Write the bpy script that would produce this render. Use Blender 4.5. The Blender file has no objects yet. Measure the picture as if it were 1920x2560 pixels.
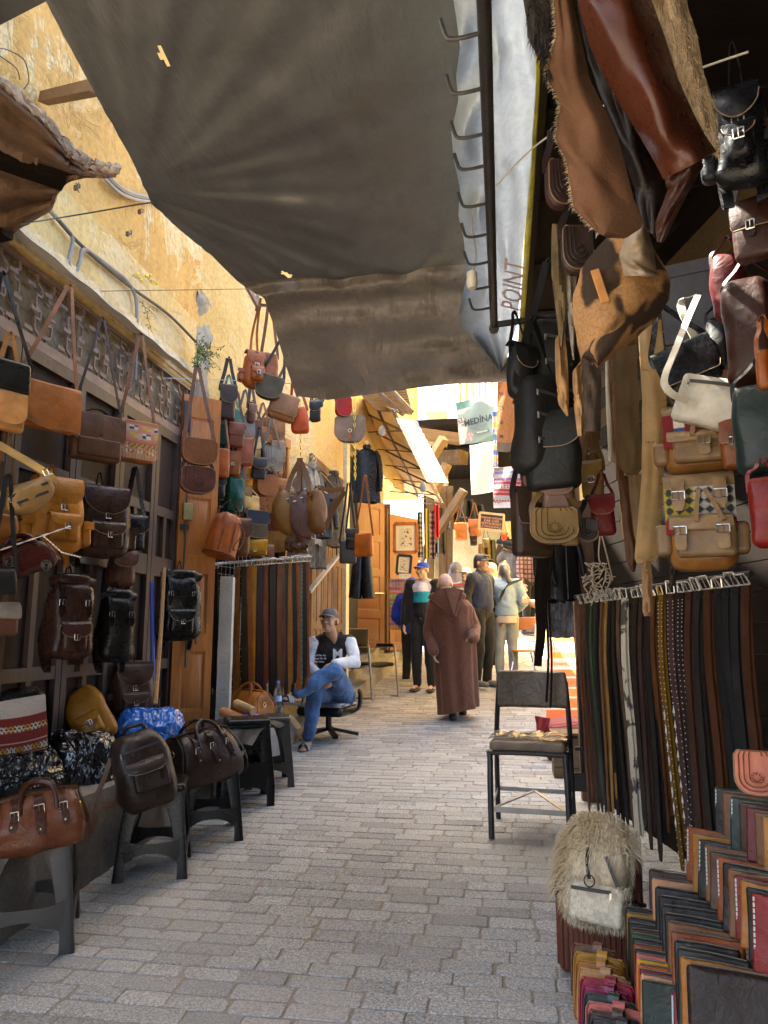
import bpy, math, random
import numpy as np
from mathutils import Vector, Matrix, noise as mnoise
R = math.radians
rnd = random.Random(7)
sc = bpy.context.scene
col = sc.collection

# ------------------------------------------------------------------ camera
YAW, PITCH, F, CH = R(9.2), R(9.5), 1850.0, 1.4
cam_d = bpy.data.cameras.new("camera"); cam = bpy.data.objects.new("camera", cam_d); col.objects.link(cam)
cam_d.sensor_fit = 'VERTICAL'; cam_d.sensor_height = 24.0; cam_d.lens = 24.0 * F / 2560.0
cam_d.clip_start = 0.02; cam_d.clip_end = 500
cam.location = (0, 0, CH); cam.rotation_euler = (R(90) + PITCH, 0, YAW)
sc.camera = cam
sc.render.resolution_x, sc.render.resolution_y = 768, 1024

# ------------------------------------------------------------------ world, sun, exposure
SUN_EL, SUN_AZ = R(58), R(-72)          # azimuth measured from +Y (up the street), negative = left
w = bpy.data.worlds.new("World"); sc.world = w; w.use_nodes = True
nt = w.node_tree; bgn = nt.nodes["Background"]
sky = nt.nodes.new("ShaderNodeTexSky"); sky.sky_type = 'NISHITA'; sky.sun_disc = False
sky.sun_elevation = SUN_EL; sky.sun_rotation = SUN_AZ; sky.dust_density = 4.5; sky.air_density = .6; sky.ozone_density = .6
nt.links.new(sky.outputs[0], bgn.inputs[0]); bgn.inputs[1].default_value = 0.15
sun_d = bpy.data.lights.new("sun", 'SUN'); sun_d.energy = 4.6; sun_d.angle = R(0.5); sun_d.color = (1, .96, .9)
sun = bpy.data.objects.new("sun", sun_d); col.objects.link(sun)
sd = Vector((math.sin(SUN_AZ) * math.cos(SUN_EL), math.cos(SUN_AZ) * math.cos(SUN_EL), math.sin(SUN_EL)))
sun.rotation_euler = sd.to_track_quat('Z', 'Y').to_euler()
vs = sc.view_settings; vs.view_transform = 'Standard'; vs.look = 'None'; vs.exposure = 3.5; vs.use_white_balance = True; vs.white_balance_temperature = 6950; vs.white_balance_tint = 4; vs.gamma = 1
sc.cycles.use_denoising = True
sc.cycles.max_bounces = 9; sc.cycles.diffuse_bounces = 6; sc.cycles.glossy_bounces = 3
sc.cycles.transmission_bounces = 4; sc.cycles.transparent_max_bounces = 8
sc.cycles.caustics_reflective = False; sc.cycles.caustics_refractive = False
sc.cycles.sample_clamp_indirect = 6

# ------------------------------------------------------------------ picture point -> place
CAM = Vector((0, 0, CH))
_M = Matrix.Rotation(YAW, 3, 'Z') @ Matrix.Rotation(R(90) + PITCH, 3, 'X')
RT, UP, FW = _M @ Vector((1, 0, 0)), _M @ Vector((0, 1, 0)), _M @ Vector((0, 0, -1))
def ray(px, py): return FW + RT * ((px - 960) / F) - UP * ((py - 1280) / F)
def atD(px, py, d): return CAM + ray(px, py) * d
def atX(px, py, x):
    r = ray(px, py); return CAM + r * (x / r.x)
def atY(px, py, y):
    r = ray(px, py); return CAM + r * (y / r.y)
def atZ(px, py, z):
    r = ray(px, py); return CAM + r * ((z - CH) / r.z)
D = atD
def depth(p): return (p - CAM).dot(FW)
def S(px, p): return px * depth(p) / F
GP = [(-60, -3.24), (0, 0), (8, .43), (9.9, .66), (12.5, 1.1), (16, 1.85), (24, 3.5), (60, 10)]
def gz(y):
    for (a, za), (b, zb) in zip(GP, GP[1:]):
        if y <= b: return za + (zb - za) * (y - a) / (b - a)
    return GP[-1][1]
def atG(px, py, up=0):
    r = ray(px, py); lo, hi = .5, 60
    for _ in range(50):
        m = (lo + hi) / 2; p = CAM + r * m
        if p.z > gz(p.y) + up: lo = m
        else: hi = m
    return CAM + r * lo

# ------------------------------------------------------------------ objects
def link(o, parent=None):
    col.objects.link(o)
    if parent is not None: o.parent = parent
    return o
def tag(o, label, cat, group=None, kind=None):
    if label: o["label"] = label
    if cat: o["category"] = cat
    if group: o["group"] = group
    if kind: o["kind"] = kind
    return o
def thing(name, label, cat, loc=(0, 0, 0), rz=0, group=None, rx=0, ry=0):
    o = bpy.data.objects.new(name, None); o.empty_display_size = .05
    o.location = loc; o.rotation_euler = (rx, ry, rz); link(o)
    return tag(o, label, cat, group)
def copy_tree(o, parent=None):
    c = o.copy(); link(c, parent)
    for ch in list(o.children): copy_tree(ch, c)
    return c

class MB:
    def __init__(s): s.v = []; s.f = []; s.m = []; s.c = []
    def add(s, vs, fs, m=0, c=None):
        b = len(s.v); s.v.extend([tuple(v) for v in vs])
        s.f.extend([tuple(i + b for i in f) for f in fs]); s.m.extend([m] * len(fs))
        if c is None: c = [(1, 1, 1)] * len(vs)
        elif not isinstance(c, list): c = [c] * len(vs)
        s.c.extend(c); return s
    def grid(s, nu, nv, fn, m=0, cf=None, closed=False):
        vs = []; cs = [] if cf else None
        for j in range(nv + 1):
            for i in range(nu + (0 if closed else 1)):
                u, v = i / nu, j / nv; vs.append(fn(u, v))
                if cf: cs.append(cf(u, v))
        n = nu if closed else nu + 1; fs = []
        for j in range(nv):
            for i in range(nu):
                a = j * n + i; b = j * n + (i + 1) % n
                fs.append((a, b, b + n, a + n))
        return s.add(vs, fs, m, cs)
    def sheet(s, nu, nv, fn, th=.003, m=0, cf=None, cfb=None):
        P = [[Vector(fn(i / nu, j / nv)) for i in range(nu + 1)] for j in range(nv + 1)]
        A, B, CA = [], [], []
        for j in range(nv + 1):
            for i in range(nu + 1):
                du = P[j][min(i + 1, nu)] - P[j][max(i - 1, 0)]; dv = P[min(j + 1, nv)][i] - P[max(j - 1, 0)][i]
                n = du.cross(dv)
                n = n.normalized() if n.length > 1e-12 else Vector((0, 0, 0))
                A.append(P[j][i] + n * th / 2); B.append(P[j][i] - n * th / 2)
                if cf: CA.append(cf(i / nu, j / nv))
        n = nu + 1; N = len(A); fs = []
        for j in range(nv):
            for i in range(nu):
                a = j * n + i; fs.append((a, a + 1, a + 1 + n, a + n)); fs.append((N + a, N + a + n, N + a + n + 1, N + a + 1))
        for i in range(nu):
            fs.append((i, N + i, N + i + 1, i + 1)); a = nv * n + i; fs.append((a, a + 1, N + a + 1, N + a))
        for j in range(nv):
            a = j * n; fs.append((a, a + n, N + a + n, N + a)); a = j * n + nu; fs.append((a, N + a, N + a + n, a + n))
        return s.add(A + B, fs, m, (CA + CA) if cf else None)
    def box(s, c, h, m=0, rot=None, col_=None):
        c = Vector(c); vs = []
        for z in (-1, 1):
            for x, y in ((-1, -1), (1, -1), (1, 1), (-1, 1)):
                p = Vector((x * h[0], y * h[1], z * h[2])); vs.append(c + (rot @ p if rot else p))
        return s.add(vs, [(0, 3, 2, 1), (4, 5, 6, 7), (0, 1, 5, 4), (1, 2, 6, 5), (2, 3, 7, 6), (3, 0, 4, 7)], m, col_)
    def bar(s, a, b, wx, wy, m=0, side=None):
        a, b = Vector(a), Vector(b); d = (b - a).normalized()
        sd_ = Vector(side) if side else (Vector((0, 0, 1)) if abs(d.z) < .9 else Vector((1, 0, 0)))
        x = d.cross(sd_).normalized(); y = x.cross(d)
        vs = [p + x * i * wx / 2 + y * j * wy / 2 for p in (a, b) for i, j in ((-1, -1), (1, -1), (1, 1), (-1, 1))]
        return s.add(vs, [(0, 3, 2, 1), (4, 5, 6, 7), (0, 1, 5, 4), (1, 2, 6, 5), (2, 3, 7, 6), (3, 0, 4, 7)], m)
    def rbox(s, hx, hy, hz, r, m=0, fn=None, mid=6, at=None, cf=None):
        r = min(r, hx * .999, hy * .999, hz * .999)
        def ax(h):
            e = [r * (1 - math.tan(a)) for a in (R(45), R(33), R(21), R(10), 0)]
            lo = [-h + q for q in e]; hi = [h - q for q in reversed(e)]
            k = max(1, mid); ins = [lo[-1] + (hi[0] - lo[-1]) * t / k for t in range(1, k)] if hi[0] - lo[-1] > 1e-5 else []
            if hi[0] - lo[-1] <= 1e-5: hi = hi[1:]
            return lo + ins + hi
        X, Y, Z = ax(hx), ax(hy), ax(hz); H = (hx, hy, hz); vs = []; key = {}; fs = []
        def idx(p):
            k = (round(p[0], 6), round(p[1], 6), round(p[2], 6))
            if k not in key:
                inn = Vector([max(-(h - r), min(h - r, q)) for q, h in zip(p, H)]); v = Vector(p) - inn
                key[k] = len(vs); vs.append(inn + v.normalized() * r if v.length > 1e-9 else inn)
            return key[k]
        def face(A, B, mk, flip):
            for i in range(len(A) - 1):
                for j in range(len(B) - 1):
                    q = [idx(mk(a, b)) for a, b in ((A[i], B[j]), (A[i + 1], B[j]), (A[i + 1], B[j + 1]), (A[i], B[j + 1]))]
                    fs.append(tuple(q[::-1] if flip else q))
        for sg in (-1, 1):
            face(X, Y, lambda a, b: (a, b, sg * hz), sg < 0)
            face(Y, Z, lambda a, b: (sg * hx, a, b), sg < 0)
            face(Z, X, lambda a, b: (b, sg * hy, a), sg < 0)
        cs = [cf(v) for v in vs] if cf else None
        if fn: vs = [fn(Vector(v)) for v in vs]
        if at is not None: vs = [Vector(at) + v for v in vs]
        return s.add(vs, fs, m, cs)
    def tube(s, path, r, n=6, m=0, caps=True, smooth=0, c=None):
        P = spline(path, smooth) if smooth else [Vector(p) for p in path]
        rr = r if isinstance(r, (list, tuple)) else [r] * len(P)
        if len(rr) != len(P): rr = [rr[min(len(rr) - 1, int(i * len(rr) / len(P)))] for i in range(len(P))]
        vs = []; fs = []; px = None
        for i, p in enumerate(P):
            d = (P[min(i + 1, len(P) - 1)] - P[max(i - 1, 0)])
            d = d.normalized() if d.length > 1e-9 else Vector((0, 0, 1))
            if px is None: px = d.cross(Vector((0, 0, 1)) if abs(d.z) < .9 else Vector((1, 0, 0))).normalized()
            px = (px - d * px.dot(d)); px = px.normalized() if px.length > 1e-6 else d.orthogonal().normalized()
            py = d.cross(px)
            for k in range(n):
                a = 2 * math.pi * k / n; vs.append(p + (px * math.cos(a) + py * math.sin(a)) * rr[i])
        for i in range(len(P) - 1):
            for k in range(n):
                a, b = i * n + k, i * n + (k + 1) % n; fs.append((a, b, b + n, a + n))
        if caps: fs.append(tuple(range(n - 1, -1, -1))); fs.append(tuple((len(P) - 1) * n + k for k in range(n)))
        return s.add(vs, fs, m, c)
    def strip(s, path, wd, th=.003, side=(1, 0, 0), m=0, smooth=4, c=None):
        P = spline(path, smooth) if smooth else [Vector(p) for p in path]
        n = len(P); vs = []; fs = []
        for i, p in enumerate(P):
            d = (P[min(i + 1, n - 1)] - P[max(i - 1, 0)]).normalized()
            sv = Vector(side(i / (n - 1))) if callable(side) else Vector(side)
            nn = d.cross(sv)
            nn = nn.normalized() if nn.length > 1e-6 else d.orthogonal().normalized()
            x = nn.cross(d).normalized(); ww = wd(i / (n - 1)) if callable(wd) else wd
            for a, b in ((-1, -1), (1, -1), (1, 1), (-1, 1)): vs.append(p + x * a * ww / 2 + nn * b * th / 2)
        for i in range(n - 1):
            for k in range(4):
                a, b = i * 4 + k, i * 4 + (k + 1) % 4; fs.append((a, b, b + 4, a + 4))
        fs.append((3, 2, 1, 0)); fs.append(tuple((n - 1) * 4 + k for k in range(4)))
        return s.add(vs, fs, m, c)
    def lathe(s, prof, n=16, at=(0, 0, 0), m=0, rot=None, sx=1, sy=1):
        at = Vector(at); vs = []; fs = []
        for r_, z in prof:
            for k in range(n):
                a = 2 * math.pi * k / n; p = Vector((r_ * sx * math.cos(a), r_ * sy * math.sin(a), z)); vs.append(at + (rot @ p if rot else p))
        for i in range(len(prof) - 1):
            for k in range(n):
                a, b = i * n + k, i * n + (k + 1) % n; fs.append((a, b, b + n, a + n))
        fs.append(tuple(range(n - 1, -1, -1))); fs.append(tuple((len(prof) - 1) * n + k for k in range(n)))
        return s.add(vs, fs, m)
    def ell(s, c, r, rot=None, n=16, m=0):
        prof = [(max(1e-4, math.sin(math.pi * i / (n // 2))), -math.cos(math.pi * i / (n // 2))) for i in range(n // 2 + 1)]
        c = Vector(c); vs = []; fs = []; k0 = len(prof)
        for a_, z in prof:
            for k in range(n):
                a = 2 * math.pi * k / n; p = Vector((a_ * math.cos(a) * r[0], a_ * math.sin(a) * r[1], z * r[2])); vs.append(c + (rot @ p if rot else p))
        for i in range(k0 - 1):
            for k in range(n):
                a, b = i * n + k, i * n + (k + 1) % n; fs.append((a, b, b + n, a + n))
        fs.append(tuple(range(n - 1, -1, -1))); fs.append(tuple((k0 - 1) * n + k for k in range(n)))
        return s.add(vs, fs, m)
    def cap(s, a, b, ra, rb, n=12, m=0):
        a, b = Vector(a), Vector(b); d = b - a; L = d.length
        rot = d.to_track_quat('Z', 'Y').to_matrix() if L > 1e-6 else Matrix.Identity(3)
        prof = [(max(1e-4, ra * math.sin(t)), -ra * math.cos(t)) for t in [math.pi / 2 * i / 4 for i in range(5)]]
        prof += [(max(1e-4, rb * math.cos(t)), L + rb * math.sin(t)) for t in [math.pi / 2 * i / 4 for i in range(5)]]
        return s.lathe(prof, n, a, m, rot)
    def prism(s, pts, th, m=0, fr=None, bev=0):
        """outline in local x,z, thickness along y (centred); fr maps a local point"""
        n = len(pts); fr = fr or (lambda p: p); vs = []; fs = []
        c = (sum(p[0] for p in pts) / n, sum(p[1] for p in pts) / n)
        rings = [(-th / 2, bev), (-th / 2 + bev, 0), (th / 2 - bev, 0), (th / 2, bev)] if bev else [(-th / 2, 0), (th / 2, 0)]
        for y, ins in rings:
            for x, z in pts:
                d = Vector((x - c[0], z - c[1])); L = d.length or 1; d = d * max(0, (L - ins)) / L
                vs.append(fr(Vector((c[0] + d.x, y, c[1] + d.y))))
        for k in range(len(rings) - 1):
            for i in range(n):
                a, b = k * n + i, k * n + (i + 1) % n; fs.append((a, b, b + n, a + n))
        fs.append(tuple(range(n - 1, -1, -1))); fs.append(tuple((len(rings) - 1) * n + i for i in range(n)))
        return s.add(vs, fs, m)
    def build(s, name, mats, parent=None, sharp=38, label=None, vcol=False, smooth=True):
        me = bpy.data.meshes.new(name); me.from_pydata(s.v, [], s.f)
        if not isinstance(mats, (list, tuple)): mats = [mats]
        for mt in mats: me.materials.append(mt)
        if len(mats) > 1: me.polygons.foreach_set("material_index", s.m)
        me.polygons.foreach_set("use_smooth", [smooth] * len(s.f))
        if vcol:
            at = me.color_attributes.new("Col", 'FLOAT_COLOR', 'POINT')
            at.data.foreach_set("color", np.hstack([np.array(s.c, dtype=np.float32), np.ones((len(s.c), 1), np.float32)]).ravel())
        me.update()
        if smooth and sharp: me.set_sharp_from_angle(angle=R(sharp))
        o = bpy.data.objects.new(name, me); link(o, parent)
        if label: o["label"] = label
        return o

def spline(P, k=4):
    P = [Vector(p) for p in P]
    if len(P) < 3 or k < 2:
        return P
    out = []
    for i in range(len(P) - 1):
        p0, p1, p2, p3 = P[max(i - 1, 0)], P[i], P[i + 1], P[min(i + 2, len(P) - 1)]
        for t in range(k):
            t /= k; t2, t3 = t * t, t * t * t
            out.append(.5 * ((2 * p1) + (p2 - p0) * t + (2 * p0 - 5 * p1 + 4 * p2 - p3) * t2 + (3 * p1 - p0 - 3 * p2 + p3) * t3))
    out.append(P[-1]); return out
def nz(p, s=1.0, o=0): return mnoise.noise(Vector((p[0] * s + o, p[1] * s + o * 1.7, p[2] * s - o)))
def frac(x): return x - math.floor(x)
def lerp(a, b, t): return a + (b - a) * t
def mixc(a, b, t): return tuple(x + (y - x) * t for x, y in zip(a, b))

# ------------------------------------------------------------------ materials
_mc = {}
def newmat(name):
    m = bpy.data.materials.new(name); m.use_nodes = True
    return m, m.node_tree, m.node_tree.nodes["Principled BSDF"]
def N(nt, t, **kw):
    n = nt.nodes.new(t)
    for k, v in kw.items():
        if k in n.inputs: n.inputs[k].default_value = v
        else: setattr(n, k, v)
    return n
def ramp(nt, fac, stops, interp='LINEAR'):
    r = nt.nodes.new("ShaderNodeValToRGB"); cr = r.color_ramp; cr.interpolation = interp
    while len(cr.elements) < len(stops): cr.elements.new(.5)
    for e, (p, c) in zip(cr.elements, stops):
        e.position = p; e.color = (c[0], c[1], c[2], 1) if not isinstance(c, (int, float)) else (c, c, c, 1)
    nt.links.new(fac, r.inputs[0]); return r.outputs[0]
def mixn(nt, fac, a, b, mode='MIX'):
    m = nt.nodes.new("ShaderNodeMix"); m.data_type = 'RGBA'; m.blend_type = mode
    for s_, v in ((m.inputs[0], fac), (m.inputs[6], a), (m.inputs[7], b)):
        if isinstance(v, bpy.types.NodeSocket): nt.links.new(v, s_)
        elif isinstance(v, (int, float)): s_.default_value = v
        else: s_.default_value = (v[0], v[1], v[2], 1)
    return m.outputs[2]
def noisen(nt, co, scale, detail=3, rough=.5, dist=0):
    n = N(nt, "ShaderNodeTexNoise", Scale=scale, Detail=detail, Roughness=rough, Distortion=dist)
    nt.links.new(co, n.inputs["Vector"]); return n.outputs["Fac"]
def mapn(nt, co, sc_=(1, 1, 1), rot=(0, 0, 0)):
    n = nt.nodes.new("ShaderNodeMapping"); n.inputs["Scale"].default_value = sc_; n.inputs["Rotation"].default_value = rot
    nt.links.new(co, n.inputs["Vector"]); return n.outputs[0]
def objco(nt, gen="Object"): return nt.nodes.new("ShaderNodeTexCoord").outputs[gen]
def bumpn(nt, h, strength=.3, dist=.01, nrm=None):
    b = N(nt, "ShaderNodeBump", Strength=strength, Distance=dist); nt.links.new(h, b.inputs["Height"])
    if nrm is not None: nt.links.new(nrm, b.inputs["Normal"])
    return b.outputs[0]

def leather(rgb, rough=.4, wrinkle=.5, var=.35, name=None):
    k = ('L', rgb, rough, wrinkle, var)
    if k in _mc: return _mc[k]
    m, nt, b = newmat(name or "leather"); L = nt.links; k_ = .42 if max(rgb) < .05 else .6 if max(rgb) < .09 else .85; l_ = sum(rgb) / 3; rgb = tuple(max(.0025, l_ + (q - l_) * 1.25) * k_ for q in rgb); b.inputs["Specular IOR Level"].default_value = .27
    co = objco(nt); oi = nt.nodes.new("ShaderNodeObjectInfo")
    a = N(nt, "ShaderNodeVectorMath", operation='ADD'); L.new(co, a.inputs[0]); L.new(oi.outputs["Random"], a.inputs[1]); co = a.outputs[0]
    n1 = noisen(nt, co, 7, 4, .6, .4); n2 = noisen(nt, co, 38, 4, .65)
    dk = tuple(c * (1 - var) for c in rgb); lt = tuple(min(1, c * (1 + var) + .003) for c in rgb)
    c1 = ramp(nt, n1, [(.3, dk), (.52, rgb), (.72, lt)])
    c2 = mixn(nt, ramp(nt, n2, [(.55, 0), (.75, .35)]), c1, lt)
    L.new(c2, b.inputs["Base Color"])
    L.new(ramp(nt, n2, [(.3, max(.05, rough - .1)), (.7, min(1, rough + .14))]), b.inputs["Roughness"])
    vo = N(nt, "ShaderNodeTexVoronoi", Scale=320); L.new(co, vo.inputs["Vector"])
    nb = bumpn(nt, vo.outputs["Distance"], .12, .002)
    wr = noisen(nt, co, 17, 5, .6, 1.2)
    L.new(bumpn(nt, wr, wrinkle, .006, nb), b.inputs["Normal"])
    _mc[k] = m; return m
def plain(rgb, rough=.5, metal=0, bump=0, bscale=60, name="paint", var=.15, spec=.5, **kw):
    k = ('P', rgb, rough, metal, bump, bscale, name, var, tuple(kw.items()))
    if k in _mc: return _mc[k]
    m, nt, b = newmat(name); co = objco(nt); n1 = noisen(nt, co, 9, 4, .6); n2 = noisen(nt, co, bscale, 4, .6)
    dk = tuple(c * (1 - var) for c in rgb); lt = tuple(min(1, c * (1 + var)) for c in rgb)
    nt.links.new(ramp(nt, n1, [(.3, dk), (.7, lt)]), b.inputs["Base Color"])
    nt.links.new(ramp(nt, n2, [(.3, max(.03, rough - .1)), (.7, min(1, rough + .1))]), b.inputs["Roughness"])
    b.inputs["Metallic"].default_value = metal; b.inputs["Specular IOR Level"].default_value = spec
    for kk, v in kw.items(): b.inputs[kk].default_value = v
    if bump: nt.links.new(bumpn(nt, n2, bump, .006), b.inputs["Normal"])
    _mc[k] = m; return m
def fabric(rgb, scale=500, bump=.2, wr=.35, name="cloth", var=.18, rough=.85, wscale=12):
    k = ('F', rgb, scale, bump, wr, name, var, rough, wscale)
    if k in _mc: return _mc[k]
    m, nt, b = newmat(name); co = objco(nt); n1 = noisen(nt, co, 6, 4, .6); n2 = noisen(nt, co, scale, 2); n3 = noisen(nt, co, wscale, 4, .6, 1)
    dk = tuple(c * (1 - var) for c in rgb); lt = tuple(min(1, c * (1 + var)) for c in rgb)
    nt.links.new(ramp(nt, n1, [(.3, dk), (.7, lt)]), b.inputs["Base Color"]); b.inputs["Roughness"].default_value = rough
    b.inputs["Specular IOR Level"].default_value = .25; b.inputs["Sheen Weight"].default_value = .15
    nt.links.new(bumpn(nt, n3, wr, .02, bumpn(nt, n2, bump, .002)), b.inputs["Normal"])
    _mc[k] = m; return m
def wood(rgb, rough=.5, axis='z', contrast=.4, scale=1.0, name="wood", bump=.15, worn=0):
    k = ('W', rgb, rough, axis, contrast, scale, name, bump, worn)
    if k in _mc: return _mc[k]
    m, nt, b = newmat(name); co = objco(nt)
    s_ = {'z': (14, 14, 1.1), 'x': (1.1, 14, 14), 'y': (14, 1.1, 14)}[axis]
    mp = mapn(nt, co, tuple(q * scale for q in s_)); n1 = noisen(nt, mp, 2.2, 6, .6, 1.6); n2 = noisen(nt, mp, 9, 4, .6, .5); n3 = noisen(nt, co, 2.3, 4, .6)
    dk = tuple(c * (1 - contrast) for c in rgb); lt = tuple(min(1, c * (1 + contrast * .6)) for c in rgb)
    c = ramp(nt, n1, [(.28, dk), (.5, rgb), (.72, lt)])
    c = mixn(nt, ramp(nt, n2, [(.45, 0), (.62, .5)]), c, dk)
    if worn: c = mixn(nt, ramp(nt, n3, [(.5, 0), (.7, worn)]), c, (.35, .33, .3))
    nt.links.new(c, b.inputs["Base Color"]); b.inputs["Roughness"].default_value = rough; b.inputs["Specular IOR Level"].default_value = .1 if rough > .55 else .4
    nt.links.new(bumpn(nt, n2, bump, .006), b.inputs["Normal"])
    _mc[k] = m; return m
def vcolm(rough=.8, name="patterned cloth", bump=.3, bs=260, spec=.3, wr=0, var=.25):
    k = ('V', rough, name, bump, bs, wr)
    if k in _mc: return _mc[k]
    m, nt, b = newmat(name); a = nt.nodes.new("ShaderNodeVertexColor"); a.layer_name = "Col"; co = objco(nt)
    n2 = noisen(nt, co, bs, 3, .6); n3 = noisen(nt, co, 14, 4, .6, 1)
    nt.links.new(mixn(nt, 1, a.outputs[0], ramp(nt, n2, [(.25, 1 - var * 1.6), (.6, 1)]), 'MULTIPLY'), b.inputs["Base Color"])
    b.inputs["Roughness"].default_value = rough; b.inputs["Specular IOR Level"].default_value = spec
    nb = bumpn(nt, n2, bump, .003)
    if wr: nb = bumpn(nt, n3, wr, .015, nb)
    nt.links.new(nb, b.inputs["Normal"])
    _mc[k] = m; return m
STEEL = plain((.55, .53, .5), .3, 1, name="steel")
BRASS = plain((.6, .45, .2), .35, 1, name="brass")
DARKSTEEL = plain((.018, .017, .016), .42, .0, .2, 90, name="black painted steel", var=.4)
BLACKPLASTIC = plain((.0058, .0053, .005), .3, 0, .05, 200, name="black plastic", var=.3, spec=.32)
# ================================================================== ground and paving
def plaster(name, cols, seed=0, crack=.4):
    m, nt, b = newmat(name); co = objco(nt); L = nt.links
    mp = mapn(nt, co, (1, 1, 1)); 
    a = N(nt, "ShaderNodeVectorMath", operation='ADD'); L.new(mp, a.inputs[0]); a.inputs[1].default_value = (seed, seed * 2.3, seed); co = a.outputs[0]
    big = noisen(nt, co, .75, 6, .62, .6); mid = noisen(nt, co, 2.6, 6, .65, .8); fine = noisen(nt, co, 26, 5, .65)
    streak = noisen(nt, mapn(nt, co, (4, 4, .6)), 2.2, 5, .6, .4)
    c = ramp(nt, big, [(.36, cols[0]), (.46, cols[1]), (.525, cols[1]), (.535, cols[2]), (.68, cols[3])])
    c = mixn(nt, ramp(nt, mid, [(.6, 0), (.66, .6)]), c, cols[3])
    c = mixn(nt, ramp(nt, streak, [(.52, 0), (.75, .6)]), c, cols[4])
    c = mixn(nt, 1, c, ramp(nt, fine, [(.3, .74), (.6, 1.0)]), 'MULTIPLY')
    L.new(c, b.inputs["Base Color"]); b.inputs["Roughness"].default_value = .92; b.inputs["Specular IOR Level"].default_value = .2
    edge = ramp(nt, mid, [(.55, 1), (.6, .3)]); edge2 = ramp(nt, big, [(.53, 1), (.56, .2)])
    nb = bumpn(nt, fine, .45, .012); nb = bumpn(nt, edge, crack, .03, nb); nb = bumpn(nt, edge2, crack, .04, nb)
    L.new(nb, b.inputs["Normal"]); return m
def stone(rgb, name="stone", var=.3, rough=.85, sc_=1):
    m, nt, b = newmat(name); co = objco(nt); L = nt.links
    n1 = noisen(nt, co, 2.5 * sc_, 5, .6, .5); n2 = noisen(nt, co, 60 * sc_, 3, .7); n3 = noisen(nt, co, 14 * sc_, 5, .6)
    c = ramp(nt, n1, [(.3, tuple(q * (1 - var) for q in rgb)), (.7, tuple(q * (1 + var) for q in rgb))])
    c = mixn(nt, 1, c, ramp(nt, n2, [(.3, .7), (.65, 1.05)]), 'MULTIPLY')
    L.new(c, b.inputs["Base Color"]); b.inputs["Roughness"].default_value = rough
    L.new(bumpn(nt, n3, .4, .02, bumpn(nt, n2, .3, .004)), b.inputs["Normal"]); return m

g = MB(); xs = [-30, -6, -2.6, -1, 0, 1, 3, 30]; ys = [-40, -10, -2, 0, 4, 8, 9.9, 12.5, 16, 24, 60]
g.grid(len(xs) - 1, len(ys) - 1, lambda u, v: (xs[round(u * (len(xs) - 1))], ys[round(v * (len(ys) - 1))], gz(ys[round(v * (len(ys) - 1))])))
def mortar_mat():
    m, nt, b = newmat("sandy mortar"); co = objco(nt); n1 = noisen(nt, co, 1.2, 5, .6); n2 = noisen(nt, co, 70, 4, .7)
    c = ramp(nt, n1, [(.3, (.25, .205, .15)), (.7, (.34, .29, .23))]); c = mixn(nt, 1, c, ramp(nt, n2, [(.3, .7), (.7, 1.1)]), 'MULTIPLY')
    nt.links.new(c, b.inputs["Base Color"]); b.inputs["Roughness"].default_value = .95
    nt.links.new(bumpn(nt, n2, .5, .006), b.inputs["Normal"]); return m
tag(g.build("ground", mortar_mat(), sharp=0), "sandy mortar bed of the sloping lane under the setts", "ground", kind="structure")

def sett_mat():
    m, nt, b = newmat("granite setts"); a = nt.nodes.new("ShaderNodeVertexColor"); a.layer_name = "Col"; co = objco(nt); L = nt.links
    sp = noisen(nt, co, 105, 3, .8); sp2 = noisen(nt, co, 230, 2, .6); dirt = noisen(nt, co, 1.1, 5, .6, .6); st = noisen(nt, co, 9, 4, .65)
    c = mixn(nt, 1, a.outputs[0], ramp(nt, sp, [(.36, .42), (.5, .92), (.62, 1.5)]), 'MULTIPLY')
    c = mixn(nt, 1, c, ramp(nt, sp2, [(.35, .8), (.65, 1.15)]), 'MULTIPLY')
    c = mixn(nt, ramp(nt, dirt, [(.42, 0), (.66, .5)]), c, (.37, .345, .31))
    c = mixn(nt, ramp(nt, st, [(.6, 0), (.8, .45)]), c, (.25, .225, .19))
    L.new(c, b.inputs["Base Color"]); L.new(ramp(nt, sp, [(.3, .55), (.7, .8)]), b.inputs["Roughness"]); b.inputs["Specular IOR Level"].default_value = .35
    L.new(bumpn(nt, st, .35, .01, bumpn(nt, sp, .5, .004)), b.inputs["Normal"]); return m
pv = MB(); prnd = random.Random(3); y = .9; row = 0
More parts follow.
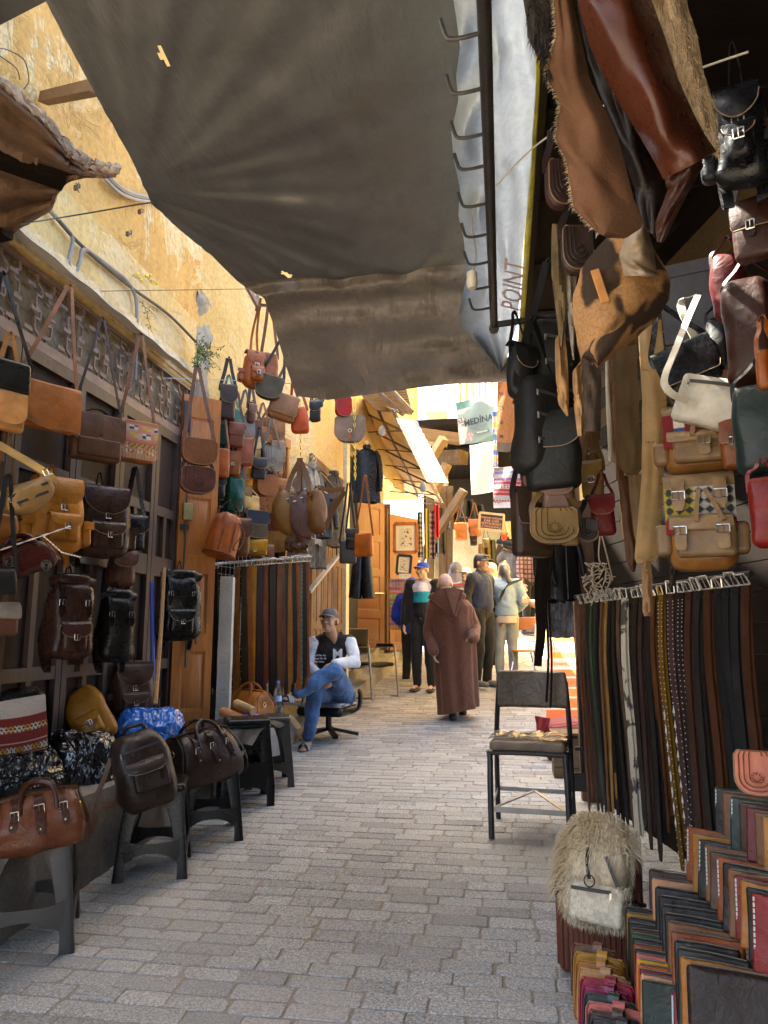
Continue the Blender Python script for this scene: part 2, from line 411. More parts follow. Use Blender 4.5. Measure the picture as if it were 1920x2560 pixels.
while y < 19:
    dp = prnd.uniform(.088, .106); x = -2.15 + (.12 if row % 2 else 0) + prnd.uniform(-.03, .03)
    while x < 1.25:
        ln = prnd.uniform(.165, .25); gp = .009 if x > -1 else .007; jx, jy = prnd.uniform(-.004, .004), prnd.uniform(-.003, .003)
        x0, x1, y0, y1 = x + gp / 2 + jx, x + ln - gp / 2 + jx, y + gp / 2 + jy + .006 * math.sin(x * 2.1), y + dp - gp / 2 + jy + .006 * math.sin((x + ln) * 2.1)
        cut = [prnd.uniform(.003, .012) if prnd.random() < .95 else prnd.uniform(.02, .04) for _ in range(4)]
        out = [(x0, y0 + cut[0]), (x0 + cut[0] * .4, y0 + cut[0] * .4), (x0 + cut[0], y0), ((x0 + x1) / 2, y0 + prnd.uniform(-.004, .004)), (x1 - cut[1], y0), (x1 - cut[1] * .35, y0 + cut[1] * .4), (x1, y0 + cut[1]),
               (x1 + prnd.uniform(-.003, .003), (y0 + y1) / 2), (x1, y1 - cut[2]), (x1 - cut[2] * .4, y1 - cut[2] * .4), (x1 - cut[2], y1), ((x0 + x1) / 2, y1 + prnd.uniform(-.004, .004)), (x0 + cut[3], y1), (x0 + cut[3] * .35, y1 - cut[3] * .4), (x0, y1 - cut[3]), (x0 + prnd.uniform(-.003, .003), (y0 + y1) / 2)]
        n = len(out); cx, cy = (x0 + x1) / 2, (y0 + y1) / 2; h = prnd.uniform(.0028, .006); tx, ty = prnd.uniform(-.007, .007), prnd.uniform(-.01, .01)
        k = prnd.uniform(.8, 1.14); t = prnd.random(); base = mixc((.37, .355, .33), (.305, .3, .29), t); base = tuple(q * k for q in base)
        if prnd.random() < .09: base = tuple(q * .74 for q in base)
        vs = []
        for (e, zf) in ((1, -.2), (1, .55), (.955, .95), (.86, 1.0)):
            for px_, py_ in out:
                qx, qy = cx + (px_ - cx) * (1 - (1 - e) * .55), cy + (py_ - cy) * e
                vs.append((qx, qy, gz(qy) + h * zf + ((qx - cx) * tx + (qy - cy) * ty) * (1 if zf > .9 else .6)))
        vs.append((cx, cy, gz(cy) + h * 1.05)); fs = []
        for r_ in range(3):
            for i in range(n): fs.append((r_ * n + i, r_ * n + (i + 1) % n, (r_ + 1) * n + (i + 1) % n, (r_ + 1) * n + i))
        for i in range(n): fs.append((3 * n + i, 3 * n + (i + 1) % n, 4 * n))
        pv.add(vs, fs, 0, base); x += ln
    y += dp; row += 1
tag(pv.build("paving", sett_mat(), sharp=50, vcol=True), "grey granite setts laid in rows across the sloping lane", "paving", kind="structure")

# ================================================================== left shop with brown shutters
PL1 = plaster("ochre plaster", [(.5, .29, .095), (.54, .34, .12), (.59, .45, .24), (.62, .51, .32), (.46, .25, .075)], 1.3, .6)
PL2 = plaster("pale yellow plaster", [(.52, .36, .14), (.56, .41, .18), (.57, .43, .22), (.52, .43, .27), (.48, .33, .13)], 5.1, .3)
CEM = stone((.3, .27, .22), "rough cement", .3, .95)
SH = wood((.058, .036, .028), .55, 'z', .35, 1, "brown painted shutter wood", .25, .06)
SHP = wood((.036, .024, .019), .6, 'z', .35, 1, "dark shutter panel wood", .25, .03)
DARK = plain((.012, .01, .009), .9, name="interior shade black")  # near-black colour standing in for shade inside openings
bld = thing("shop_building", "ochre plastered shop building with brown shutters and iron grille on the left", "building", (-2.5, 4, .3))
WM = Matrix.Translation(-Vector((-2.5, 4, .3)))
def wpart(mb, name, mat, parent, off, **k):
    mb.v = [tuple(Vector(v) - Vector(off)) for v in mb.v]; return mb.build(name, mat, parent, **k)
O1 = (-2.5, 4, .3)
def rough_wall(mb, p0, p1, z0, z1, amp=.012, nu=60, nv=50, sc_=1.4):
    p0, p1 = Vector((p0[0], p0[1], 0)), Vector((p1[0], p1[1], 0)); d = p1 - p0; n = Vector((d.y, -d.x, 0)).normalized()
    mb.grid(nu, nv, lambda u, v: p0 + d * u + Vector((0, 0, lerp(z0, z1, v))) + n * amp * (nz((p0 + d * u + Vector((0, 0, lerp(z0, z1, v)))), sc_) + .4 * nz((p0 + d * u + Vector((0, 0, lerp(z0, z1, v)))), sc_ * 4)))
m = MB(); rough_wall(m, (-2.5, 1.3), (-2.5, 5.56), 3.36, 7.8, .035, 70, 80)
m.box((-2.78, 3.42, 3.7), (.24, 2.12, 4.1)); wpart(m, "wall", PL1, bld, O1)
m = MB(); rough_wall(m, (-2.47, 3), (-2.47, 5.5), 3.4, 3.98, .012, 50, 14); m.box((-2.495, 4.2, 3.68), (.012, 1.3, .29)); wpart(m, "plaster_band", PL2, bld, O1)
# cornice: tin sheet over the grille and mouldings
m = MB(); m.sheet(60, 4, lambda u, v: (-2.5 + .2 * v, lerp(1.3, 4.95, u), 3.47 - .1 * v + .006 * math.sin(u * 60) * v), .004)
wpart(m, "tin_awning", plain((.62, .6, .58), .5, 0, .15, 30, "pale tin", .2), bld, O1)
m = MB()
m.box((-2.47, 3.4, 3.52), (.035, 2.1, .02)); m.box((-2.455, 3.4, 3.475), (.05, 2.1, .016)); m.box((-2.478, 3.4, 3.44), (.022, 2.1, .018))
wpart(m, "cornice", plaster("cornice plaster", [(.5, .38, .2), (.55, .44, .27), (.6, .5, .33), (.6, .52, .38), (.35, .25, .14)], 8), bld, O1)
m = MB(); m.box((-2.535, 3.4, 3.16), (.02, 2.1, .25)); wpart(m, "grille_backing", plaster("stained board", [(.12, .085, .05), (.18, .13, .075), (.2, .145, .085), (.19, .17, .14), (.11, .07, .04)], 3), bld, O1)
gr = MB(); GX = -2.488; yy = 2.25; k = 0
while yy < 5.45:
    z0 = 3.38
    path = []
    sgn = 1 if k % 2 == 0 else -1
    zz = z0; yo = 0
    path.append((GX, yy, zz))
    for st in range(3):
        zz -= .065; path.append((GX, yy + yo, zz)); yo = sgn * .045 if yo == 0 else 0; zz -= .022; path.append((GX, yy + yo, zz)); zz -= .045; path.append((GX, yy + yo, zz))
        if st < 2:
            path.append((GX, yy + yo + sgn * .045 * (-1 if yo else 1), zz)); yo = yo + sgn * .045 * (-1 if yo else 1)
    for a, b in zip(path, path[1:]): gr.bar(a, b, .009, .014)
    for st in range(3):
        gr.box((GX + .009, yy + .09 + (.045 if st % 2 else 0), z0 - .1 - .125 * st), (.003, .034, .011))
    yy += .15; k += 1
gr.box((GX, 3.84, 2.965), (.02, 1.62, .03)); gr.box((GX, 3.84, 3.375), (.014, 1.62, .012)); gr.box((GX, 5.47, 3.17), (.02, .02, .23))
wpart(gr, "grille", plain((.17, .115, .095), .6, 0, .2, 40, "brown painted iron", .25), bld, O1)
def shutter(y0, y1, rows):
    f = MB(); p = MB(); z0, z1 = .66, 2.94; X = -2.5; s_ = .05
    p.box((X - .012, (y0 + y1) / 2, (z0 + z1) / 2), (.01, (y1 - y0) / 2 - .012, (z1 - z0) / 2))
    for yy in (y0 + s_ / 2 + .004, y1 - s_ / 2 - .004): f.box((X + .015, yy, (z0 + z1) / 2), (.02, s_ / 2, (z1 - z0) / 2))
    for zz, ms in rows:
        f.box((X + .013, (y0 + y1) / 2, zz), (.018, (y1 - y0) / 2 - s_ - .004, .035))
        if ms: f.box((X + .012, (y0 + y1) / 2, (zz + ms) / 2), (.016, .022, (ms - zz) / 2 - .035))
    o = wpart(f, "shutter", SH, bld, O1); wpart(p, "shutter_panel", SHP, o, O1)
ROWS = [(2.9, 0), (2.3, 0), (1.93, 2.3), (1.86, 0), (1.2, 1.86), (.7, 1.2)]
for a, b in ((1.2, 1.75), (1.75, 2.3), (2.3, 2.82), (2.82, 3.34), (3.34, 3.9), (3.9, 4.4), (4.4, 4.9), (4.9, 5.3)): shutter(a, b, ROWS)
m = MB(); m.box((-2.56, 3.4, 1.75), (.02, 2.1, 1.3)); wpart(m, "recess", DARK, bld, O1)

# bench ledge along the left, level while the lane climbs
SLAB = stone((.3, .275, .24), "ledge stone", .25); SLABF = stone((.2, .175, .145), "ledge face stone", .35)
lg = thing("stone_ledge", "long level stone ledge in front of the left shops that sinks into the climbing lane", "ledge", (-2.3, 6, .3))
m = MB(); m.grid(60, 8, lambda u, v: (-2.06 + .012 * nz((0, u * 14, v * 2)), lerp(-1.5, 5.6, u), lerp(-.1, .62, v)))
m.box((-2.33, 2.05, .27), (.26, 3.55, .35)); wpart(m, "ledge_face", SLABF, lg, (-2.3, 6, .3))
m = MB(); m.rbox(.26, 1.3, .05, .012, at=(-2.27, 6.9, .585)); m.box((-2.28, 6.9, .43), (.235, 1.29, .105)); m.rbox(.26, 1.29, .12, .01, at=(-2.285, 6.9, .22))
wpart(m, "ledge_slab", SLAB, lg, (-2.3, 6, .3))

# second shop: angled front with opening, pale yellow wall above
A2, B2 = Vector((-2.5, 5.56, 0)), Vector((-2.02, 7.55, 0)); O2 = (-2.3, 6.6, .3)
b2 = thing("corner_building", "pale yellow plastered shop front whose opening is hung with bags", "building", O2)
D2 = (B2 - A2).normalized(); N2 = Vector((D2.y, -D2.x, 0)); L2 = (B2 - A2).length
def on2(t, z, o=0): return A2 + D2 * t + N2 * o + Vector((0, 0, z))
m = MB(); rough_wall(m, on2(-.02, 0), on2(L2, 0), 3.28, 7.2, .02, 40, 60); m.bar(on2(0, 5.3, -.2), on2(L2, 5.3, -.2), .3, 3.7)
rough_wall(m, on2(1.45, 0), on2(L2, 0), .6, 3.28, .008, 16, 30)
wpart(m, "wall", PL2, b2, O2)
m = MB(); rough_wall(m, (-2.5, 5.5), (-2.44, 5.72), 2.9, 4.3, .06, 12, 40, 5); wpart(m, "cement_corner", CEM, b2, O2)
m = MB()
for a, b in ((on2(0, 1.9, -.9), 0),): pass
m.add([on2(0, .6, -.7), on2(1.5, .6, -.7), on2(1.5, 3.3, -.7), on2(0, 3.3, -.7), on2(0, .6, 0), on2(1.5, .6, 0), on2(1.5, 3.3, 0), on2(0, 3.3, 0)], [(0, 1, 2, 3), (1, 5, 6, 2), (4, 0, 3, 7), (3, 2, 6, 7), (4, 5, 1, 0)])
wpart(m, "interior", plain((.05, .035, .022), .9, name="brown interior"), b2, O2)
ORW = wood((.38, .135, .032), .38, 'z', .35, 1, "varnished orange wood", .12)
ORWX = wood((.36, .125, .032), .4, 'y', .35, 1, "varnished orange lintel wood", .12)
m = MB(); m.bar(on2(.05, 3.3, .03), on2(1.5, 3.3, .03), .07, .09); wpart(m, "lintel", ORWX, b2, O2)
for q in (.03, 1.47): m = MB(); m.bar(on2(q, .64, .02), on2(q, 3.26, .02), .06, .07); wpart(m, "door_jamb", ORW, b2, O2)
# wire mesh panel inside the opening for the bags
m = MB()
for i in range(22): m.tube([on2(.08 + i * .064, .9, -.12), on2(.08 + i * .064, 3.2, -.12)], .0022, 4)
for i in range(34): m.tube([on2(.08, .95 + i * .066, -.117), on2(1.42, .95 + i * .066, -.117)], .0022, 4)
wpart(m, "wire_mesh", STEEL, b2, O2)

def panel_door(name, W, H, panels, mat, matp=None, th=.045, parent=None, hs=0):
    """leaf in local x 0..W, z 0..H, front at -y; panels = list of (x0,x1,z0,z1)"""
    f = MB(); pts = panels
    f.box((W / 2, .006, H / 2), (W / 2 - .001, th / 2 - .008, H / 2 - .001))
    xs_ = sorted({0, W} | {p[0] for p in pts} | {p[1] for p in pts}); zs_ = sorted({0, H} | {p[2] for p in pts} | {p[3] for p in pts})
    for i in range(len(xs_) - 1):
        for j in range(len(zs_) - 1):
            cx, cz = (xs_[i] + xs_[i + 1]) / 2, (zs_[j] + zs_[j + 1]) / 2
            if any(p[0] < cx < p[1] and p[2] < cz < p[3] for p in pts): continue
            f.box((cx, -.002, cz), ((xs_[i + 1] - xs_[i]) / 2, th / 2, (zs_[j + 1] - zs_[j]) / 2))
    o = f.build(name, mat, parent)
    q = MB()
    for x0, x1, z0, z1 in pts:
        a = [(x0, -.018, z0), (x1, -.018, z0), (x1, -.018, z1), (x0, -.018, z1)]; i1 = .022; i2 = .045
        b = [(x0 + i1, -.012, z0 + i1), (x1 - i1, -.012, z0 + i1), (x1 - i1, -.012, z1 - i1), (x0 + i1, -.012, z1 - i1)]
        c = [(x0 + i2, -.022, z0 + i2), (x1 - i2, -.022, z0 + i2), (x1 - i2, -.022, z1 - i2), (x0 + i2, -.022, z1 - i2)]
        fs = [(k, (k + 1) % 4, 4 + (k + 1) % 4, 4 + k) for k in range(4)] + [(4 + k, 4 + (k + 1) % 4, 8 + (k + 1) % 4, 8 + k) for k in range(4)] + [(8, 9, 10, 11)]
        q.add(a + b + c, fs)
    if pts: q.build("panel", matp or mat, o)
    return o
def door_thing(name, label, a, b, z0, H, panels, mat, group=None, flip=False):
    a, b = Vector((a[0], a[1], 0)), Vector((b[0], b[1], 0)); W = (b - a).length; rz = math.atan2((b - a).y, (b - a).x)
    t = thing(name, label, "door", (a.x, a.y, z0), rz, group)
    panel_door("leaf", W, H, [(p[0] * W, p[1] * W, p[2] * H, p[3] * H) for p in panels], mat, parent=t); return t, W
P3 = [(.2, .82, .05, .22), (.2, .82, .27, .45), (.2, .82, .5, .68), (.2, .82, .73, .93)]
ha = atX(450, 1400, -2.46); d1, W1 = door_thing("wooden_door", "varnished orange door leaf folded open between the shutters and the hung shop", (-2.46, 5.28), (-2.24, 5.5), .72, 2.56, P3, ORW)
m = MB(); m.box((.03, -.035, 2.38), (.03, .006, .12)); m.tube([(.05, -.045, .75), (.05, -.045, 2.42)], .008, 6); m.box((.04, -.04, 1.5), (.03, .008, .02)); m.build("espagnolette", DARKSTEEL, d1)
m = MB(); m.rbox(.035, .018, .065, .004, at=(.06, -.045, 1.62)); m.build("lock_case", plain((.33, .27, .12), .4, .6, name="dull brass"), d1)
m = MB(); m.tube([(.1, -.04, .45), (.1, -.04, .72), (.12, -.05, .76), (.16, -.05, .76), (.17, -.045, .7), (.17, -.045, .62)], .008, 6, smooth=3); m.build("door_handle", DARKSTEEL, d1)

# straight wall after the angled shop, with old panelled door, pilaster and orange doors
O3 = (-2.0, 9, .5); b3 = thing("plastered_house", "cream plastered house with old panelled door behind the seated man", "building", O3)
m = MB(); rough_wall(m, (-2.02, 7.55), (-1.98, 9.0), 3.35, 5.5, .015, 20, 30); rough_wall(m, (-1.98, 9.0), (-1.72, 12.9), 3.9, 5.5, .01, 20, 20); m.box((-2.25, 10.2, 2.9), (.15, 2.68, 2.6)); wpart(m, "wall", PL2, b3, O3)
m = MB(); m.box((-2.0, 9.12, 2.3), (.06, .09, 2.0)); wpart(m, "pilaster", plaster("cream paint", [(.66, .55, .33), (.7, .6, .38), (.72, .62, .42), (.7, .62, .45), (.6, .48, .28)], 2, .1), b3, O3)
OLDW = wood((.2, .115, .06), .6, 'z', .35, 1, "old brown door wood", .3, .25)
for i in range(3):
    a, b = Vector((-2.03 + .012 * i, 7.62 + .46 * i)), Vector((-2.018 + .012 * i, 8.06 + .46 * i)); W = .44
    t = bpy.data.objects.new("door_leaf", None); link(t, b3); t.location = Vector((a.x, a.y, .72)) - Vector(O3); t.rotation_euler = (0, 0, math.atan2((b - a).y, (b - a).x))
    panel_door("door_board", W, 2.5, [(x0 * W, x1 * W, z0, z1) for x0, x1 in ((.12, .46), (.54, .88)) for z0, z1 in ((.1, .75), (.83, 1.5), (1.58, 2.3))], OLDW, parent=t)
m = MB(); m.box((-2.04, 8.3, 3.28), (.05, .8, .05)); wpart(m, "lintel", OLDW, b3, O3)
m = MB(); m.box((-2.1, 10.5, 2.0), (.02, 1.2, 1.9)); wpart(m, "doorway_shade", DARK, b3, O3)  # black slab painted as the shade of the open door
c0 = atD(858, 1622, 10.3); c1 = atD(958, 1612, 11.0)
ORWF = wood((.2, .082, .03), .45, 'z', .35, 1, "far orange door wood", .12)
P4 = [(.12, .88, .04, .2), (.12, .88, .25, .48), (.12, .88, .53, .72), (.12, .88, .77, .95)]
d2, W2 = door_thing("wooden_door", "tall varnished door leaf hung with leather jackets on the left", (c0.x, c0.y), (c1.x, c1.y), c0.z, S(392, c0), P4, ORWF)
m = MB(); m.tube([(.06, -.05, .78), (W2 * .95, -.05, .8)], .012, 6); m.build("door_bar", STEEL, d2)
c0 = atD(972, 1626, 11.6); c1 = atD(1046, 1622, 12.2)
d3, W3 = door_thing("wooden_door", "varnished door leaf with framed pictures on it further up the lane", (c0.x, c0.y), (c1.x, c1.y), c0.z, S(346, c0), [(.14, .86, .05, .2), (.14, .86, .75, .96)], ORWF)
q0 = atD(948, 1250, 11.3)
for (px_, y0_, d_, w_) in ((962, 1265, 11.4, .05), (968, 1255, 11.8, .05)):
    a = atD(px_, 1625, d_); m = MB(); m.box((0, 0, S(1625 - y0_, a) / 2), (w_, .04, S(1625 - y0_, a) / 2)); o = m.build("door_frame", OLDW); o.location = a; tag(o, ("dark inner" if px_ == 962 else "brown outer") + " door frame post between the two tall orange leaves", "door frame")
# far step slab in front of those doors
st_ = MB()
for (a, b, w_, h_) in (((-1.88, 8.9), (-1.62, 12.9), .26, .17), ((-2.0, 9.1), (-1.85, 12.9), .15, .34)):
    st_.grid(24, 1, lambda u, v: (lerp(a[0], b[0], u) + .004 * math.sin(u * 40), lerp(a[1], b[1], u), gz(lerp(a[1], b[1], u)) + (h_ if v else -.1)))
    st_.grid(24, 1, lambda u, v: (lerp(a[0], b[0], u) - w_ * v, lerp(a[1], b[1], u), gz(lerp(a[1], b[1], u)) + h_))
    st_.add([(a[0], a[1], gz(a[1]) - .1), (a[0] - w_, a[1], gz(a[1]) - .1), (a[0] - w_, a[1], gz(a[1]) + h_), (a[0], a[1], gz(a[1]) + h_)], [(0, 1, 2, 3)])
tag(st_.build("stone_step", SLAB), "low double stone step running uphill in front of the tall orange doors", "step")
# ================================================================== tarpaulins overhead
def transl(rgb, tr, rough=.6, name="tarpaulin", wr=.5, ws=7, stain=.25):
    m, nt, b = newmat(name); L = nt.links; co = objco(nt)
    n1 = noisen(nt, co, 1.8, 6, .65, .8); n2 = noisen(nt, co, 420, 2); n3 = noisen(nt, mapn(nt, co, (2.6, .7, 1), (0, 0, .6)), ws, 6, .6, .35); n4 = noisen(nt, co, 30, 4, .7)
    c = ramp(nt, n1, [(.3, tuple(q * (1 - stain) for q in rgb)), (.7, tuple(q * (1 + stain) for q in rgb))])
    c = mixn(nt, 1, c, ramp(nt, n4, [(.3, .85), (.6, 1.03)]), 'MULTIPLY')
    L.new(c, b.inputs["Base Color"]); b.inputs["Roughness"].default_value = rough
    nb = bumpn(nt, n3, wr, .03, bumpn(nt, n2, .1, .002)); L.new(nb, b.inputs["Normal"])
    t = nt.nodes.new("ShaderNodeBsdfTranslucent"); L.new(c, t.inputs[0]); L.new(nb, t.inputs[1])
    mx = nt.nodes.new("ShaderNodeMixShader"); mx.inputs[0].default_value = tr
    L.new(b.outputs[0], mx.inputs[1]); L.new(t.outputs[0], mx.inputs[2]); L.new(mx.outputs[0], nt.nodes["Material Output"].inputs[0]); return m
def curve_at(P, t):
    """point at fraction t of a pixel polyline given as (y, x)"""
    n = len(P) - 1; i = min(int(t * n), n - 1); f = t * n - i
    return mixc(P[i], P[i + 1], f)
TARP = transl((.078, .076, .071), .05, .5, "brown tarpaulin", .5, 4)
TARP2 = transl((.165, .142, .122), .07, .36, "brown tarpaulin lower", .8, 9)
# underside outline of the big tarp: matching points down the left and right edge
LE = [(-250, -1100), (-60, -500), (50, -140), (112, 0), (235, 230), (330, 400), (378, 508), (455, 580), (530, 640), (590, 700), (640, 735), (668, 742)]
RE = [(1250, -1100), (1210, -500), (1172, -140), (1156, 0), (1158, 120), (1160, 230), (1162, 330), (1164, 430), (1156, 520), (1160, 600), (1164, 650), (1166, 690)]
def tarp_z(u, v):
    # pulled up along ridges that fan out from the tied corner on the left
    dx, dy = u * 2.6, (v - .5) * 3.6; a = math.atan2(dy, dx + .05); r_ = math.hypot(dx, dy)
    fold = (math.sin(a * 9 + .6 * math.sin(r_ * 2)) * .5 + math.sin(a * 21 + 1.3 + r_) * .28 + .2 * math.sin(a * 37 + 2 * r_)) * min(1, r_ * .8) * math.exp(-r_ * .32)
    sag = -.16 * math.sin(math.pi * min(1, u * 1.02)) * (1 - .5 * v)
    return 3.42 + sag + .04 * fold + .02 * nz((u * 4, v * 5, 0), 1) + .012 * nz((u * 9, v * 14, 3), 1)
def tarp_pt(u, v):
    a, b = curve_at(LE, v), curve_at(RE, v); p = mixc(a, b, u)
    jag = 0 if 0 < u < 1 else 3 * nz((v * 60, u, 0))
    return atZ(p[0] + jag, p[1], tarp_z(u, v))
HOLES = [(412, 135, 18, 34), (705, 686, 16, 8), (620, 299, 14, 2.5)]
m = MB(); m.grid(110, 130, tarp_pt)
def in_hole(p):
    v = p - CAM; d = v.dot(FW)
    if d <= 0: return False
    px, py = 960 + F * v.dot(RT) / d, 1280 - F * v.dot(UP) / d
    return (abs(px - 407 - (py - 140) * .5) < 4 + 3 * (1 - abs(py - 140) / 26) and abs(py - 140) < 26) or (abs(px - 716) < 12 and abs(py - 686 - (px - 716) * .5) < 4.5)
m.f = [f for f in m.f if not in_hole(sum((Vector(m.v[i]) for i in f), Vector()) / 4)]; m.m = m.m[:len(m.f)]
o = m.build("tarpaulin", TARP); tag(o, "large brown tarpaulin stretched over the lane, creased from its tied left corner", "tarpaulin")
LE2 = [(596, 706), (660, 745), (690, 830), (715, 915), (740, 990)]; RE2 = [(1166, 660), (1200, 740), (1235, 820), (1268, 890), (1292, 955)]
BB = [(740, 990), (800, 1000), (850, 990), (900, 978), (960, 968), (1050, 960), (1180, 957), (1292, 955)]
def t2(u, v):
    a, b = curve_at(LE2, v), curve_at(RE2, v); p = list(mixc(a, b, u))
    if v > .6: p[1] += (curve_at(BB, u)[1] - lerp(990, 955, u)) * (v - .6) / .4
    z = lerp(3.36, 3.08, v) - .07 * math.sin(math.pi * u) * (.4 + v * .6) + .03 * math.sin(u * 16 + v * 9 + 2 * math.sin(v * 5)) * (.08 + .9 * v) * (1 - u * .6) + .02 * nz((u * 8, v * 6, 1)) + .018 * math.sin(v * 22 + u * 3)
    return atZ(p[0], p[1], z)
m = MB(); m.grid(90, 50, t2); tag(m.build("tarpaulin", TARP2), "lower brown plastic tarpaulin sheet sagging at the far end under the large one", "tarpaulin")
m = MB(); cr = [(-160, 20), (0, 62), (118, -2), (60, -260), (-200, -300)]
pts = [atZ(x, y, 3.9) for x, y in [(-420, 250), (0, 63), (122, 0), (140, -160), (-300, -260)]]
m.add(pts + [p + Vector((0, 0, .006)) for p in pts], [(0, 1, 2, 3, 4), (9, 8, 7, 6, 5)] + [(i, (i + 1) % 5, 5 + (i + 1) % 5, 5 + i) for i in range(5)]); tag(m.build("tarpaulin", TARP), "corner of another dark tarpaulin at the upper left edge", "tarpaulin")
m = MB(); m.grid(20, 20, lambda u, v: (lerp(-1.9, .5, u), lerp(-2.6, 1.15, v), 3.62 - .12 * math.sin(math.pi * u) + .02 * nz((u * 5, v * 5, 2)))); tag(m.build('tarpaulin', TARP), 'unseen brown tarpaulin added behind the camera to cut light from behind', 'tarpaulin')  # unseen sheet over the lane, added to cut light from behind the camera
# pale translucent banner sheet at the stall side
VAL = transl((.34, .38, .41), .4, .4, "pale banner vinyl", .35, 5, .12)
LV = [(1126, -300), (1124, -60), (1140, 40), (1150, 120), (1140, 190), (1146, 250), (1128, 330), (1134, 400), (1150, 470), (1146, 540), (1160, 600), (1166, 690), (1152, 760), (1150, 815), (1192, 860), (1252, 930)]
RV = [(1390, -300), (1362, -60), (1336, 40), (1338, 120), (1340, 190), (1337, 250), (1331, 330), (1328, 400), (1322, 470), (1316, 540), (1310, 600), (1304, 690), (1298, 760), (1292, 815), (1272, 880), (1253, 932)]
def vz(u, v): return 3.3 - .2 * v - .1 * math.sin(math.pi * u) * (1 - .5 * v) + .045 * math.sin(u * 9 + v * 24) * (1 - u) ** 1.5 + .02 * math.sin(u * 14 - v * 9) + .035 * nz((u * 4, v * 16, 4))
m = MB(); m.grid(30, 110, lambda u, v: atZ(*mixc(curve_at(LV, v), curve_at(RV, v), u), vz(u, v)))  # black block standing in for shade inside the passage
bn = m.build("banner_sheet", VAL); tag(bn, "pale grey reused vinyl banner hung along the stall roof behind the black hook rail", "banner")
m = MB(); m.tube([atZ(1352, -60, 3.4), atZ(1343, 130, 3.38), atZ(1326, 480, 3.3), atZ(1312, 700, 3.25), atZ(1294, 950, 3.2)], .016, 8, smooth=3); tag(m.build('gap_pole', plain((.6, .5, .06), .6, name='yellow gap strip', var=.35)), 'yellow pole added over the bright gap along the edge of the pale banner sheet', 'pole')  # pole added to cover the bright gap beside the banner
# ghost lettering of the reused banner seen through its back
def text_obj(s, size, mat, M, parent=None, name="lettering", ext=.0008, mirror=False, xs=1, bold=0):
    cu = bpy.data.curves.new(name, 'FONT'); cu.body = s; cu.size = size; cu.extrude = ext; cu.align_x = 'CENTER'; cu.align_y = 'CENTER'; cu.resolution_u = 2; cu.offset = bold
    o = bpy.data.objects.new(name, cu); link(o); bpy.context.view_layer.update()
    me = bpy.data.meshes.new_from_object(o.evaluated_get(bpy.context.evaluated_depsgraph_get())); bpy.data.objects.remove(o); bpy.data.curves.remove(cu)
    me.transform(Matrix.Diagonal((-xs if mirror else xs, 1, 1, 1))); me.materials.clear(); me.materials.append(mat)
    q = bpy.data.objects.new(name, me); link(q, parent); q.matrix_local = M; return q
def frame3(o, x, y):
    x = Vector(x).normalized(); z = x.cross(Vector(y)).normalized(); y = z.cross(x); return Matrix((x, y, z)).transposed().to_4x4().__class__(((x.x, y.x, z.x, o[0]), (x.y, y.y, z.y, o[1]), (x.z, y.z, z.z, o[2]), (0, 0, 0, 1)))
GH = plain((.42, .33, .32), .6, name="faded red print ", var=.2)
for s_, px_, py_, sz in (("POINT", 1278, 705, .14),):
    a, b = atZ(px_, py_ + 75, 2.95), atZ(px_ + 16, py_ - 75, 2.99); d = (b - a)
    text_obj(s_, sz, GH, frame3((a + b) / 2 - Vector((0, 0, .012)), d, Vector((-1, 0, .35))), bn, "print")

# ================================================================== black hook rail
rl = thing("hook_rail", "black iron pipe rail with upturned hooks hanging under the pale banner sheet", "rail", (-.05, 2.2, 2.75))
pe = atY(1235, 812, 3.12); pn = Vector((pe.x + .006, .6, pe.z)); RO = Vector((-.05, 2.2, 2.75))
m = MB(); m.tube([pn - RO, pe - RO], .0165, 10); m.tube([pe - RO + Vector((0, 0, -.012)), pe - RO + Vector((0, .03, -.01))], .022, 8); m.build("pipe", DARKSTEEL, rl)
m = MB(); m.tube([pe - RO, atY(1400, 790, 3.16) - RO, atY(1520, 784, 3.2) - RO], .015, 8); m.build("arm", DARKSTEEL, rl)
for py_ in (75, 214, 328, 408, 503, 580, 650, 712, 765, -90):
    lo, hi = .7, 3.1
    for _ in range(40):
        md = (lo + hi) / 2; q = Vector((lerp(pn.x, pe.x, (md - pn.y) / (pe.y - pn.y)), md, pe.z)) - CAM
        yy_ = 1280 - F * q.dot(UP) / q.dot(FW)
        if yy_ < py_: lo = md
        else: hi = md
    c = Vector((lerp(pn.x, pe.x, (lo - pn.y) / (pe.y - pn.y)), lo, pe.z)) - RO
    m = MB(); m.tube([c + Vector(q) for q in ((0, 0, -.004), (-.05, 0, -.012), (-.082, .002, -.008), (-.092, 0, .01), (-.1, -.002, .04))], .0052, 7, smooth=4); m.build("hook", DARKSTEEL, rl)
m = MB(); m.tube([atY(1178, 518, 2.6), atY(1180, 560, 2.62), atY(1190, 640, 2.66), atY(1180, 690, 2.7)], .0035, 6, smooth=5); s1 = m.build("wire", plain((.2, .19, .17), .6, name="grey cable")); tag(s1, "thin grey cable with an empty lamp socket hanging by the hook rail", "cable")
m = MB(); e = atY(1180, 700, 2.7); m.lathe([(.012, .035), (.02, .03), (.022, -.01), (.018, -.03), (.015, -.035)], 12, e); m.build("socket", plain((.5, .45, .36), .5, name="old plastic"), s1)
def cable(name, pts, r=.004, mat=None, label="", sm=6):
    m = MB(); m.tube(pts, r, 6, smooth=sm); return tag(m.build(name, mat or plain((.06, .055, .05), .6, name="black cable")), label, "cable")
cable("cable", [atY(1130, 400, 2.9), atY(1180, 330, 2.75), atY(1250, 210, 2.5), atY(1330, 85, 2.3)], .003, None, "thin dark wire slanting up across the pale banner sheet")
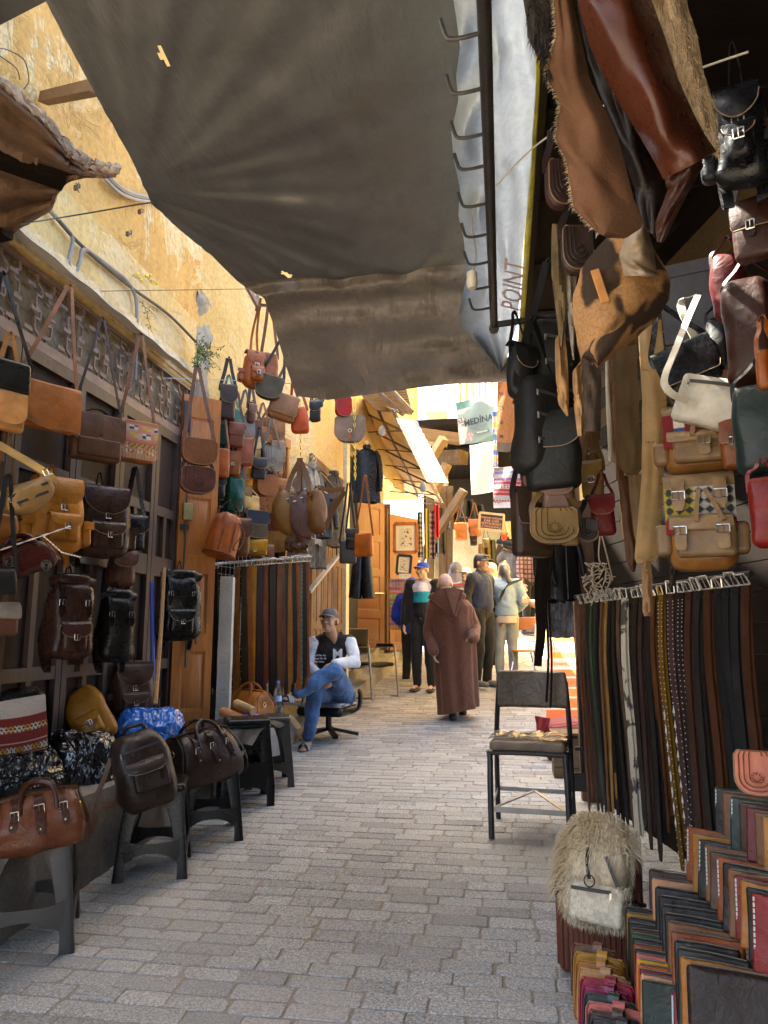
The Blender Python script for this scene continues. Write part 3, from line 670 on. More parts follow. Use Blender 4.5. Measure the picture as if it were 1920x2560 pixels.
cable("cable", [atY(1175, 520, 2.6), atY(1235, 470, 2.45), atY(1300, 400, 2.35), atY(1380, 335, 2.2), atY(1520, 260, 2.05), atY(1740, 175, 1.9), atY(1870, 130, 1.8)], .003, plain((.4, .36, .28), .6, name="pale cord"), "pale slack cord running from the hook rail towards the stall ceiling")

# ================================================================== right stall shell
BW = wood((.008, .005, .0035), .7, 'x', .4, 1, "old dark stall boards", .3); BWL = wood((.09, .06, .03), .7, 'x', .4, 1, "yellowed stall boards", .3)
STO = Vector((1.0, 3.6, .2)); stl = thing("market_stall", "dark timber leather stall on the right with boarded roof and back", "stall", STO)
m = MB()
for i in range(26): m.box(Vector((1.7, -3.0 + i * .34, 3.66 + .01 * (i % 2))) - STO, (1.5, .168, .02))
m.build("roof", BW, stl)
m = MB(); m.box(Vector((.205, 2.8, 3.6)) - STO, (.018, 2.85, .06)); m.build("roof_beam", BW, stl)
A4, B4 = Vector((.62, 5.5, 0)), Vector((1.5, 2.1, 0)); d4 = (B4 - A4).normalized(); n4 = Vector((-abs(d4.y), -abs(d4.x), 0)); n4 = Vector((d4.y, -d4.x, 0)); L4 = (B4 - A4).length
mats = (MB(), MB())
for i in range(26):
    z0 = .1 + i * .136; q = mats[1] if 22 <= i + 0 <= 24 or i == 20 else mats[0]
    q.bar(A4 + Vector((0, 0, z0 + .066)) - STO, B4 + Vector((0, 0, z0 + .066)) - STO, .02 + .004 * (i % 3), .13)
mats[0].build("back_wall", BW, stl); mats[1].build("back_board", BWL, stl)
m = MB(); m.box(Vector((1.9, -.3, 1.8)) - STO, (.06, 2.75, 1.9)); m.build("shade_side_wall", BW, stl); m = MB(); m.box(Vector((1.2, -.35, 1.8)) - STO, (.7, .04, 1.85)); m.build("shade_partition", BW, stl); m = MB(); m.box(Vector((2.4, 5.45, 2.0)) - STO, (1.75, .06, 1.8)); m.build("end_wall", BW, stl)  # side wall and partition are unseen, added to block light onto the goods
m = MB(); a = atG(1452, 1992); m.box(Vector((.575, 5.42, 1.3)) - STO, (.06, .025, 1.06)); m.build("door_board", wood((.14, .075, .045), .6, 'z', .35, 1, "brown plank", .25, .15), stl)
m = MB(); m.box(Vector((.52, 5.46, 1.35)) - STO, (.035, .05, 1.15)); m.build("door_post", wood((.2, .12, .08), .6, 'z', .3, 1, "brown post", .25, .2), stl)
m = MB()
e0 = atY(1447, 1650, 5.36); m.tube([atY(1452, 2040, 5.36) - STO if False else atY(1456, 1960, 5.37) - STO, atY(1449, 1700, 5.37) - STO, atY(1446, 1655, 5.36) - STO, atY(1452, 1640, 5.36) - STO, atY(1460, 1655, 5.36) - STO, atY(1462, 1720, 5.37) - STO], .011, 7, smooth=4)
m.box(atY(1452, 1955, 5.36) - STO, (.045, .01, .06)); m.box(atY(1452, 1872, 5.36) - STO, (.04, .012, .012)); m.build("hinge", DARKSTEEL, stl)
m = MB(); p = atD(1725, 830, 3.35); m.box((0, 0, 0), (.11, .012, .33)); m.box((0, -.016, .3), (.11, .006, .03)); m.box((0, -.016, -.02), (.11, .006, .03)); o = m.build("shutter_board", plain((.075, .075, .085), .5, 0, .3, 30, "dark painted panel", .3)); o.location = p; o.rotation_euler = (0, R(-2), R(-14)); tag(o, "dark grey painted door panel at the back of the stall behind the white bag", "panel")

# ================================================================== corrugated canopy at the upper left
RUST = plain((.1, .055, .03), .8, 0, .4, 40, "rusted corrugated iron", .5)
cn = thing("roof_canopy", "dark rusty canopy with crumbling edge jutting out at the upper left", "canopy", (-1.9, 2.5, 3.3)); CO = Vector((-1.9, 2.5, 3.3))
def ctop(u, v):
    TE = [(-500, -60), (-160, 60), (0, 225), (90, 300), (170, 390), (215, 428), (290, 440)]; BE = [(-500, 900), (-260, 760), (0, 610), (40, 575), (125, 525), (140, 468), (158, 440)]
    a, b = curve_at(TE, u), curve_at(BE, u); p = mixc(a, b, v)
    return atZ(p[0] + 4 * nz((u * 30, v * 3, 1)), p[1] + 5 * nz((u * 40, v * 3, 2)), 3.36 + .02 * math.sin(v * 26) + .02 * nz((u * 5, v * 5, 0))) - CO
m = MB(); m.sheet(50, 30, ctop, .012); m.build("roof", RUST, cn)
m = MB()
def cedge(u, v):
    TE = [(-500, -62), (-160, 55), (0, 220), (90, 295), (170, 385), (215, 425), (292, 436)]; a = curve_at(TE, u)
    return atZ(a[0] + v * 10 + 4 * nz((u * 22, v, 1)), a[1] - v * 22 + 12 * nz((u * 20, v * 2, 5)) * v, 3.38 + .04 * v + .015 * nz((u * 26, v * 4, 9))) - CO
m.sheet(120, 5, cedge, .03); m.build("plaster_edge", stone((.3, .215, .14), "crumbling plaster", .4), cn)
for q in (((-200, 330), (160, 455)), ((-200, 620), (20, 580))):
    m = MB(); m.bar(atZ(*q[0], 3.33) - CO, atZ(*q[1], 3.33) - CO, .07, .05); m.build("beam", BW, cn)
m = MB(); a = atX(110, 246, -2.47); b = atZ(240, 218, 3.9); m.bar(a, b, .055, .055); tag(m.build("timber_beam", wood((.22, .13, .07), .6, 'x', .3, 1, "brown beam")), "short square timber beam from the ochre wall to the tarpaulin edge", "beam")

# cables and pipes on the left wall
WX = -2.44
def wl(px, py, x=WX): return atX(px, py, x)
GREYC = plain((.19, .18, .17), .6, name="grey conduit"); BLKC = plain((.04, .038, .036), .6, name="black cable")
cable("cable", [wl(118, 520), wl(165, 570), wl(182, 600), (wl(172, 650)), wl(178, 678), wl(188, 682), wl(199, 655), wl(206, 625), wl(225, 630), wl(280, 672), wl(315, 700), wl(338, 740), wl(342, 800), wl(341, 880), wl(338, 950)], .013, GREYC, "grey looped conduit bending down the wall to the iron grille", 5)
cable("cable", [wl(115, 512), wl(180, 590), wl(250, 655), wl(330, 720), wl(420, 785), wl(490, 855, -2.4)], .011, BLKC, "straight black cable running along the ochre wall above the cornice")
cable("cable", [wl(266, 438), wl(300, 470), wl(340, 488), wl(395, 497)], .018, GREYC, "bundle of grey cables clipped to the wall beside the tarpaulin corner")
cable("cable", [wl(262, 446), wl(300, 482), wl(345, 500), wl(395, 506)], .012, plain((.3, .28, .26), .6, name="pale conduit"), "pale cable under the grey bundle beside the tarpaulin corner")
cable("rope", [wl(50, 560, -2.2), wl(195, 537, -2.1), atZ(365, 508, 3.41), atZ(380, 510, 3.42)], .004, BLKC, "dark tie rope from the canopy to the tarpaulin's left corner")
cable("wire", [wl(240, 728), atX(640, 722, -1.9)], .0025, BLKC, "thin level wire strung across in front of the yellow wall")
cable("wire", [wl(410, 945), atX(560, 950, -2.2), atX(745, 960, -1.5)], .003, plain((.3, .4, .5), .6, name="blue twine"), "thin blue twine line strung below the hanging bags")
cable("wire", [wl(-10, 120), wl(20, 125), wl(60, 150), wl(72, 200), wl(60, 222)], .003, BLKC, "loose brown wire curling over the canopy edge")
cable("wire", [wl(0, 140), wl(40, 170), wl(50, 200)], .003, BLKC, "second loose wire curling beside the canopy edge")
for (px, py) in ((185, 470), (345, 530), (315, 585)):
    p = wl(px, py, -2.46); m = MB()
    for k in range(4):
        a = rnd.uniform(0, 6.3); m.tube([p, p + Vector((.03, .018 * math.cos(a), .018 * math.sin(a))), p + Vector((.03, .03 * math.cos(a + .8), .03 * math.sin(a + .8)))], .004, 5)
    m.rbox(.012, .008, .016, .003, at=p + Vector((.012, 0, 0))); tag(m.build("wall_bracket", plain((.1, .085, .07), .7, name="dirty iron")), {185: "rusty wall bracket nearest the canopy on the pale patch", 345: "wall bracket just left of the tarpaulin rope knot", 315: "wall bracket below the rope on the ochre plaster", 415: "wall bracket low on the pale peeled patch", 335: "wall bracket on the grey cable bundle"}[px], "bracket")
# weeds on the wall
def weed(px, py, x, n, L, label, colr, flower=None):
    m = MB(); fl = MB(); p = atX(px, py, x); r_ = random.Random(px)
    for i in range(n):
        a = Vector((r_.uniform(.1, 1), r_.uniform(-1, 1), r_.uniform(-1.2, .9))).normalized(); l = L * r_.uniform(.4, 1); q = p + a * l + Vector((0, 0, -.25 * l))
        pts = [p, p + a * l * .5, q]; m.tube(pts, .0018, 4, smooth=3)
        for k in range(12):
            t = r_.uniform(.25, 1.05); c = p.lerp(q, t); b = Vector((r_.uniform(-1, 1), r_.uniform(-1, 1), r_.uniform(-1, .6))).normalized() * L * r_.uniform(.1, .2); s_ = b.cross(Vector((.3, .2, 1))).normalized() * L * .022
            m.add([c, c + b * .5 + s_, c + b, c + b * .5 - s_], [(0, 1, 2, 3)])
        if flower: fl.ell(q, (.014, .014, .014), n=6)
    o = m.build("wall_weed", plain(colr, .6, name="weed leaf", var=.35)); tag(o, label, "plant")
    if flower: fl.build("blossom", plain(flower, .6, name="yellow petals"), o)
weed(492, 880, -2.38, 26, .24, "green weed growing from the cement corner of the wall", (.07, .13, .02))
weed(362, 770, -2.44, 5, .16, "thin straggly weed on the yellow wall beside the grey conduit", (.1, .12, .04))
weed(330, 690, -2.44, 3, .07, "little yellow flowers on the ledge above the conduit bend", (.1, .12, .04), (.7, .5, .03))
weed(372, 700, -2.44, 4, .07, "yellow flowering weed right of the conduit bend", (.1, .12, .04), (.7, .5, .03))
# ================================================================== leather goods builders (front faces -y, centre of the body at the origin)
EDGE = plain((.2, .125, .07), .6, name="worn leather edge")
def buckle(parent, c, w=.022, h=.026, mat=None, name="buckle"):
    m = MB(); x, y, z = c; P = [(x - w / 2, y, z - h / 2), (x + w / 2, y, z - h / 2), (x + w / 2, y, z + h / 2), (x - w / 2, y, z + h / 2)]
    for a, b in zip(P, P[1:] + P[:1]): m.tube([a, b], .0022, 5)
    m.tube([(x, y - .002, z - h / 2), (x, y - .003, z + h / 2)], .0015, 4); return m.build(name, mat or STEEL, parent)
def body_fn(w, h, t, puff=.2, taper=0, sag=0, seed=0, lump=.006, topn=0):
    def fn(p):
        u, v = p.x / (w / 2), p.z / (h / 2); y = p.y
        y *= 1 + puff * max(0, 1 - u * u) * max(0, 1 - v * v)
        k = 1 - taper * max(0, v) - topn * max(0, v) ** 3; x = p.x * k; y *= (1 - topn * .8 * max(0, v) ** 2)
        z = p.z - sag * h * (1 - u * u) * (1 if v < 0 else .4)
        d = Vector((nz((x, y, z), 9, seed), nz((x, y, z), 9, seed + 7), nz((x, y, z), 9, seed + 13))) * lump
        return Vector((x, y, z)) + d
    return fn
def add_flap(root, w, h, t, L, shape, mat, name="flap", z0=None, y0=0, bul=.012, over=1.03, th=.0035, seed=0, a0=.35, cf=None, nu=18, nv=18):
    z0 = h / 2 if z0 is None else z0; a = (a0 + .5) * t
    def fn(u, v):
        s = 2 * u - 1
        q = {'square': 1 - .1 * max(0, (abs(s) - .8) / .2) ** 2, 'round': .3 + .7 * math.sqrt(max(0, 1 - .985 * s * s)), 'point': 1 - .38 * abs(s), 'soft': 1 - .3 * abs(s) ** 3,
             'wave': 1 - .22 * max(0, -s) - .05 * math.sin(s * 3), 'ogee': 1 - .12 * (1 - math.cos(s * math.pi * 2)) - .25 * abs(s) ** 6}[shape]
        d = v * (a + L * q); x = s * w / 2 * over
        e = .004 * nz((x * 9, d * 9, seed), 1)
        if d < a: k = d / a; return Vector((x, y0 + a0 * t - d + e, z0 + .005 + .012 * math.sin(k * math.pi) + e))
        k = (d - a) / L; return Vector((x, y0 - t / 2 - .006 - bul * math.sin(min(1, k) * math.pi * .8) * (1 - s * s * .6) - .006 * k + e, z0 + .003 - (d - a)))
    m = MB(); m.sheet(nu, nv, fn, th, cf=cf); o = m.build(name, mat, root, vcol=bool(cf))
    if not cf: m = MB(); m.tube([fn(k / 24, .93 if k in (0, 24) else .985) + Vector((0, -th * .6, 0)) for k in range(25)], .0019, 5); m.build("edge_trim", EDGE, o)
    return o
def strap_pair(root, w, z, L, sw, mat, apex=(0, .02), name="shoulder_strap", gap=.01, th=.0032, yo=0, loose=0):
    ax, ay = apex
    for s in (-1, 1):
        m = MB(); p = [(s * w / 2, yo, z - .02), (s * w / 2 * .97, yo, z + .03), (lerp(s * w / 2, ax, .5) + s * loose, lerp(yo, ay, .5), z + .03 + (L - .03) * .5), (ax + s * gap, ay, z + L)]
        m.strip(p, sw, th, (1, .25 * s, 0), smooth=5); m.build(name, mat, root)
    m = MB(); m.strip([(ax - gap, ay, z + L - .004), (ax - gap * .5, ay + .004, z + L + .012), (ax + gap * .5, ay + .004, z + L + .012), (ax + gap, ay, z + L - .004)], sw, th, (0, 1, 0), smooth=3); m.build("strap_loop", mat, root)
def zipper(root, a, b, y=0, n=14, puller=True):
    m = MB(); a, b = Vector(a), Vector(b); m.strip([a, a.lerp(b, .5) + Vector((0, -.004, 0)), b], .012, .003, (0, 0, 1) if abs((b - a).z) < abs((b - a).x) else (1, 0, 0), smooth=4); z = m.build("zip", plain((.03, .025, .022), .6, name="zip tape"), root)
    if puller:
        m = MB(); m.rbox(.004, .002, .012, .001, at=a + Vector((0, -.008, -.012))); m.build("zip_puller", STEEL, z)
def satchel(name, label, w, h, t, c, loc, rz, flap=.6, shape='square', strap=.5, sw=.022, pocket=False, tab=True, handle=False, group=None, rough=.42, puff=.25, apex=(0, .02), flapc=None, cat="bag", rx=0, ry=0, strapc=None, ring=False, cf=None, seed=0, piping=True, loose=0):
    mt = leather(c, rough); dk = leather(tuple(q * .62 for q in c), rough); r = thing(name, label, cat, loc, rz, group, rx, ry)
    m = MB(); m.rbox(w / 2, t / 2, h / 2, min(t * .3, .03), fn=body_fn(w, h, t, puff, seed=seed)); m.build("body", mt, r)
    fm = vcolm(.8, "woven kilim") if cf else (leather(flapc, rough) if flapc else mt)
    if flap: add_flap(r, w, h, t, flap * h, shape, fm, seed=seed, cf=cf, nu=40 if cf else 18, nv=60 if cf else 18)
    if pocket:
        m = MB(); m.rbox(w * .42, .018, h * .2, .012, at=(0, -t / 2 - .012, -h * .24), fn=None); m.build("front_pocket", mt, r)
    if tab:
        m = MB(); zt = h / 2 - flap * h; m.strip([(0, -t / 2 - .02, zt + .1 * h + .03), (0, -t / 2 - .024, zt), (0, -t / 2 - .02, zt - .14 * h)], lambda v: .024 * (1 if v < .85 else .6), .003, (1, 0, 0), smooth=4); m.build("closure_tab", dk, r); buckle(r, (0, -t / 2 - .026, zt + .01))
    if ring:
        m = MB(); m.tube([(.018 * math.cos(a), -t / 2 - .026, h / 2 - flap * h - .02 + .018 * math.sin(a)) for a in [i * math.pi / 6 for i in range(13)]], .0025, 5); m.build("ring", BRASS, r)
    if handle:
        m = MB(); m.strip([(-w * .2, .01, h / 2), (-w * .18, .01, h / 2 + .035), (0, .005, h / 2 + .05), (w * .18, .01, h / 2 + .035), (w * .2, .01, h / 2)], .022, .006, (0, 1, 0), smooth=5); m.build("handle", dk, r)
    if strap: strap_pair(r, w, h / 2 - .01, strap, sw, leather(strapc, rough) if strapc else dk, apex, loose=loose)
    return r
def backpack(name, label, w, h, t, c, loc, rz, group=None, rough=.38, pockets=1, side=True, straps=True, flapL=.42, shape='round', roll=False, hook=.12, rx=0, ry=0, seed=0, loops=True, trim=None, midc=None, puff=.3):
    mt = leather(c, rough, .7); dk = leather(tuple(q * .65 for q in c), rough); tr = leather(trim, rough) if trim else dk
    r = thing(name, label, "backpack", loc, rz, group, rx, ry)
    m = MB(); m.rbox(w / 2, t / 2, h / 2, t * .42, fn=body_fn(w, h, t, puff, .08, .02, seed, .014, .22), mid=9); m.build("body", leather(midc, rough) if midc else mt, r)
    if roll:
        m = MB(); m.tube([(-w * .46, -.01, h * .46), (-w * .2, -.02, h * .5), (w * .2, -.02, h * .5), (w * .46, -.005, h * .47)], [t * .2, t * .25, t * .24, t * .19], 12, smooth=4); m.build("rolled_top", mt, r)
        for s in (-1, 1):
            m = MB(); x = s * w * .27; m.strip([(x, t * .3, h * .5), (x, 0, h * .5 + t * .27), (x, -t * .34, h * .45), (x, -t * .66, h * .22), (x + s * .005, -t * .68, h * .02)], lambda v: .026 * (1 if v < .93 else .5), .004, (1, 0, 0), smooth=6); m.build("top_strap", dk, r); buckle(r, (x, -t * .68, h * .2), .03, .03)
    elif flapL:
        add_flap(r, w * .8, h, t * .85, flapL * h, shape, mt, bul=.03, seed=seed, z0=h * .485)
        m = MB(); zt = h / 2 - flapL * h; m.strip([(0, -t * .62, zt + .1), (0, -t * .7, zt), (0, -t * .7, zt - .1), (0.004, -t * .68, zt - .15)], lambda v: .026 * (1 if v < .9 else .55), .004, (1, 0, 0), smooth=5); m.build("closure_strap", tr, r); buckle(r, (0, -t * .72, zt - .01), .03, .03)
    for k in range(pockets):
        pw, ph, pt = w * .56, h * .34, .055; zc = -h * .24
        pr_ = MB(); pr_.rbox(pw / 2, pt / 2, ph / 2, .024, fn=body_fn(pw, ph, pt, .3, seed=seed + 3, lump=.005), at=(0, -t * .5 - .028, zc)); o = pr_.build("front_pocket", mt, r)
        add_flap(o, pw, ph, pt, ph * .5, shape if shape != 'square' else 'square', mt, "pocket_flap", z0=zc + ph / 2, y0=-t * .5 - .028, bul=.008)
        m = MB(); y = -t * .5 - .028 - pt / 2 - .022; m.strip([(0, y + .006, zc + ph * .2), (0, y, zc), (0, y + .002, zc - ph * .42)], lambda v: .022 * (1 if v < .9 else .5), .0035, (1, 0, 0), smooth=5); m.build("pocket_strap", tr, o); buckle(o, (0, y - .003, zc + .005), .026, .028)
    if side:
        for s in (-1, 1):
            sw_, sh, st_ = .05, h * .3, t * .62; m = MB(); m.rbox(sw_ / 2, st_ / 2, sh / 2, .02, at=(s * (w / 2 + .012), 0, -h * .25)); o = m.build("side_pocket", mt, r)
            m = MB(); m.sheet(8, 8, lambda u, v: Vector((s * (w / 2 + .012) + (u - .5) * sw_ * 1.1 + s * .004, -st_ / 2 - .006 + (0 if v > .4 else (.4 - v) * .07), -h * .25 + sh * .52 - max(0, v - .4) * sh * .6 + (.01 * math.sin(min(1, v / .4) * 1.57) if v < .4 else .01))), .004); m.build("pocket_flap", mt, o)
    if straps:
        for s in (-1, 1):
            m = MB(); m.strip([(s * w * .12, t * .45, h * .42), (s * w * .25, t * .75, h * .2), (s * w * .4, t * .85, -h * .2), (s * w * .36, t * .6, -h * .55), (s * w * .3, t * .3, -h * .66), (s * w * .32, t * .35, -h * .5), (s * w * .38, t * .4, -h * .42)], .028, .005, (1, 0, 0), smooth=5); m.build("shoulder_strap", tr, r)
    if hook:
        m = MB(); m.strip([(-.02, t * .35, h * .46), (-.012, t * .4, h * .46 + hook * .7), (0, t * .42, h * .46 + hook), (.012, t * .4, h * .46 + hook * .7), (.02, t * .35, h * .46)], .02, .004, (0, 1, 0), smooth=5); m.build("hang_loop", tr, r)
    return r
def duffel(name, label, w, h, t, c, loc, rz, group=None, rough=.34, rx=0, ry=0, straps=3, cat="travel bag", seed=0, zip_=True):
    mt = leather(c, rough, .6); dk = leather(tuple(q * .6 for q in c), rough); r = thing(name, label, cat, loc, rz, group, rx, ry)
    def fn(p):
        u, v = p.x / (w / 2), p.z / (h / 2); k = 1 - .55 * max(0, (v + .1) / 1.1) ** 1.5
        x = p.x * (1 + .05 * (1 - v)) * (1 - .1 * max(0, v)); y = p.y * k * (1 + .1 * (1 - u * u)); z = p.z - .03 * h * abs(u) ** 3 * (v > 0) + .04 * h * (1 - abs(u)) * max(0, v)
        if abs(u) > .9: x -= math.copysign(.035 * max(0, 1 - (p.y / (t / 2)) ** 2) * max(0, 1 - v * v), u)
        d = Vector((nz((x, y, z), 8, seed), nz((x, y, z), 8, seed + 5), nz((x, y, z), 8, seed + 9))) * .016; return Vector((x, y, z)) + d
    m = MB(); m.rbox(w / 2, t / 2, h / 2, .045, fn=fn, mid=12); m.build("body", mt, r)
    for s in (-1, 1):
        m = MB(); m.tube([fn(Vector((s * w * .49, q * t * .49, z * h * .49))) + Vector((s * .004, 0, 0)) for q, z in ((-.7, -1), (-1, -.7), (-1, 0), (-.95, .6), (-.6, 1), (0, 1.03), (.6, 1), (.95, .6), (1, 0), (1, -.7))], .005, 5, smooth=3); m.build("piping", dk, r)
    m = MB(); m.strip([(-w * .44, 0, h * .5), (0, -.004, h * .545), (w * .44, 0, h * .5)], .05, .012, (0, 1, 0), smooth=6); m.build("top_frame", dk, r)
    for s in (-1, 1):
        yb = s * t * .34; m = MB()
        m.tube([(-w * .2, s * t * .42, h * .24), (-w * .19, s * t * .3, h * .48), (-w * .14, s * t * .18, h * .66), (0, s * t * .1, h * .74), (w * .14, s * t * .18, h * .66), (w * .19, s * t * .3, h * .48), (w * .2, s * t * .42, h * .24)], .011, 8, smooth=5); m.build("handle", dk, r)
    for k in range(straps):
        x = (k - (straps - 1) / 2) * w * .27; big = straps == 3 and k == 1
        zz = [.53, .36, .08, -.08 if big else 0]; P = [(x, 0, h * .545)] + [fn(Vector((x, -t / 2, q * h))) * 1.0 + Vector((0, -.009, 0)) for q in (.44, .3, .12, -.02 if not big else -.1)]
        m = MB(); m.strip(P, lambda v: (.034 if big else .026) * (1 if v < .93 else .6), .005, (1, 0, 0), smooth=5); o = m.build("strap", dk, r)
        q = fn(Vector((x, -t / 2, .26 * h))); buckle(o, (q.x, q.y - .014, q.z), .036 if big else .028, .034)
        m = MB(); m.ell((P[-1][0], P[-1][1] - .004, P[-1][2] + .02), (.005, .003, .005), n=8); m.build("stud", BRASS, o)
    for s in (-1, 1):
        m = MB(); e = fn(Vector((s * w / 2, 0, h * .18))); m.tube([e + Vector((s * .012, .017 * math.cos(a), .017 * math.sin(a))) for a in [i * math.pi / 6 for i in range(13)]], .003, 5); m.build("ring", BRASS, r)
    return r
def saddle(name, label, w, h, t, c, loc, rz, strap=.5, sw=.022, group=None, rough=.45, tooled=False, stud=False, apex=(0, .02), cat="bag", ry=0, rx=0, flapk=1.0, gem=None, strapc=None, edge=None, loose=0):
    mt = leather(c, rough); dk = leather(tuple(q * .6 for q in c), rough); r = thing(name, label, cat, loc, rz, group, rx, ry)
    def out(k, n=28):
        P = []
        for i in range(n + 1):
            a = -math.pi * i / n; P.append((w / 2 * k * (abs(math.cos(a)) ** .8) * (1 if math.cos(a) > 0 else -1), -h * .08 + h * .42 * k * (math.sin(a)) * (abs(math.sin(a)) ** -.15 if abs(math.sin(a)) > .01 else 1)))
        return P + [(-w / 2 * k * .97, h * .4), (-w / 2 * k * .8, h * .5), (w / 2 * k * .8, h * .5), (w / 2 * k * .97, h * .4)]
    m = MB(); m.prism(out(.96), t, bev=t * .25); m.build("body", mt, r)
    m = MB(); P = out(1.04); 
    def fr(p): return Vector((p.x, p.y - t / 2 - .004 - .012 * (1 - (2 * p.x / w) ** 2) * max(0, 1 - (2 * p.z / h) ** 2), p.z + .004))
    m.prism([(x, z * flapk + (1 - flapk) * h * .5) for x, z in P], .006, fr=fr, bev=.0025); o = m.build("flap", leather(edge, rough) if edge else mt, r)
    m = MB(); m.tube([fr(Vector((x, -.003, z))) for x, z in out(1.0)], .002, 5); m.build("edge_trim", EDGE, o)
    if tooled:
        m = MB()
        for q in (.78, .55, .3):
            m.tube([fr(Vector((x, -.0045, z))) for x, z in out(q)] , .0018, 4)
        for k in range(10):
            a = k * math.pi / 5; m.tube([fr(Vector((w * .07 * math.cos(a), -.0045, w * .07 * math.sin(a) - .01))), fr(Vector((w * .13 * math.cos(a + .25), -.0045, w * .13 * math.sin(a + .25) - .01)))], .0018, 4)
        m.build("tooling", dk, o)
    if stud:
        m = MB()
        for x, z in out(.9)[::2]:
            q = fr(Vector((x, -.006, z))); m.ell(q, (.003, .002, .003), n=6)
        m.build("stud", STEEL, o)
    if gem:
        m = MB(); q = fr(Vector((0, -.008, 0))); m.ell(q, (.012, .006, .012), n=10); m.build("stone", plain(gem, .15, name="glass stone"), o)
        m = MB()
        for k in range(14):
            a = k * math.pi / 7; m.ell(q + Vector((.032 * math.cos(a), .002, .032 * math.sin(a))), (.003, .002, .003), n=6)
        m.build("stud", STEEL, o)
    if strap: strap_pair(r, w * .9, h * .44, strap, sw, leather(strapc, rough) if strapc else dk, apex, loose=loose)
    return r
def sling(name, label, w, h, t, c, loc, rz, strap=.5, sw=.045, group=None, rough=.5, ry=0, rx=0, strapc=None, pocket=True, apex=(0, .02)):
    mt = leather(c, rough, .8); st = leather(strapc or tuple(q * .9 for q in c), rough); r = thing(name, label, "sling bag", loc, rz, group, rx, ry)
    def fn(p):
        u, v = p.x / (w / 2), p.z / (h / 2); k = 1 - .42 * u * u - .12 * u ** 4
        z = p.z * k + h * .16 * u * u; y = p.y * (1 - .45 * u * u) * (1 + .35 * (1 - u * u) * (1 - v * v))
        return Vector((p.x, y, z)) + Vector((0, nz((p.x, p.y, p.z), 12), nz((p.x, p.y, p.z), 10, 4))) * .008
    m = MB(); m.rbox(w / 2, t / 2, h / 2, t * .38, fn=fn, mid=10); m.build("body", mt, r)
    zipper(r, fn(Vector((-w * .34, -t / 2, h * .2))) + Vector((0, -.006, 0)), fn(Vector((w * .34, -t / 2, h * .2))) + Vector((0, -.006, 0)))
    if pocket: zipper(r, fn(Vector((-w * .28, -t / 2, -h * .1))) + Vector((0, -.008, 0)), fn(Vector((w * .28, -t / 2, -h * .1))) + Vector((0, -.008, 0)))
    for s in (-1, 1):
        m = MB(); e = fn(Vector((s * w * .5, 0, 0))); m.strip([e + Vector((-s * .03, 0, -.01)), e + Vector((s * .005, 0, .03)), Vector((lerp(e.x, apex[0], .5), apex[1] * .5, lerp(e.z, h / 2 + strap, .5))), Vector((apex[0] + s * .008, apex[1], h / 2 + strap))], sw, .0035, (1, .3 * s, 0), smooth=5); m.build("strap", st, r)
        buckle(r, e + Vector((0, -.008, .05)), sw * .9, .03)
    return r
def pouch(name, label, w, h, t, c, loc, rz, strap=.4, sw=.012, group=None, rough=.45, cat="bag", tassel=False, flap=.55, ry=0, shape='soft'):
    mt = leather(c, rough, .6); dk = leather(tuple(q * .7 for q in c), rough); r = thing(name, label, cat, loc, rz, group, 0, ry)
    m = MB(); m.rbox(w / 2, t / 2, h / 2, t * .4, fn=body_fn(w, h, t, .4, .1, .03, w * 99, .01 + .05 * max(0, h - .2), .1), mid=8); m.build("body", mt, r)
    if flap: add_flap(r, w, h, t, flap * h, shape, mt, nu=10, nv=10)
    if tassel:
        m = MB()
        for k in range(9): m.strip([((k - 4) * .006, -t / 2 - .02, -h * .05), ((k - 4) * .009, -t / 2 - .022, -h * .3), ((k - 4) * .011, -t / 2 - .018, -h * .55)], .006, .002, (1, 0, 0), smooth=3)
        m.build("fringe", mt, r)
    if strap: strap_pair(r, w * .9, h * .42, strap, sw, dk)
    return r
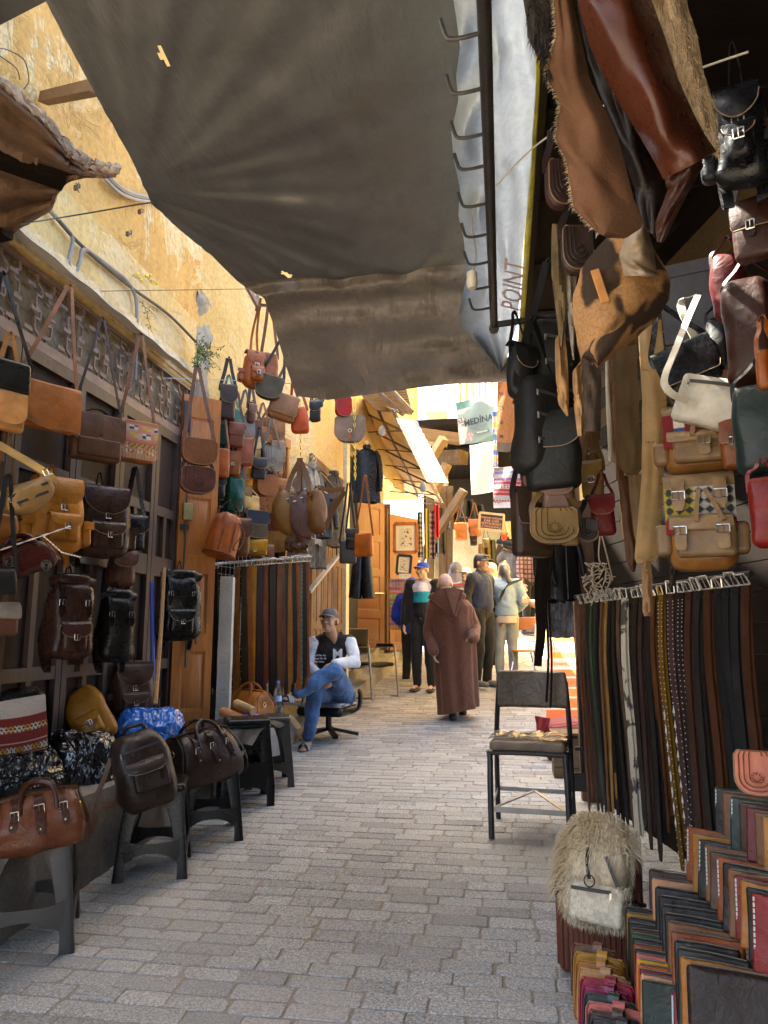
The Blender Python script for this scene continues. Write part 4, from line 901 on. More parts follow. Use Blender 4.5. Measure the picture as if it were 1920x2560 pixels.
def bucket(name, label, w, h, c, loc, rz, group=None, rough=.36, rx=0, ry=0):
    mt = leather(c, rough, .8); dk = leather(tuple(q * .6 for q in c), rough); r = thing(name, label, "bucket bag", loc, rz, group, rx, ry)
    m = MB(); prof = [(.001, -.5), (.46, -.5), (.5, -.47), (.5, -.2), (.49, .1), (.45, .3), (.36, .42), (.25, .48), (.2, .5)]; n = 40; vs = []
    def g(u, v):
        k = v * (len(prof) - 1); i = min(int(k), len(prof) - 2); a, z = mixc(prof[i], prof[i + 1], k - i); th = u * 2 * math.pi
        pl = 1 + .09 * math.sin(th * 9) * max(0, z - .1) * 2.2
        return Vector((a * w * math.cos(th) * pl, a * w * .8 * math.sin(th) * pl, z * h)) + Vector((nz((math.cos(th), math.sin(th), z * 2), 1.5), 0, 0)) * .012
    m.grid(48, 24, g, closed=True); m.build("body", mt, r)
    m = MB(); m.tube([(w * .5 * math.cos(a), w * .4 * math.sin(a), -h * .47) for a in [i * math.pi / 12 for i in range(25)]], .006, 6); m.build("piping", dk, r)
    for x in (-.12, .12): 
        m = MB(); m.strip([g(.75 + x * .6, .98) , g(.75 + x * .6, .8) + Vector((0, -.006, 0)), g(.75 + x * .5, .5) + Vector((0, -.006, 0)), g(.75 + x * .5, .14) + Vector((0, -.006, 0))], .012, .003, (1, 0, 0), smooth=4); m.build("seam_strip", dk, r)
    m = MB(); m.strip([(w * .2, .1, h * .46), (w * .4, .12, h * .65), (w * .2, .12, h * .85), (0, .1, h * .95), (-w * .3, .1, h * .6), (-w * .2, .08, h * .45)], .03, .004, (0, 1, 0), smooth=5); m.build("shoulder_strap", dk, r)
    m = MB(); m.strip([(w * .3, -w * .3, h * .3), (w * .52, -w * .3, h * .1), (w * .5, -w * .34, -h * .2), (w * .35, -w * .38, -h * .35), (w * .25, -w * .4, -h * .28), (w * .4, -w * .36, h * .02), (w * .28, -w * .32, h * .3)], .01, .003, (1, 0, 0), smooth=5); m.build("drawstring", dk, r)
    return r
def coat(name, label, w, h, mat, loc, rz, sleeves=True, group=None, cat="jacket", rx=0, flare=.25, seed=0, yoke=None):
    r = thing(name, label, cat, loc, rz, group, rx); t = w * .34
    def fn(u, v):
        a = u * 2 * math.pi; z = h / 2 - v * h; k = .62 + .38 * min(1, v * 6) if v < .17 else 1 + flare * (v - .17)
        f = 1 + .07 * math.sin(a * 5 + seed) * v + .03 * math.sin(a * 11 + seed * 2) * v
        return Vector((w / 2 * k * math.cos(a) * f, t / 2 * k * math.sin(a) * f * (.7 + .3 * min(1, v * 4)), z + (.03 * abs(math.cos(a)) * (-1) if v < .05 else 0) + .008 * math.sin(a * 4) * v))
    m = MB(); m.grid(44, 26, fn, closed=True); b = m.build("body", mat, r)
    m = MB(); m.tube([(.0, -t * .42, h * .44), (0, -t * .52, 0), (0, -t * .58, -h * .49)], .006, 5, smooth=4); m.build("front_placket", mat, r)
    m = MB(); m.lathe([(w * .17, 0), (w * .2, .03), (w * .17, .055), (w * .14, .05)], 16, (0, 0, h * .47)); m.build("collar", mat, r)
    if sleeves:
        for s in (-1, 1):
            m = MB(); m.tube([(s * w * .36, 0, h * .44), (s * w * .52, -.01, h * .33), (s * w * .6, -.03, h * .05), (s * w * .6, -.06, -h * .2), (s * w * .58, -.08, -h * .3)], [w * .1, w * .125, w * .12, w * .1, w * .085], 14, smooth=5); m.build("sleeve", mat, r)
    m = MB(); m.tube([(-w * .33, 0, h * .45), (0, 0, h * .52), (w * .33, 0, h * .45)], .006, 6, smooth=3); m.tube([(0, 0, h * .52), (0, 0, h * .57), (.02, 0, h * .6), (0, 0, h * .63), (-.02, 0, h * .6)], .003, 5, smooth=4); m.build("hanger", STEEL, r)
    return r
def belt(label, top, bot, wd, c, rz, side=(1, 0, 0), group=None, bk='bar', rough=.42, bulge=.02, tip=True, mat=None, studs=None, holes=True, vc=None, sway=0, double=True):
    """belt hung by its buckle from a rail at top"""
    top, bot = Vector(top), Vector(bot); L = (top - bot).length; mt = mat or leather(c, rough, .3)
    r = thing("leather_belt", label, "belt", top, 0, group); d = bot - top; s_ = Vector(side).normalized(); nn = d.normalized().cross(s_); nn = nn if nn.y < 0 else -nn
    P = [Vector((0, 0, 0)), d * .25 + nn * bulge + s_ * sway * .5, d * .6 + nn * bulge * .5 + s_ * sway, d]
    m = MB(); m.strip(P, lambda v: wd * (1 if v < .97 else .55), .004, s_, smooth=6); m.build("strap", mt, r)
    if double:
        m = MB(); m.strip([p * (.93 if i == 3 else 1) - nn * .012 + s_ * .006 * i for i, p in enumerate(P)], lambda v: wd * (1 if v < .97 else .55), .004, s_, smooth=6); m.build("strap", mt, r)
    m = MB(); rb_ = random.Random(int(abs(top.x * 9999))); hw = wd * rb_.uniform(.54, .72); bh = rb_.uniform(.034, .056); z0 = Vector((0, 0, .004)); tl = nn * rb_.uniform(.0, .03); q = [z0 - s_ * hw, z0 + s_ * hw, z0 + s_ * (hw + rb_.uniform(-.006, .004)) + Vector((0, 0, bh)) + tl, z0 - s_ * hw + Vector((0, 0, bh + rb_.uniform(-.006, .006))) + tl]
    for a, b in zip(q, q[1:] + q[:1]): m.tube([a, b], .0035, 6)
    m.tube([z0, z0 + Vector((0, 0, .042)) + nn * .02], .0024, 5); m.build("buckle", BRASS if bk == 'brass' else STEEL, r)
    m = MB(); m.strip([d.normalized() * .028 - s_ * wd * .58 + nn * .002, d.normalized() * .028 + nn * .006, d.normalized() * .028 + s_ * wd * .58 + nn * .002], .011, .003, (0, 0, 1), smooth=3); m.build("keeper", mt, r)
    if studs:
        m = MB(); n = studs; PP = spline(P, 12); tot = len(PP) - 1
        for i in range(n):
            k = lerp(.06, .97, i / (n - 1)) * tot; a = int(min(k, tot - 1)); c_ = PP[a].lerp(PP[a + 1], k - a)
            for e in (-1, 1): m.ell(c_ + nn * .003 + s_ * wd * .4 * e, (.0026, .0026, .0026), n=6)
        m.build("stud", plain((.75, .73, .7), .4, .3, name="pale stud"), r)
    return r
# ================================================================== left side: hung bags
def wall2(px, py, off=.12):
    r = ray(px, py); q = A2 + N2 * off - CAM; n = N2; return CAM + r * (q.dot(n) / r.dot(n))
TAN, BRN, DKB, BLK, OXB = (.36, .14, .055), (.115, .06, .036), (.05, .028, .019), (.017, .0155, .0145), (.085, .022, .018)
GB1 = "bags hung on the brown shutters"; GB2 = "bags hung round the corner shop opening"; GB3 = "bags and goods laid out along the ledge"
def X1(px, py, hp, off=.2):
    p = atX(px, py, -2.5 + off); return p, S(hp, p)
def X2(px, py, hp, off=.12):
    p = wall2(px, py, off); return p, S(hp, p)
def XD(px, py, hp, d):
    p = atD(px, py, d); return p, S(hp, p)
Z62 = R(60)
p, h = X1(18, 940, 80, .3); satchel("shoulder_bag", "grey black leather shoulder bag with zip at the left edge below the grille", h * 1.35, h, h * .42, (.03, .03, .03), p, Z62, flap=0, tab=False, strap=.42, sw=.02, group=GB1, rough=.32, apex=(-.05, .02))
o = bpy.data.objects[-1] if False else None
p, h = X1(116, 1020, 112); satchel("messenger_bag", "large plain tan messenger bag with wavy flap hung highest on the brown shutters", h * 1.38, h, h * .3, (.4, .165, .07), p, Z62, flap=1.05, shape='wave', tab=False, strap=.62, group=GB1, ring=False, rough=.45, apex=(.1, .05), seed=2, strapc=(.2, .09, .04))
p, h = X1(240, 1098, 112); satchel("school_satchel", "dark brown satchel with top handle and buckled tab on the shutters", h * 1.12, h, h * .36, (.11, .062, .04), p, R(52), flap=.62, pocket=True, handle=True, strap=.62, sw=.016, group=GB1, rough=.4)
def kil(u, v):
    if v < .3: return (.36, .14, .06)
    k = (v - .3) / .7; x = u * 9
    if frac(k * 4.2) < .1: return (.5, .2, .14)
    if k < .45:
        a, b = int(x), int(k * 13); t = (a * 7 + b * 5 + (a * b) % 3) % 6
        return [(.5, .27, .05), (.47, .3, .2), (.6, .52, .42), (.05, .045, .04), (.5, .2, .13), (.55, .35, .08)][t]
    if k < .55: return (.4, .13, .07)
    if k < .85: return (.62, .5, .36) if abs(frac(x / 3) - .5) + abs(frac(k * 3.3) - .5) < .42 and int(u * 30) % 3 else (.5, .25, .05) if int(u * 22 + k * 18) % 3 else (.12, .06, .04)
    return (.42, .17, .08) if int(u * 24) % 2 else (.5, .3, .18)
p, h = X1(340, 1108, 100); satchel("kilim_bag", "tan shoulder bag with patterned kilim flap on the shutters", h * .92, h, h * .34, (.33, .14, .06), p, R(50), flap=.97, tab=False, strap=.62, sw=.022, group=GB1, cf=kil, shape='square', strapc=(.16, .07, .035))
p, h = X1(66, 1245, 78, .42); sling("sling_bag", "khaki leather crescent sling bag on a wide yellow strap near the left edge", h * 1.95, h, h * .7, (.27, .17, .08), p, R(58), strap=.55, sw=.045, strapc=(.5, .32, .13), group=GB1, ry=R(-30), apex=(-.2, .1))
p, h = X1(14, 1030, 95, .3); satchel("shoulder_bag", "plain pale tan bag half cut off by the left edge above the sling bag", h * .9, h, h * .3, (.5, .27, .13), p, Z62, flap=.9, tab=False, strap=.3, group=GB1, shape='soft')
p, h = X1(138, 1290, 185, .25); backpack("leather_backpack", "bright tan leather backpack with flap and one front pocket on the shutters", h * .72, h, h * .42, (.42, .19, .06), p, R(55), group=GB1, seed=3, hook=.12, rough=.38, rx=R(-6))
p, h = X1(252, 1305, 172, .25); backpack("leather_backpack", "dark brown leather backpack with round flap and side pockets beside the tan one", h * .82, h, h * .42, (.062, .035, .026), p, R(50), group=GB1, seed=5, hook=.12, rough=.3, trim=(.04, .025, .02))
p, h = X1(333, 1333, 82, .15); pouch("small_bag", "small black strap bag half hidden right of the dark brown backpack", h * .75, h, h * .3, BLK, p, R(55), strap=.34, sw=.03, group=GB1, rough=.3)
p, h = X1(62, 1398, 82, .4); b = duffel("barrel_bag", "burgundy leather barrel bag with white stitched seams and silver rosettes", h * 1.75, h, h * .72, OXB, p, R(64), group=GB1, straps=0, rough=.3, cat="bag", ry=R(-24))
for x, z in ((-.1, .02), (.05, -.05)):
    m = MB()
    for r_ in (.022, .012): m.tube([(x + r_ * math.cos(a), -h * .43, z + r_ * math.sin(a)) for a in [i * math.pi / 7 for i in range(15)]], .004, 5)
    m.build("rosette", STEEL, b)
for a, c in (((-.2, .08), (.22, .08)), ((.08, .08), (.14, -.02)), ((.14, -.02), (.22, -.07))):
    m = MB(); m.tube([(lerp(a[0], c[0], k / 13), -h * .42, lerp(a[1], c[1], k / 13)) for k in range(14)], [.0045 if k % 2 else .0015 for k in range(14)], 6); m.build("white_seam", plain((.7, .65, .58), .6, name="white stitch"), b)
p, h = X1(4, 1318, 78, .3); pouch("shoulder_bag", "rounded brown leather bag cut off by the left edge beside the sling bag", h * 1.0, h, h * .5, (.19, .085, .035), p, Z62, group=GB1, flap=0)
p, h = X1(4, 1452, 66, .42); pouch("shoulder_bag", "dark grey bag with zip cut off by the left edge under the burgundy one", h * 1.1, h, h * .4, (.035, .035, .035), p, Z62, group=GB1, flap=0, sw=.02)
p, h = X1(303, 1425, 86, .15); pouch("small_backpack", "small brown leather pouch with folded flap under the dark brown backpack", h * .72, h, h * .5, (.1, .048, .032), p, R(52), strap=.1, group=GB1, flap=.45)
p, h = X1(172, 1548, 195, .25); backpack("roll_top_backpack", "chestnut brown roll top backpack with two straps low on the shutters", h * .6, h, h * .34, (.062, .03, .022), p, R(50), group=GB1, roll=True, side=False, seed=7, rough=.26, hook=.1, shape='soft')
p, h = X1(290, 1570, 165, .2); backpack("roll_top_backpack", "narrow black roll top backpack hung between the shutters and the orange door", h * .55, h, h * .34, (.022, .019, .016), p, R(48), group=GB1, roll=True, side=False, seed=9, rough=.3, hook=.1, pockets=0)
p = atD(448, 1518, 5.05); h = S(160, p); backpack("roll_top_backpack", "black roll top backpack with buckled front pocket hung on the orange door leaf", h * .66, h, h * .36, (.019, .017, .015), p, R(36), group=GB1, roll=True, side=False, seed=11, rough=.28, hook=.12)
p, h = X1(6, 1553, 74, .35); satchel("shoulder_bag", "brown bag with pale flap cut off by the left edge low on the shutters", h * .9, h, h * .5, (.11, .055, .04), p, Z62, flap=.45, flapc=(.3, .26, .22), tab=False, strap=.25, group=GB1)
p = atD(330, 1724, 4.75); h = S(126, p); backpack("leather_backpack", "small worn brown backpack with two front pockets above the blue sack", h * .85, h, h * .45, (.075, .042, .03), p, R(40), group=GB3, seed=13, hook=.1)

# goods on the ledge
def lump_bag(name, label, px, py, wp, hp, d, mat, rz, seed, tw=.8, cat="sack", sq=1, group=GB3, amp=.05):
    p = atD(px, py, d); w, h = S(wp, p), S(hp, p); m = MB()
    def fn(q):
        u = Vector((q.x / (w / 2), q.y / (w * tw / 2), q.z / (h / 2)))
        d_ = u.normalized(); k = 1 + amp * 3 * nz(d_, 1.4, seed) + amp * 2.6 * (.3 - abs(nz(d_, 3.2, seed))) + amp * 1.5 * (.25 - abs(nz(d_, 7.5, seed)))
        return Vector((q.x * k, q.y * k, q.z * k if q.z > 0 else q.z))
    m.rbox(w / 2, w * tw / 2, h / 2, min(w * tw, h, w) * .42, fn=fn, mid=34); o = m.build(name, mat, label=None); o.location = p; o.rotation_euler = (0, 0, rz); tag(o, label, cat, group); return o
def plasticbag(rgb, tr=0):
    m, nt, b = newmat("crinkled plastic"); co = objco(nt); n1 = noisen(nt, mapn(nt, co, (1, 1, .5)), 6, 2, .45, 2.2); n2 = noisen(nt, mapn(nt, co, (1, .5, 1)), 15, 2, .4, 1.5); b.inputs['Specular IOR Level'].default_value = .9
    b.inputs["Base Color"].default_value = (*rgb, 1); b.inputs["Roughness"].default_value = .16
    nt.links.new(bumpn(nt, n1, .8, .08, bumpn(nt, n2, .35, .03)), b.inputs["Normal"]); return m
BPL = plasticbag((.012, .012, .013)); BLUEPL = plasticbag((.02, .14, .5)); bpy.data.materials[-1]
lump_bag("plastic_sack", "crinkled black plastic sack under the red kilim tote", 50, 1935, 190, 130, 3.75, BPL, R(40), 1, .9)
lump_bag("plastic_sack", "large crinkled black plastic sack in the middle of the ledge", 195, 1950, 180, 235, 4.05, BPL, R(45), 4, .8)
lump_bag("plastic_sack", "bright blue plastic sack behind the bags on the stools", 372, 1838, 165, 130, 4.6, BLUEPL, R(35), 8, .7)
def kil2(u, v):
    k = v
    if k < .3: return (.5, .42, .36)
    q = (k - .3) / .7
    if frac(q * 3) < .07: return (.55, .45, .4)
    for c0, alt in ((.3, 0), (.86, 1)):
        if abs(q - c0) < .085:
            x = frac(u * 6); t = abs(abs(x - .5) * 2 - .5) * 2; z = abs(q - c0) / .085
            if abs(t - z) < .38: return ((.6, .54, .46) if int(u * 6) % 2 == alt else (.5, .25, .05))
            return (.06, .03, .03)
    return mixc((.25, .03, .025), (.13, .02, .02), .5 + .5 * nz((u * 12, q * 30, 0)))
p = atD(46, 1800, 3.75); h = S(150, p); w_ = S(122, p); r = thing("kilim_tote", "black leather tote with red and cream kilim front lying on the plastic sacks", "bag", p, R(44), GB3, R(8), R(-8))
m = MB(); m.rbox(w_ / 2, .1, h / 2, .05, fn=body_fn(w_, h, .2, .3, seed=4, lump=.012)); m.build("body", leather(BLK, .3), r)
m = MB(); m.sheet(60, 60, lambda u, v: Vector(((u - .5) * w_ * .9, -.1 - .032 * (1 - (2 * u - 1) ** 2) * (1 - (2 * v - 1) ** 4) - .006, h * .44 - v * h * .9)), .004, cf=kil2); m.build("kilim_panel", vcolm(.9, "red kilim", .5), r, vcol=True)
p = atD(220, 1790, 4.3); h = S(150, p); backpack("leather_backpack", "honey tan backpack with zips leaning back on the black sacks", h * .66, h, h * .3, (.36, .17, .05), p, R(30), GB3, pockets=1, side=False, flapL=0, seed=15, rx=R(-22), ry=R(-28), hook=.05, straps=False, rough=.34); 
zipper(bpy.data.objects.get("leather_backpack.004") or r, (-.07, -.1, .1), (.07, -.1, .1))
p = atD(357, 1922, 3.72); h = S(192, p); r = backpack("leather_backpack", "dark brown leather backpack with zip and two strapped pocket standing on the middle stool", h * .74, h, h * .4, (.05, .033, .025), p, R(38), GB3, pockets=0, side=False, flapL=0, seed=17, rx=R(-8), ry=R(-14), hook=0, straps=False, rough=.33, puff=.15)
zipper(r, (-h * .26, -h * .235, h * .26), (h * .24, -h * .235, h * .28)); q = MB(); q.rbox(h * .22, .02, h * .17, .014, at=(h * .04, -h * .24, -h * .1)); q = q.build("front_pocket", leather((.05, .033, .025), .33), r)
add_flap(q, h * .46, h, .05, h * .13, 'soft', leather((.055, .037, .028), .33), "pocket_flap", z0=h * .08, y0=-h * .24)
for x in (-.1, .16):
    m = MB(); m.strip([(h * x, -h * .3, h * .08), (h * x, -h * .31, -h * .04), (h * x, -h * .3, -h * .17)], lambda v: .022 * (1 if v < .9 else .5), .004, (1, 0, 0), smooth=4); m.build("pocket_strap", leather((.045, .03, .022), .33), q); buckle(q, (h * x, -h * .32, 0), .026, .028)
m = MB(); m.tube([(-.05, 0, h * .47), (-.04, -.01, h * .55), (.04, -.01, h * .55), (.05, 0, h * .47)], .009, 7, smooth=4); m.build("handle", leather((.04, .025, .02), .33), r)
m = MB(); m.strip([(-h * .3, .05, -h * .15), (-h * .42, 0, -h * .3), (-h * .6, -.04, -h * .26), (-h * .72, -.03, -h * .45), (-h * .8, -.02, -h * .58)], .026, .005, (.2, .2, 1), smooth=6); m.strip([(-h * .34, .02, h * .25), (-h * .5, 0, 0), (-h * .66, -.02, -h * .2), (-h * .78, -.02, -h * .5)], .026, .005, (.9, -.3, .3), smooth=6); m.build("shoulder_strap", leather((.16, .1, .07), .4), r)
p = atD(98, 2052, 3.02); h = S(130, p); duffel("leather_duffel", "chestnut leather duffel bag with three buckled straps on the nearest stool", h * 1.62, h, h * .95, (.135, .05, .027), p, R(35), GB3, rough=.3, seed=2, ry=R(-7))
p = atD(502, 1890, 4.35); h = S(118, p); duffel("leather_duffel", "dark brown leather duffel bag with ring and straps on the third stool", h * 1.5, h, h * 1.05, (.06, .035, .027), p, R(58), GB3, rough=.34, seed=6, ry=R(-6))
p = atD(624, 1770, 5.9); h = S(82, p); duffel("leather_duffel", "orange tan travel bag with side zip standing behind the grey post", h * 1.25, h, h * .9, (.34, .13, .045), p, R(-20), GB3, rough=.4, seed=9, straps=0)

# ------------------------------------------------------------------ moulded plastic stools
def stool(name, label, loc, rz, c=BLACKPLASTIC, H=.45, group="plastic stools along the ledge"):
    r = thing(name, label, "stool", loc, rz, group); a, b = .138, .18
    m = MB(); m.rbox(a + .012, a + .012, .022, .02, at=(0, 0, H - .022), fn=lambda p: Vector((p.x, p.y, p.z - .004 * (1 - (p.x / .15) ** 2) * (1 - (p.y / .15) ** 2) * (p.z > 0))))
    m.build("seat", c, r)
    for sx in (-1, 1):
        for sy in (-1, 1):
            m = MB(); rings = []
            for k in range(9):
                t = k / 8; z = H - .03 - t * (H - .03); q = lerp(a, b, t); e = lerp(.078, .046, min(1, t * 1.3)) + (.006 if t > .96 else 0); ti = lerp(.012, .012, t)
                P = [(q, q), (q - e * .25, q + .003), (q - e, q), (q - e, q - ti), (q - ti * 1.6, q - ti * 1.6), (q - ti, q - e), (q, q - e), (q + .003, q - e * .25)]
                rings.append([Vector((x * sx, y * sy, z)) for x, y in P])
            n = 8; vs = [v for rg in rings for v in rg]; fs = [(k * n + i, k * n + (i + 1) % n, (k + 1) * n + (i + 1) % n, (k + 1) * n + i) for k in range(8) for i in range(n)]
            fs += [tuple(range(n - 1, -1, -1)), tuple(8 * n + i for i in range(n))]; m.add(vs, fs); m.build("leg", c, r, sharp=50)
    for sd_ in range(4):
        rot = Matrix.Rotation(sd_ * math.pi / 2, 3, 'Z'); m = MB()
        # arched apron under the seat and arched stretcher
        for (zt, zb0, arch, tt) in ((H - .03, H - .075, .0, 0), (.17, .125, .035, 1)):
            def fn(u, v):
                s = 2 * u - 1; zz = lerp(zt, zb0, v) - (0 if tt == 0 else 0); t = 1 - zz / H; q = lerp(a, b, t)
                if tt == 0: zz -= v * .16 * max(0, abs(s) - .2) ** 1.8 * 2.2
                else: zz -= v * .03 * abs(s) ** 2.5 * 2 - (1 - v) * .0; zz += (1 - v) * .02 * abs(s) ** 3
                return rot @ Vector((s * (q - .028), -(q - .001), zz))
            m.sheet(14, 3, fn, .009)
        m.build("apron", c, r, sharp=60)
    return r
def gp(px, py): return atG(px, py)
GREYBR = plain((.03, .023, .019), .4, 0, .05, 150, name="brown grey plastic", var=.3)
s = stool("plastic_stool", "brown grey plastic stool nearest the camera under the chestnut duffel", (-1.99, 3.02, gz(3.02)), R(28), GREYBR, .47)
s.scale = (1.12, 1.12, 1.02)
s = stool("plastic_stool", "black plastic stool under the standing dark brown backpack", (-1.83, 3.84, gz(3.8)), R(20), BLACKPLASTIC, .45)
for sx in (-.1, .06):
    m = MB(); m.rbox(.022, .012, .003, .002, at=(sx, -.11 + sx * .2, .451)); m.build("red_sticker", plain((.5, .02, .015), .5, name="red sticker"), s)
s3 = stool("plastic_stool", "black plastic stool under the dark brown duffel", (-1.76, 4.42, gz(4.4)), R(24), BLACKPLASTIC, .45)
sx_, sy_ = -1.8, 5.12
for k in range(5): stool("plastic_stool", ["lowest black stool of the stack beside the ledge end", "second stool up in the black stack", "middle stool of the black stack", "fourth stool up in the black stack", "top stool of the black stack under the plastic sheet"][k], (sx_, sy_, gz(sy_) + .028 * k), R(26), BLACKPLASTIC, .45, "stacked plastic stools")
stool("plastic_stool", "brown plastic stool at the far end holding up the black sheet", (-1.8, 5.62, gz(5.6)), R(24), GREYBR, .5)
m = MB(); m.grid(30, 24, lambda u, v: (lerp(-2.05, -1.45, u) + .03 * nz((u * 4, v * 4, 2)), lerp(4.75, 5.95, v), .28 + .5 + .02 * nz((u * 6, v * 6, 0)) - .1 * max(0, u - .75) * 4 * (.3 + v * .5) + .025 * math.sin(v * 16 + u * 3) * u))
m2 = MB(); m2.sheet(40, 30, lambda u, v: Vector((lerp(-2.1, -1.64, u) + .02 * nz((u * 4, v * 4, 2)), lerp(4.78, 5.98, v), .79 + .012 * nz((u * 6, v * 6, 0)) - (.2 * max(0, u - .8) * 3 * v * v) - .16 * max(0, .12 - v) * 5 + .02 * math.sin(v * 16 + u * 3) * u)), .003); tag(m2.build("plastic_sheet", plain((.008, .008, .0085), .5, 0, .3, 20, name="black polythene")), "black plastic sheet spread like a table top over the stacked stools", "plastic sheet", GB3)
for (px, py, L, w_, c, lab, a) in ((590, 1793, .3, .05, (.6, .3, .16), "rolled strip of pale orange leather on the black sheet", 10), (612, 1768, .22, .045, (.55, .36, .2), "rolled strip of beige leather lying highest by the travel bag", -20)):
    p = atD(px, py, 5.55); m = MB(); d = Vector((math.cos(R(a)), -.5 + a * .005, -.25)).normalized(); m.tube([p - d * L / 2, p, p + d * L / 2], [w_ * .7, w_ * .75, w_ * .7], 12); o = m.build("leather_roll", leather(c, .5)); tag(o, lab, "leather roll", GB3)
lump_bag("folded_cloth", "small purple cloth lying on the black sheet", 627, 1800, 46, 30, 5.5, fabric((.26, .13, .42), name="purple cloth"), 0, 21, .7, "cloth")
# post, sticks
p0 = atD(563, 1818, 5.75); p1 = atD(563, 1440, 5.75); w_ = S(33, p0)
m = MB(); m.rbox(w_ / 2, .05, (p1.z - p0.z) / 2, .006, fn=lambda q: q + Vector((.003 * nz(q, 9), .004 * nz(q, 14, 3), 0)), mid=30); o = m.build("wrapped_post", fabric((.4, .385, .345), 260, .2, .5, "grey wrapped cloth", .12)); o.location = (p0 + p1) / 2; o.rotation_euler = (0, 0, R(12)); tag(o, "upright post wrapped in pale grey cloth in front of the belts", "post")
cable("stick", [atX(379, 1455, -2.3), atX(382, 1640, -2.28), atX(381, 1850, -2.26)], .014, plain((.02, .06, .4), .4, name="blue paint"), "blue painted pole leaning against the dark shutters", 3)
bpy.data.objects["stick"]["category"] = "pole"
cable("broom_stick", [atX(410, 1420, -2.26), atX(403, 1560, -2.2), atX(388, 1760, -2.1)], .014, wood((.36, .19, .07), name="broom wood"), "bare wooden stick leaning beside the blue pole", 3)
bpy.data.objects["broom_stick"]["category"] = "pole"

# bags on the orange door
p = atD(497, 1133, 5.02); h = S(66, p); saddle("saddle_bag", "plain brown half round saddle bag hung on the orange door", h * 1.3, h, .07, (.17, .075, .04), p, R(38), strap=.55, sw=.026, group=GB2, apex=(-.02, .06))
p = atD(492, 1204, 4.98); h = S(66, p); saddle("saddle_bag", "tooled purple brown half round saddle bag below the plain one", h * 1.3, h, .07, (.1, .045, .036), p, R(38), strap=.2, sw=.026, group=GB2, tooled=True)

# ------------------------------------------------------------------ corner shop cluster
def c2(px, py, hp, off=.15): return X2(px, py, hp, off)
RZ2 = R(36)
ORD = "corner shop"
p, h = XD(634, 925, 88, 5.6); backpack("leather_backpack", "small red brown backpack hung highest under the tarpaulin edge", h * .62, h, h * .45, (.23, .075, .032), p, RZ2, GB2, seed=21, hook=0, straps=False)
m = MB()
for s_ in (-.03, .03): m.strip([p + Vector((s_, 0, h * .45)), p + Vector((s_ * .6, 0, .3)), atD(652, 745, 5.6)], .018, .004, (1, 0, 0), smooth=4)
m.v = [tuple(Vector(v) - p) for v in m.v]; q = m.build("carry_strap", leather((.24, .08, .035), .4), bpy.data.objects["small_backpack"] if False else [o for o in bpy.data.objects if o.get("label", "").startswith("small red brown backpack")][0]); q.matrix_parent_inverse = Matrix.Rotation(-RZ2, 4, 'Z')
p, h = XD(673, 920, 78, 5.7); pouch("hobo_bag", "slim red brown hobo bag hung just behind the highest backpack", h * .6, h, .08, (.2, .07, .03), p, RZ2, strap=.5, sw=.024, group=GB2, flap=0)
p, h = XD(672, 972, 58, 5.6); saddle("saddle_bag", "dark olive half round bag hung below the highest backpack", h * 1.15, h, .09, (.07, .05, .025), p, R(20), strap=.4, group=GB2, ry=R(14))
p, h = XD(706, 1020, 64, 5.7); satchel("satchel", "plain mid brown satchel hung out on the line right of the olive bag", h * 1.05, h, .08, (.2, .1, .05), p, RZ2, flap=.85, tab=False, strap=.42, group=GB2, ry=R(10))
p, h = XD(750, 1050, 66, 5.8); pouch("hobo_bag", "bright coral red slouchy bag hung out on the line", h * .68, h, .07, (.46, .1, .05), p, R(10), strap=.34, sw=.022, group=GB2, flap=0, ry=R(-8))
p, h = XD(788, 1030, 50, 5.9); pouch("small_bag", "small black fringed pouch right of the coral red bag", h * .55, h, .05, BLK, p, R(10), strap=.28, group=GB2, tassel=True)
p, h = XD(795, 1008, 22, 6.0); pouch("coin_purse", "tiny shiny green purse above the black fringed pouch", h * 1.4, h, .04, (.03, .12, .09), p, 0, strap=.2, group=GB2, flap=0, rough=.25)
p, h = XD(857, 1020, 50, 6.0); saddle("saddle_bag", "round crimson bag at the tarpaulin's far edge", h * .8, h, .07, (.3, .03, .025), p, R(30), strap=.2, group=GB2)
p, h = XD(876, 1076, 66, 6.0); saddle("saddle_bag", "taupe flap bag with ring and tassel hung on a gold chain", h * 1.15, h, .09, (.22, .15, .105), p, R(8), strap=0, group=GB2, tooled=False)
tp = [o for o in bpy.data.objects if o.get("label", "").startswith("taupe flap")][0]
m = MB(); m.tube([(.014 * math.cos(a), -.07, -.02 + .014 * math.sin(a)) for a in [i * math.pi / 6 for i in range(13)]], .003, 5); m.build("ring", BRASS, tp); m = MB()
for k in range(5): m.strip([((k - 2) * .003, -.07, -.035), ((k - 2) * .006, -.07, -.1)], .005, .002, smooth=0)
m.build("tassel", leather((.3, .12, .05)), tp)
def chain(px, y0, y1, d, label):
    m = MB(); a, b = atD(px, y0, d), atD(px + 2, y1, d); n = int((b - a).length / .028)
    for i in range(n):
        c = a.lerp(b, (i + .5) / n); k = i % 2; m.tube([c + (Vector((.008 * math.cos(t), 0, .017 * math.sin(t))) if k else Vector((0, .008 * math.cos(t), .017 * math.sin(t)))) for t in [j * math.pi / 4 for j in range(9)]], .0032, 5)
    tag(m.build("chain", plain((.7, .5, .08), .3, .8, name="gold chain")), label, "chain")
chain(886, 995, 1200, 5.95, "gold chain holding the taupe bag and the bags below it"); chain(750, 995, 1140, 6.2, "gold chain holding the cluster of sling bags")
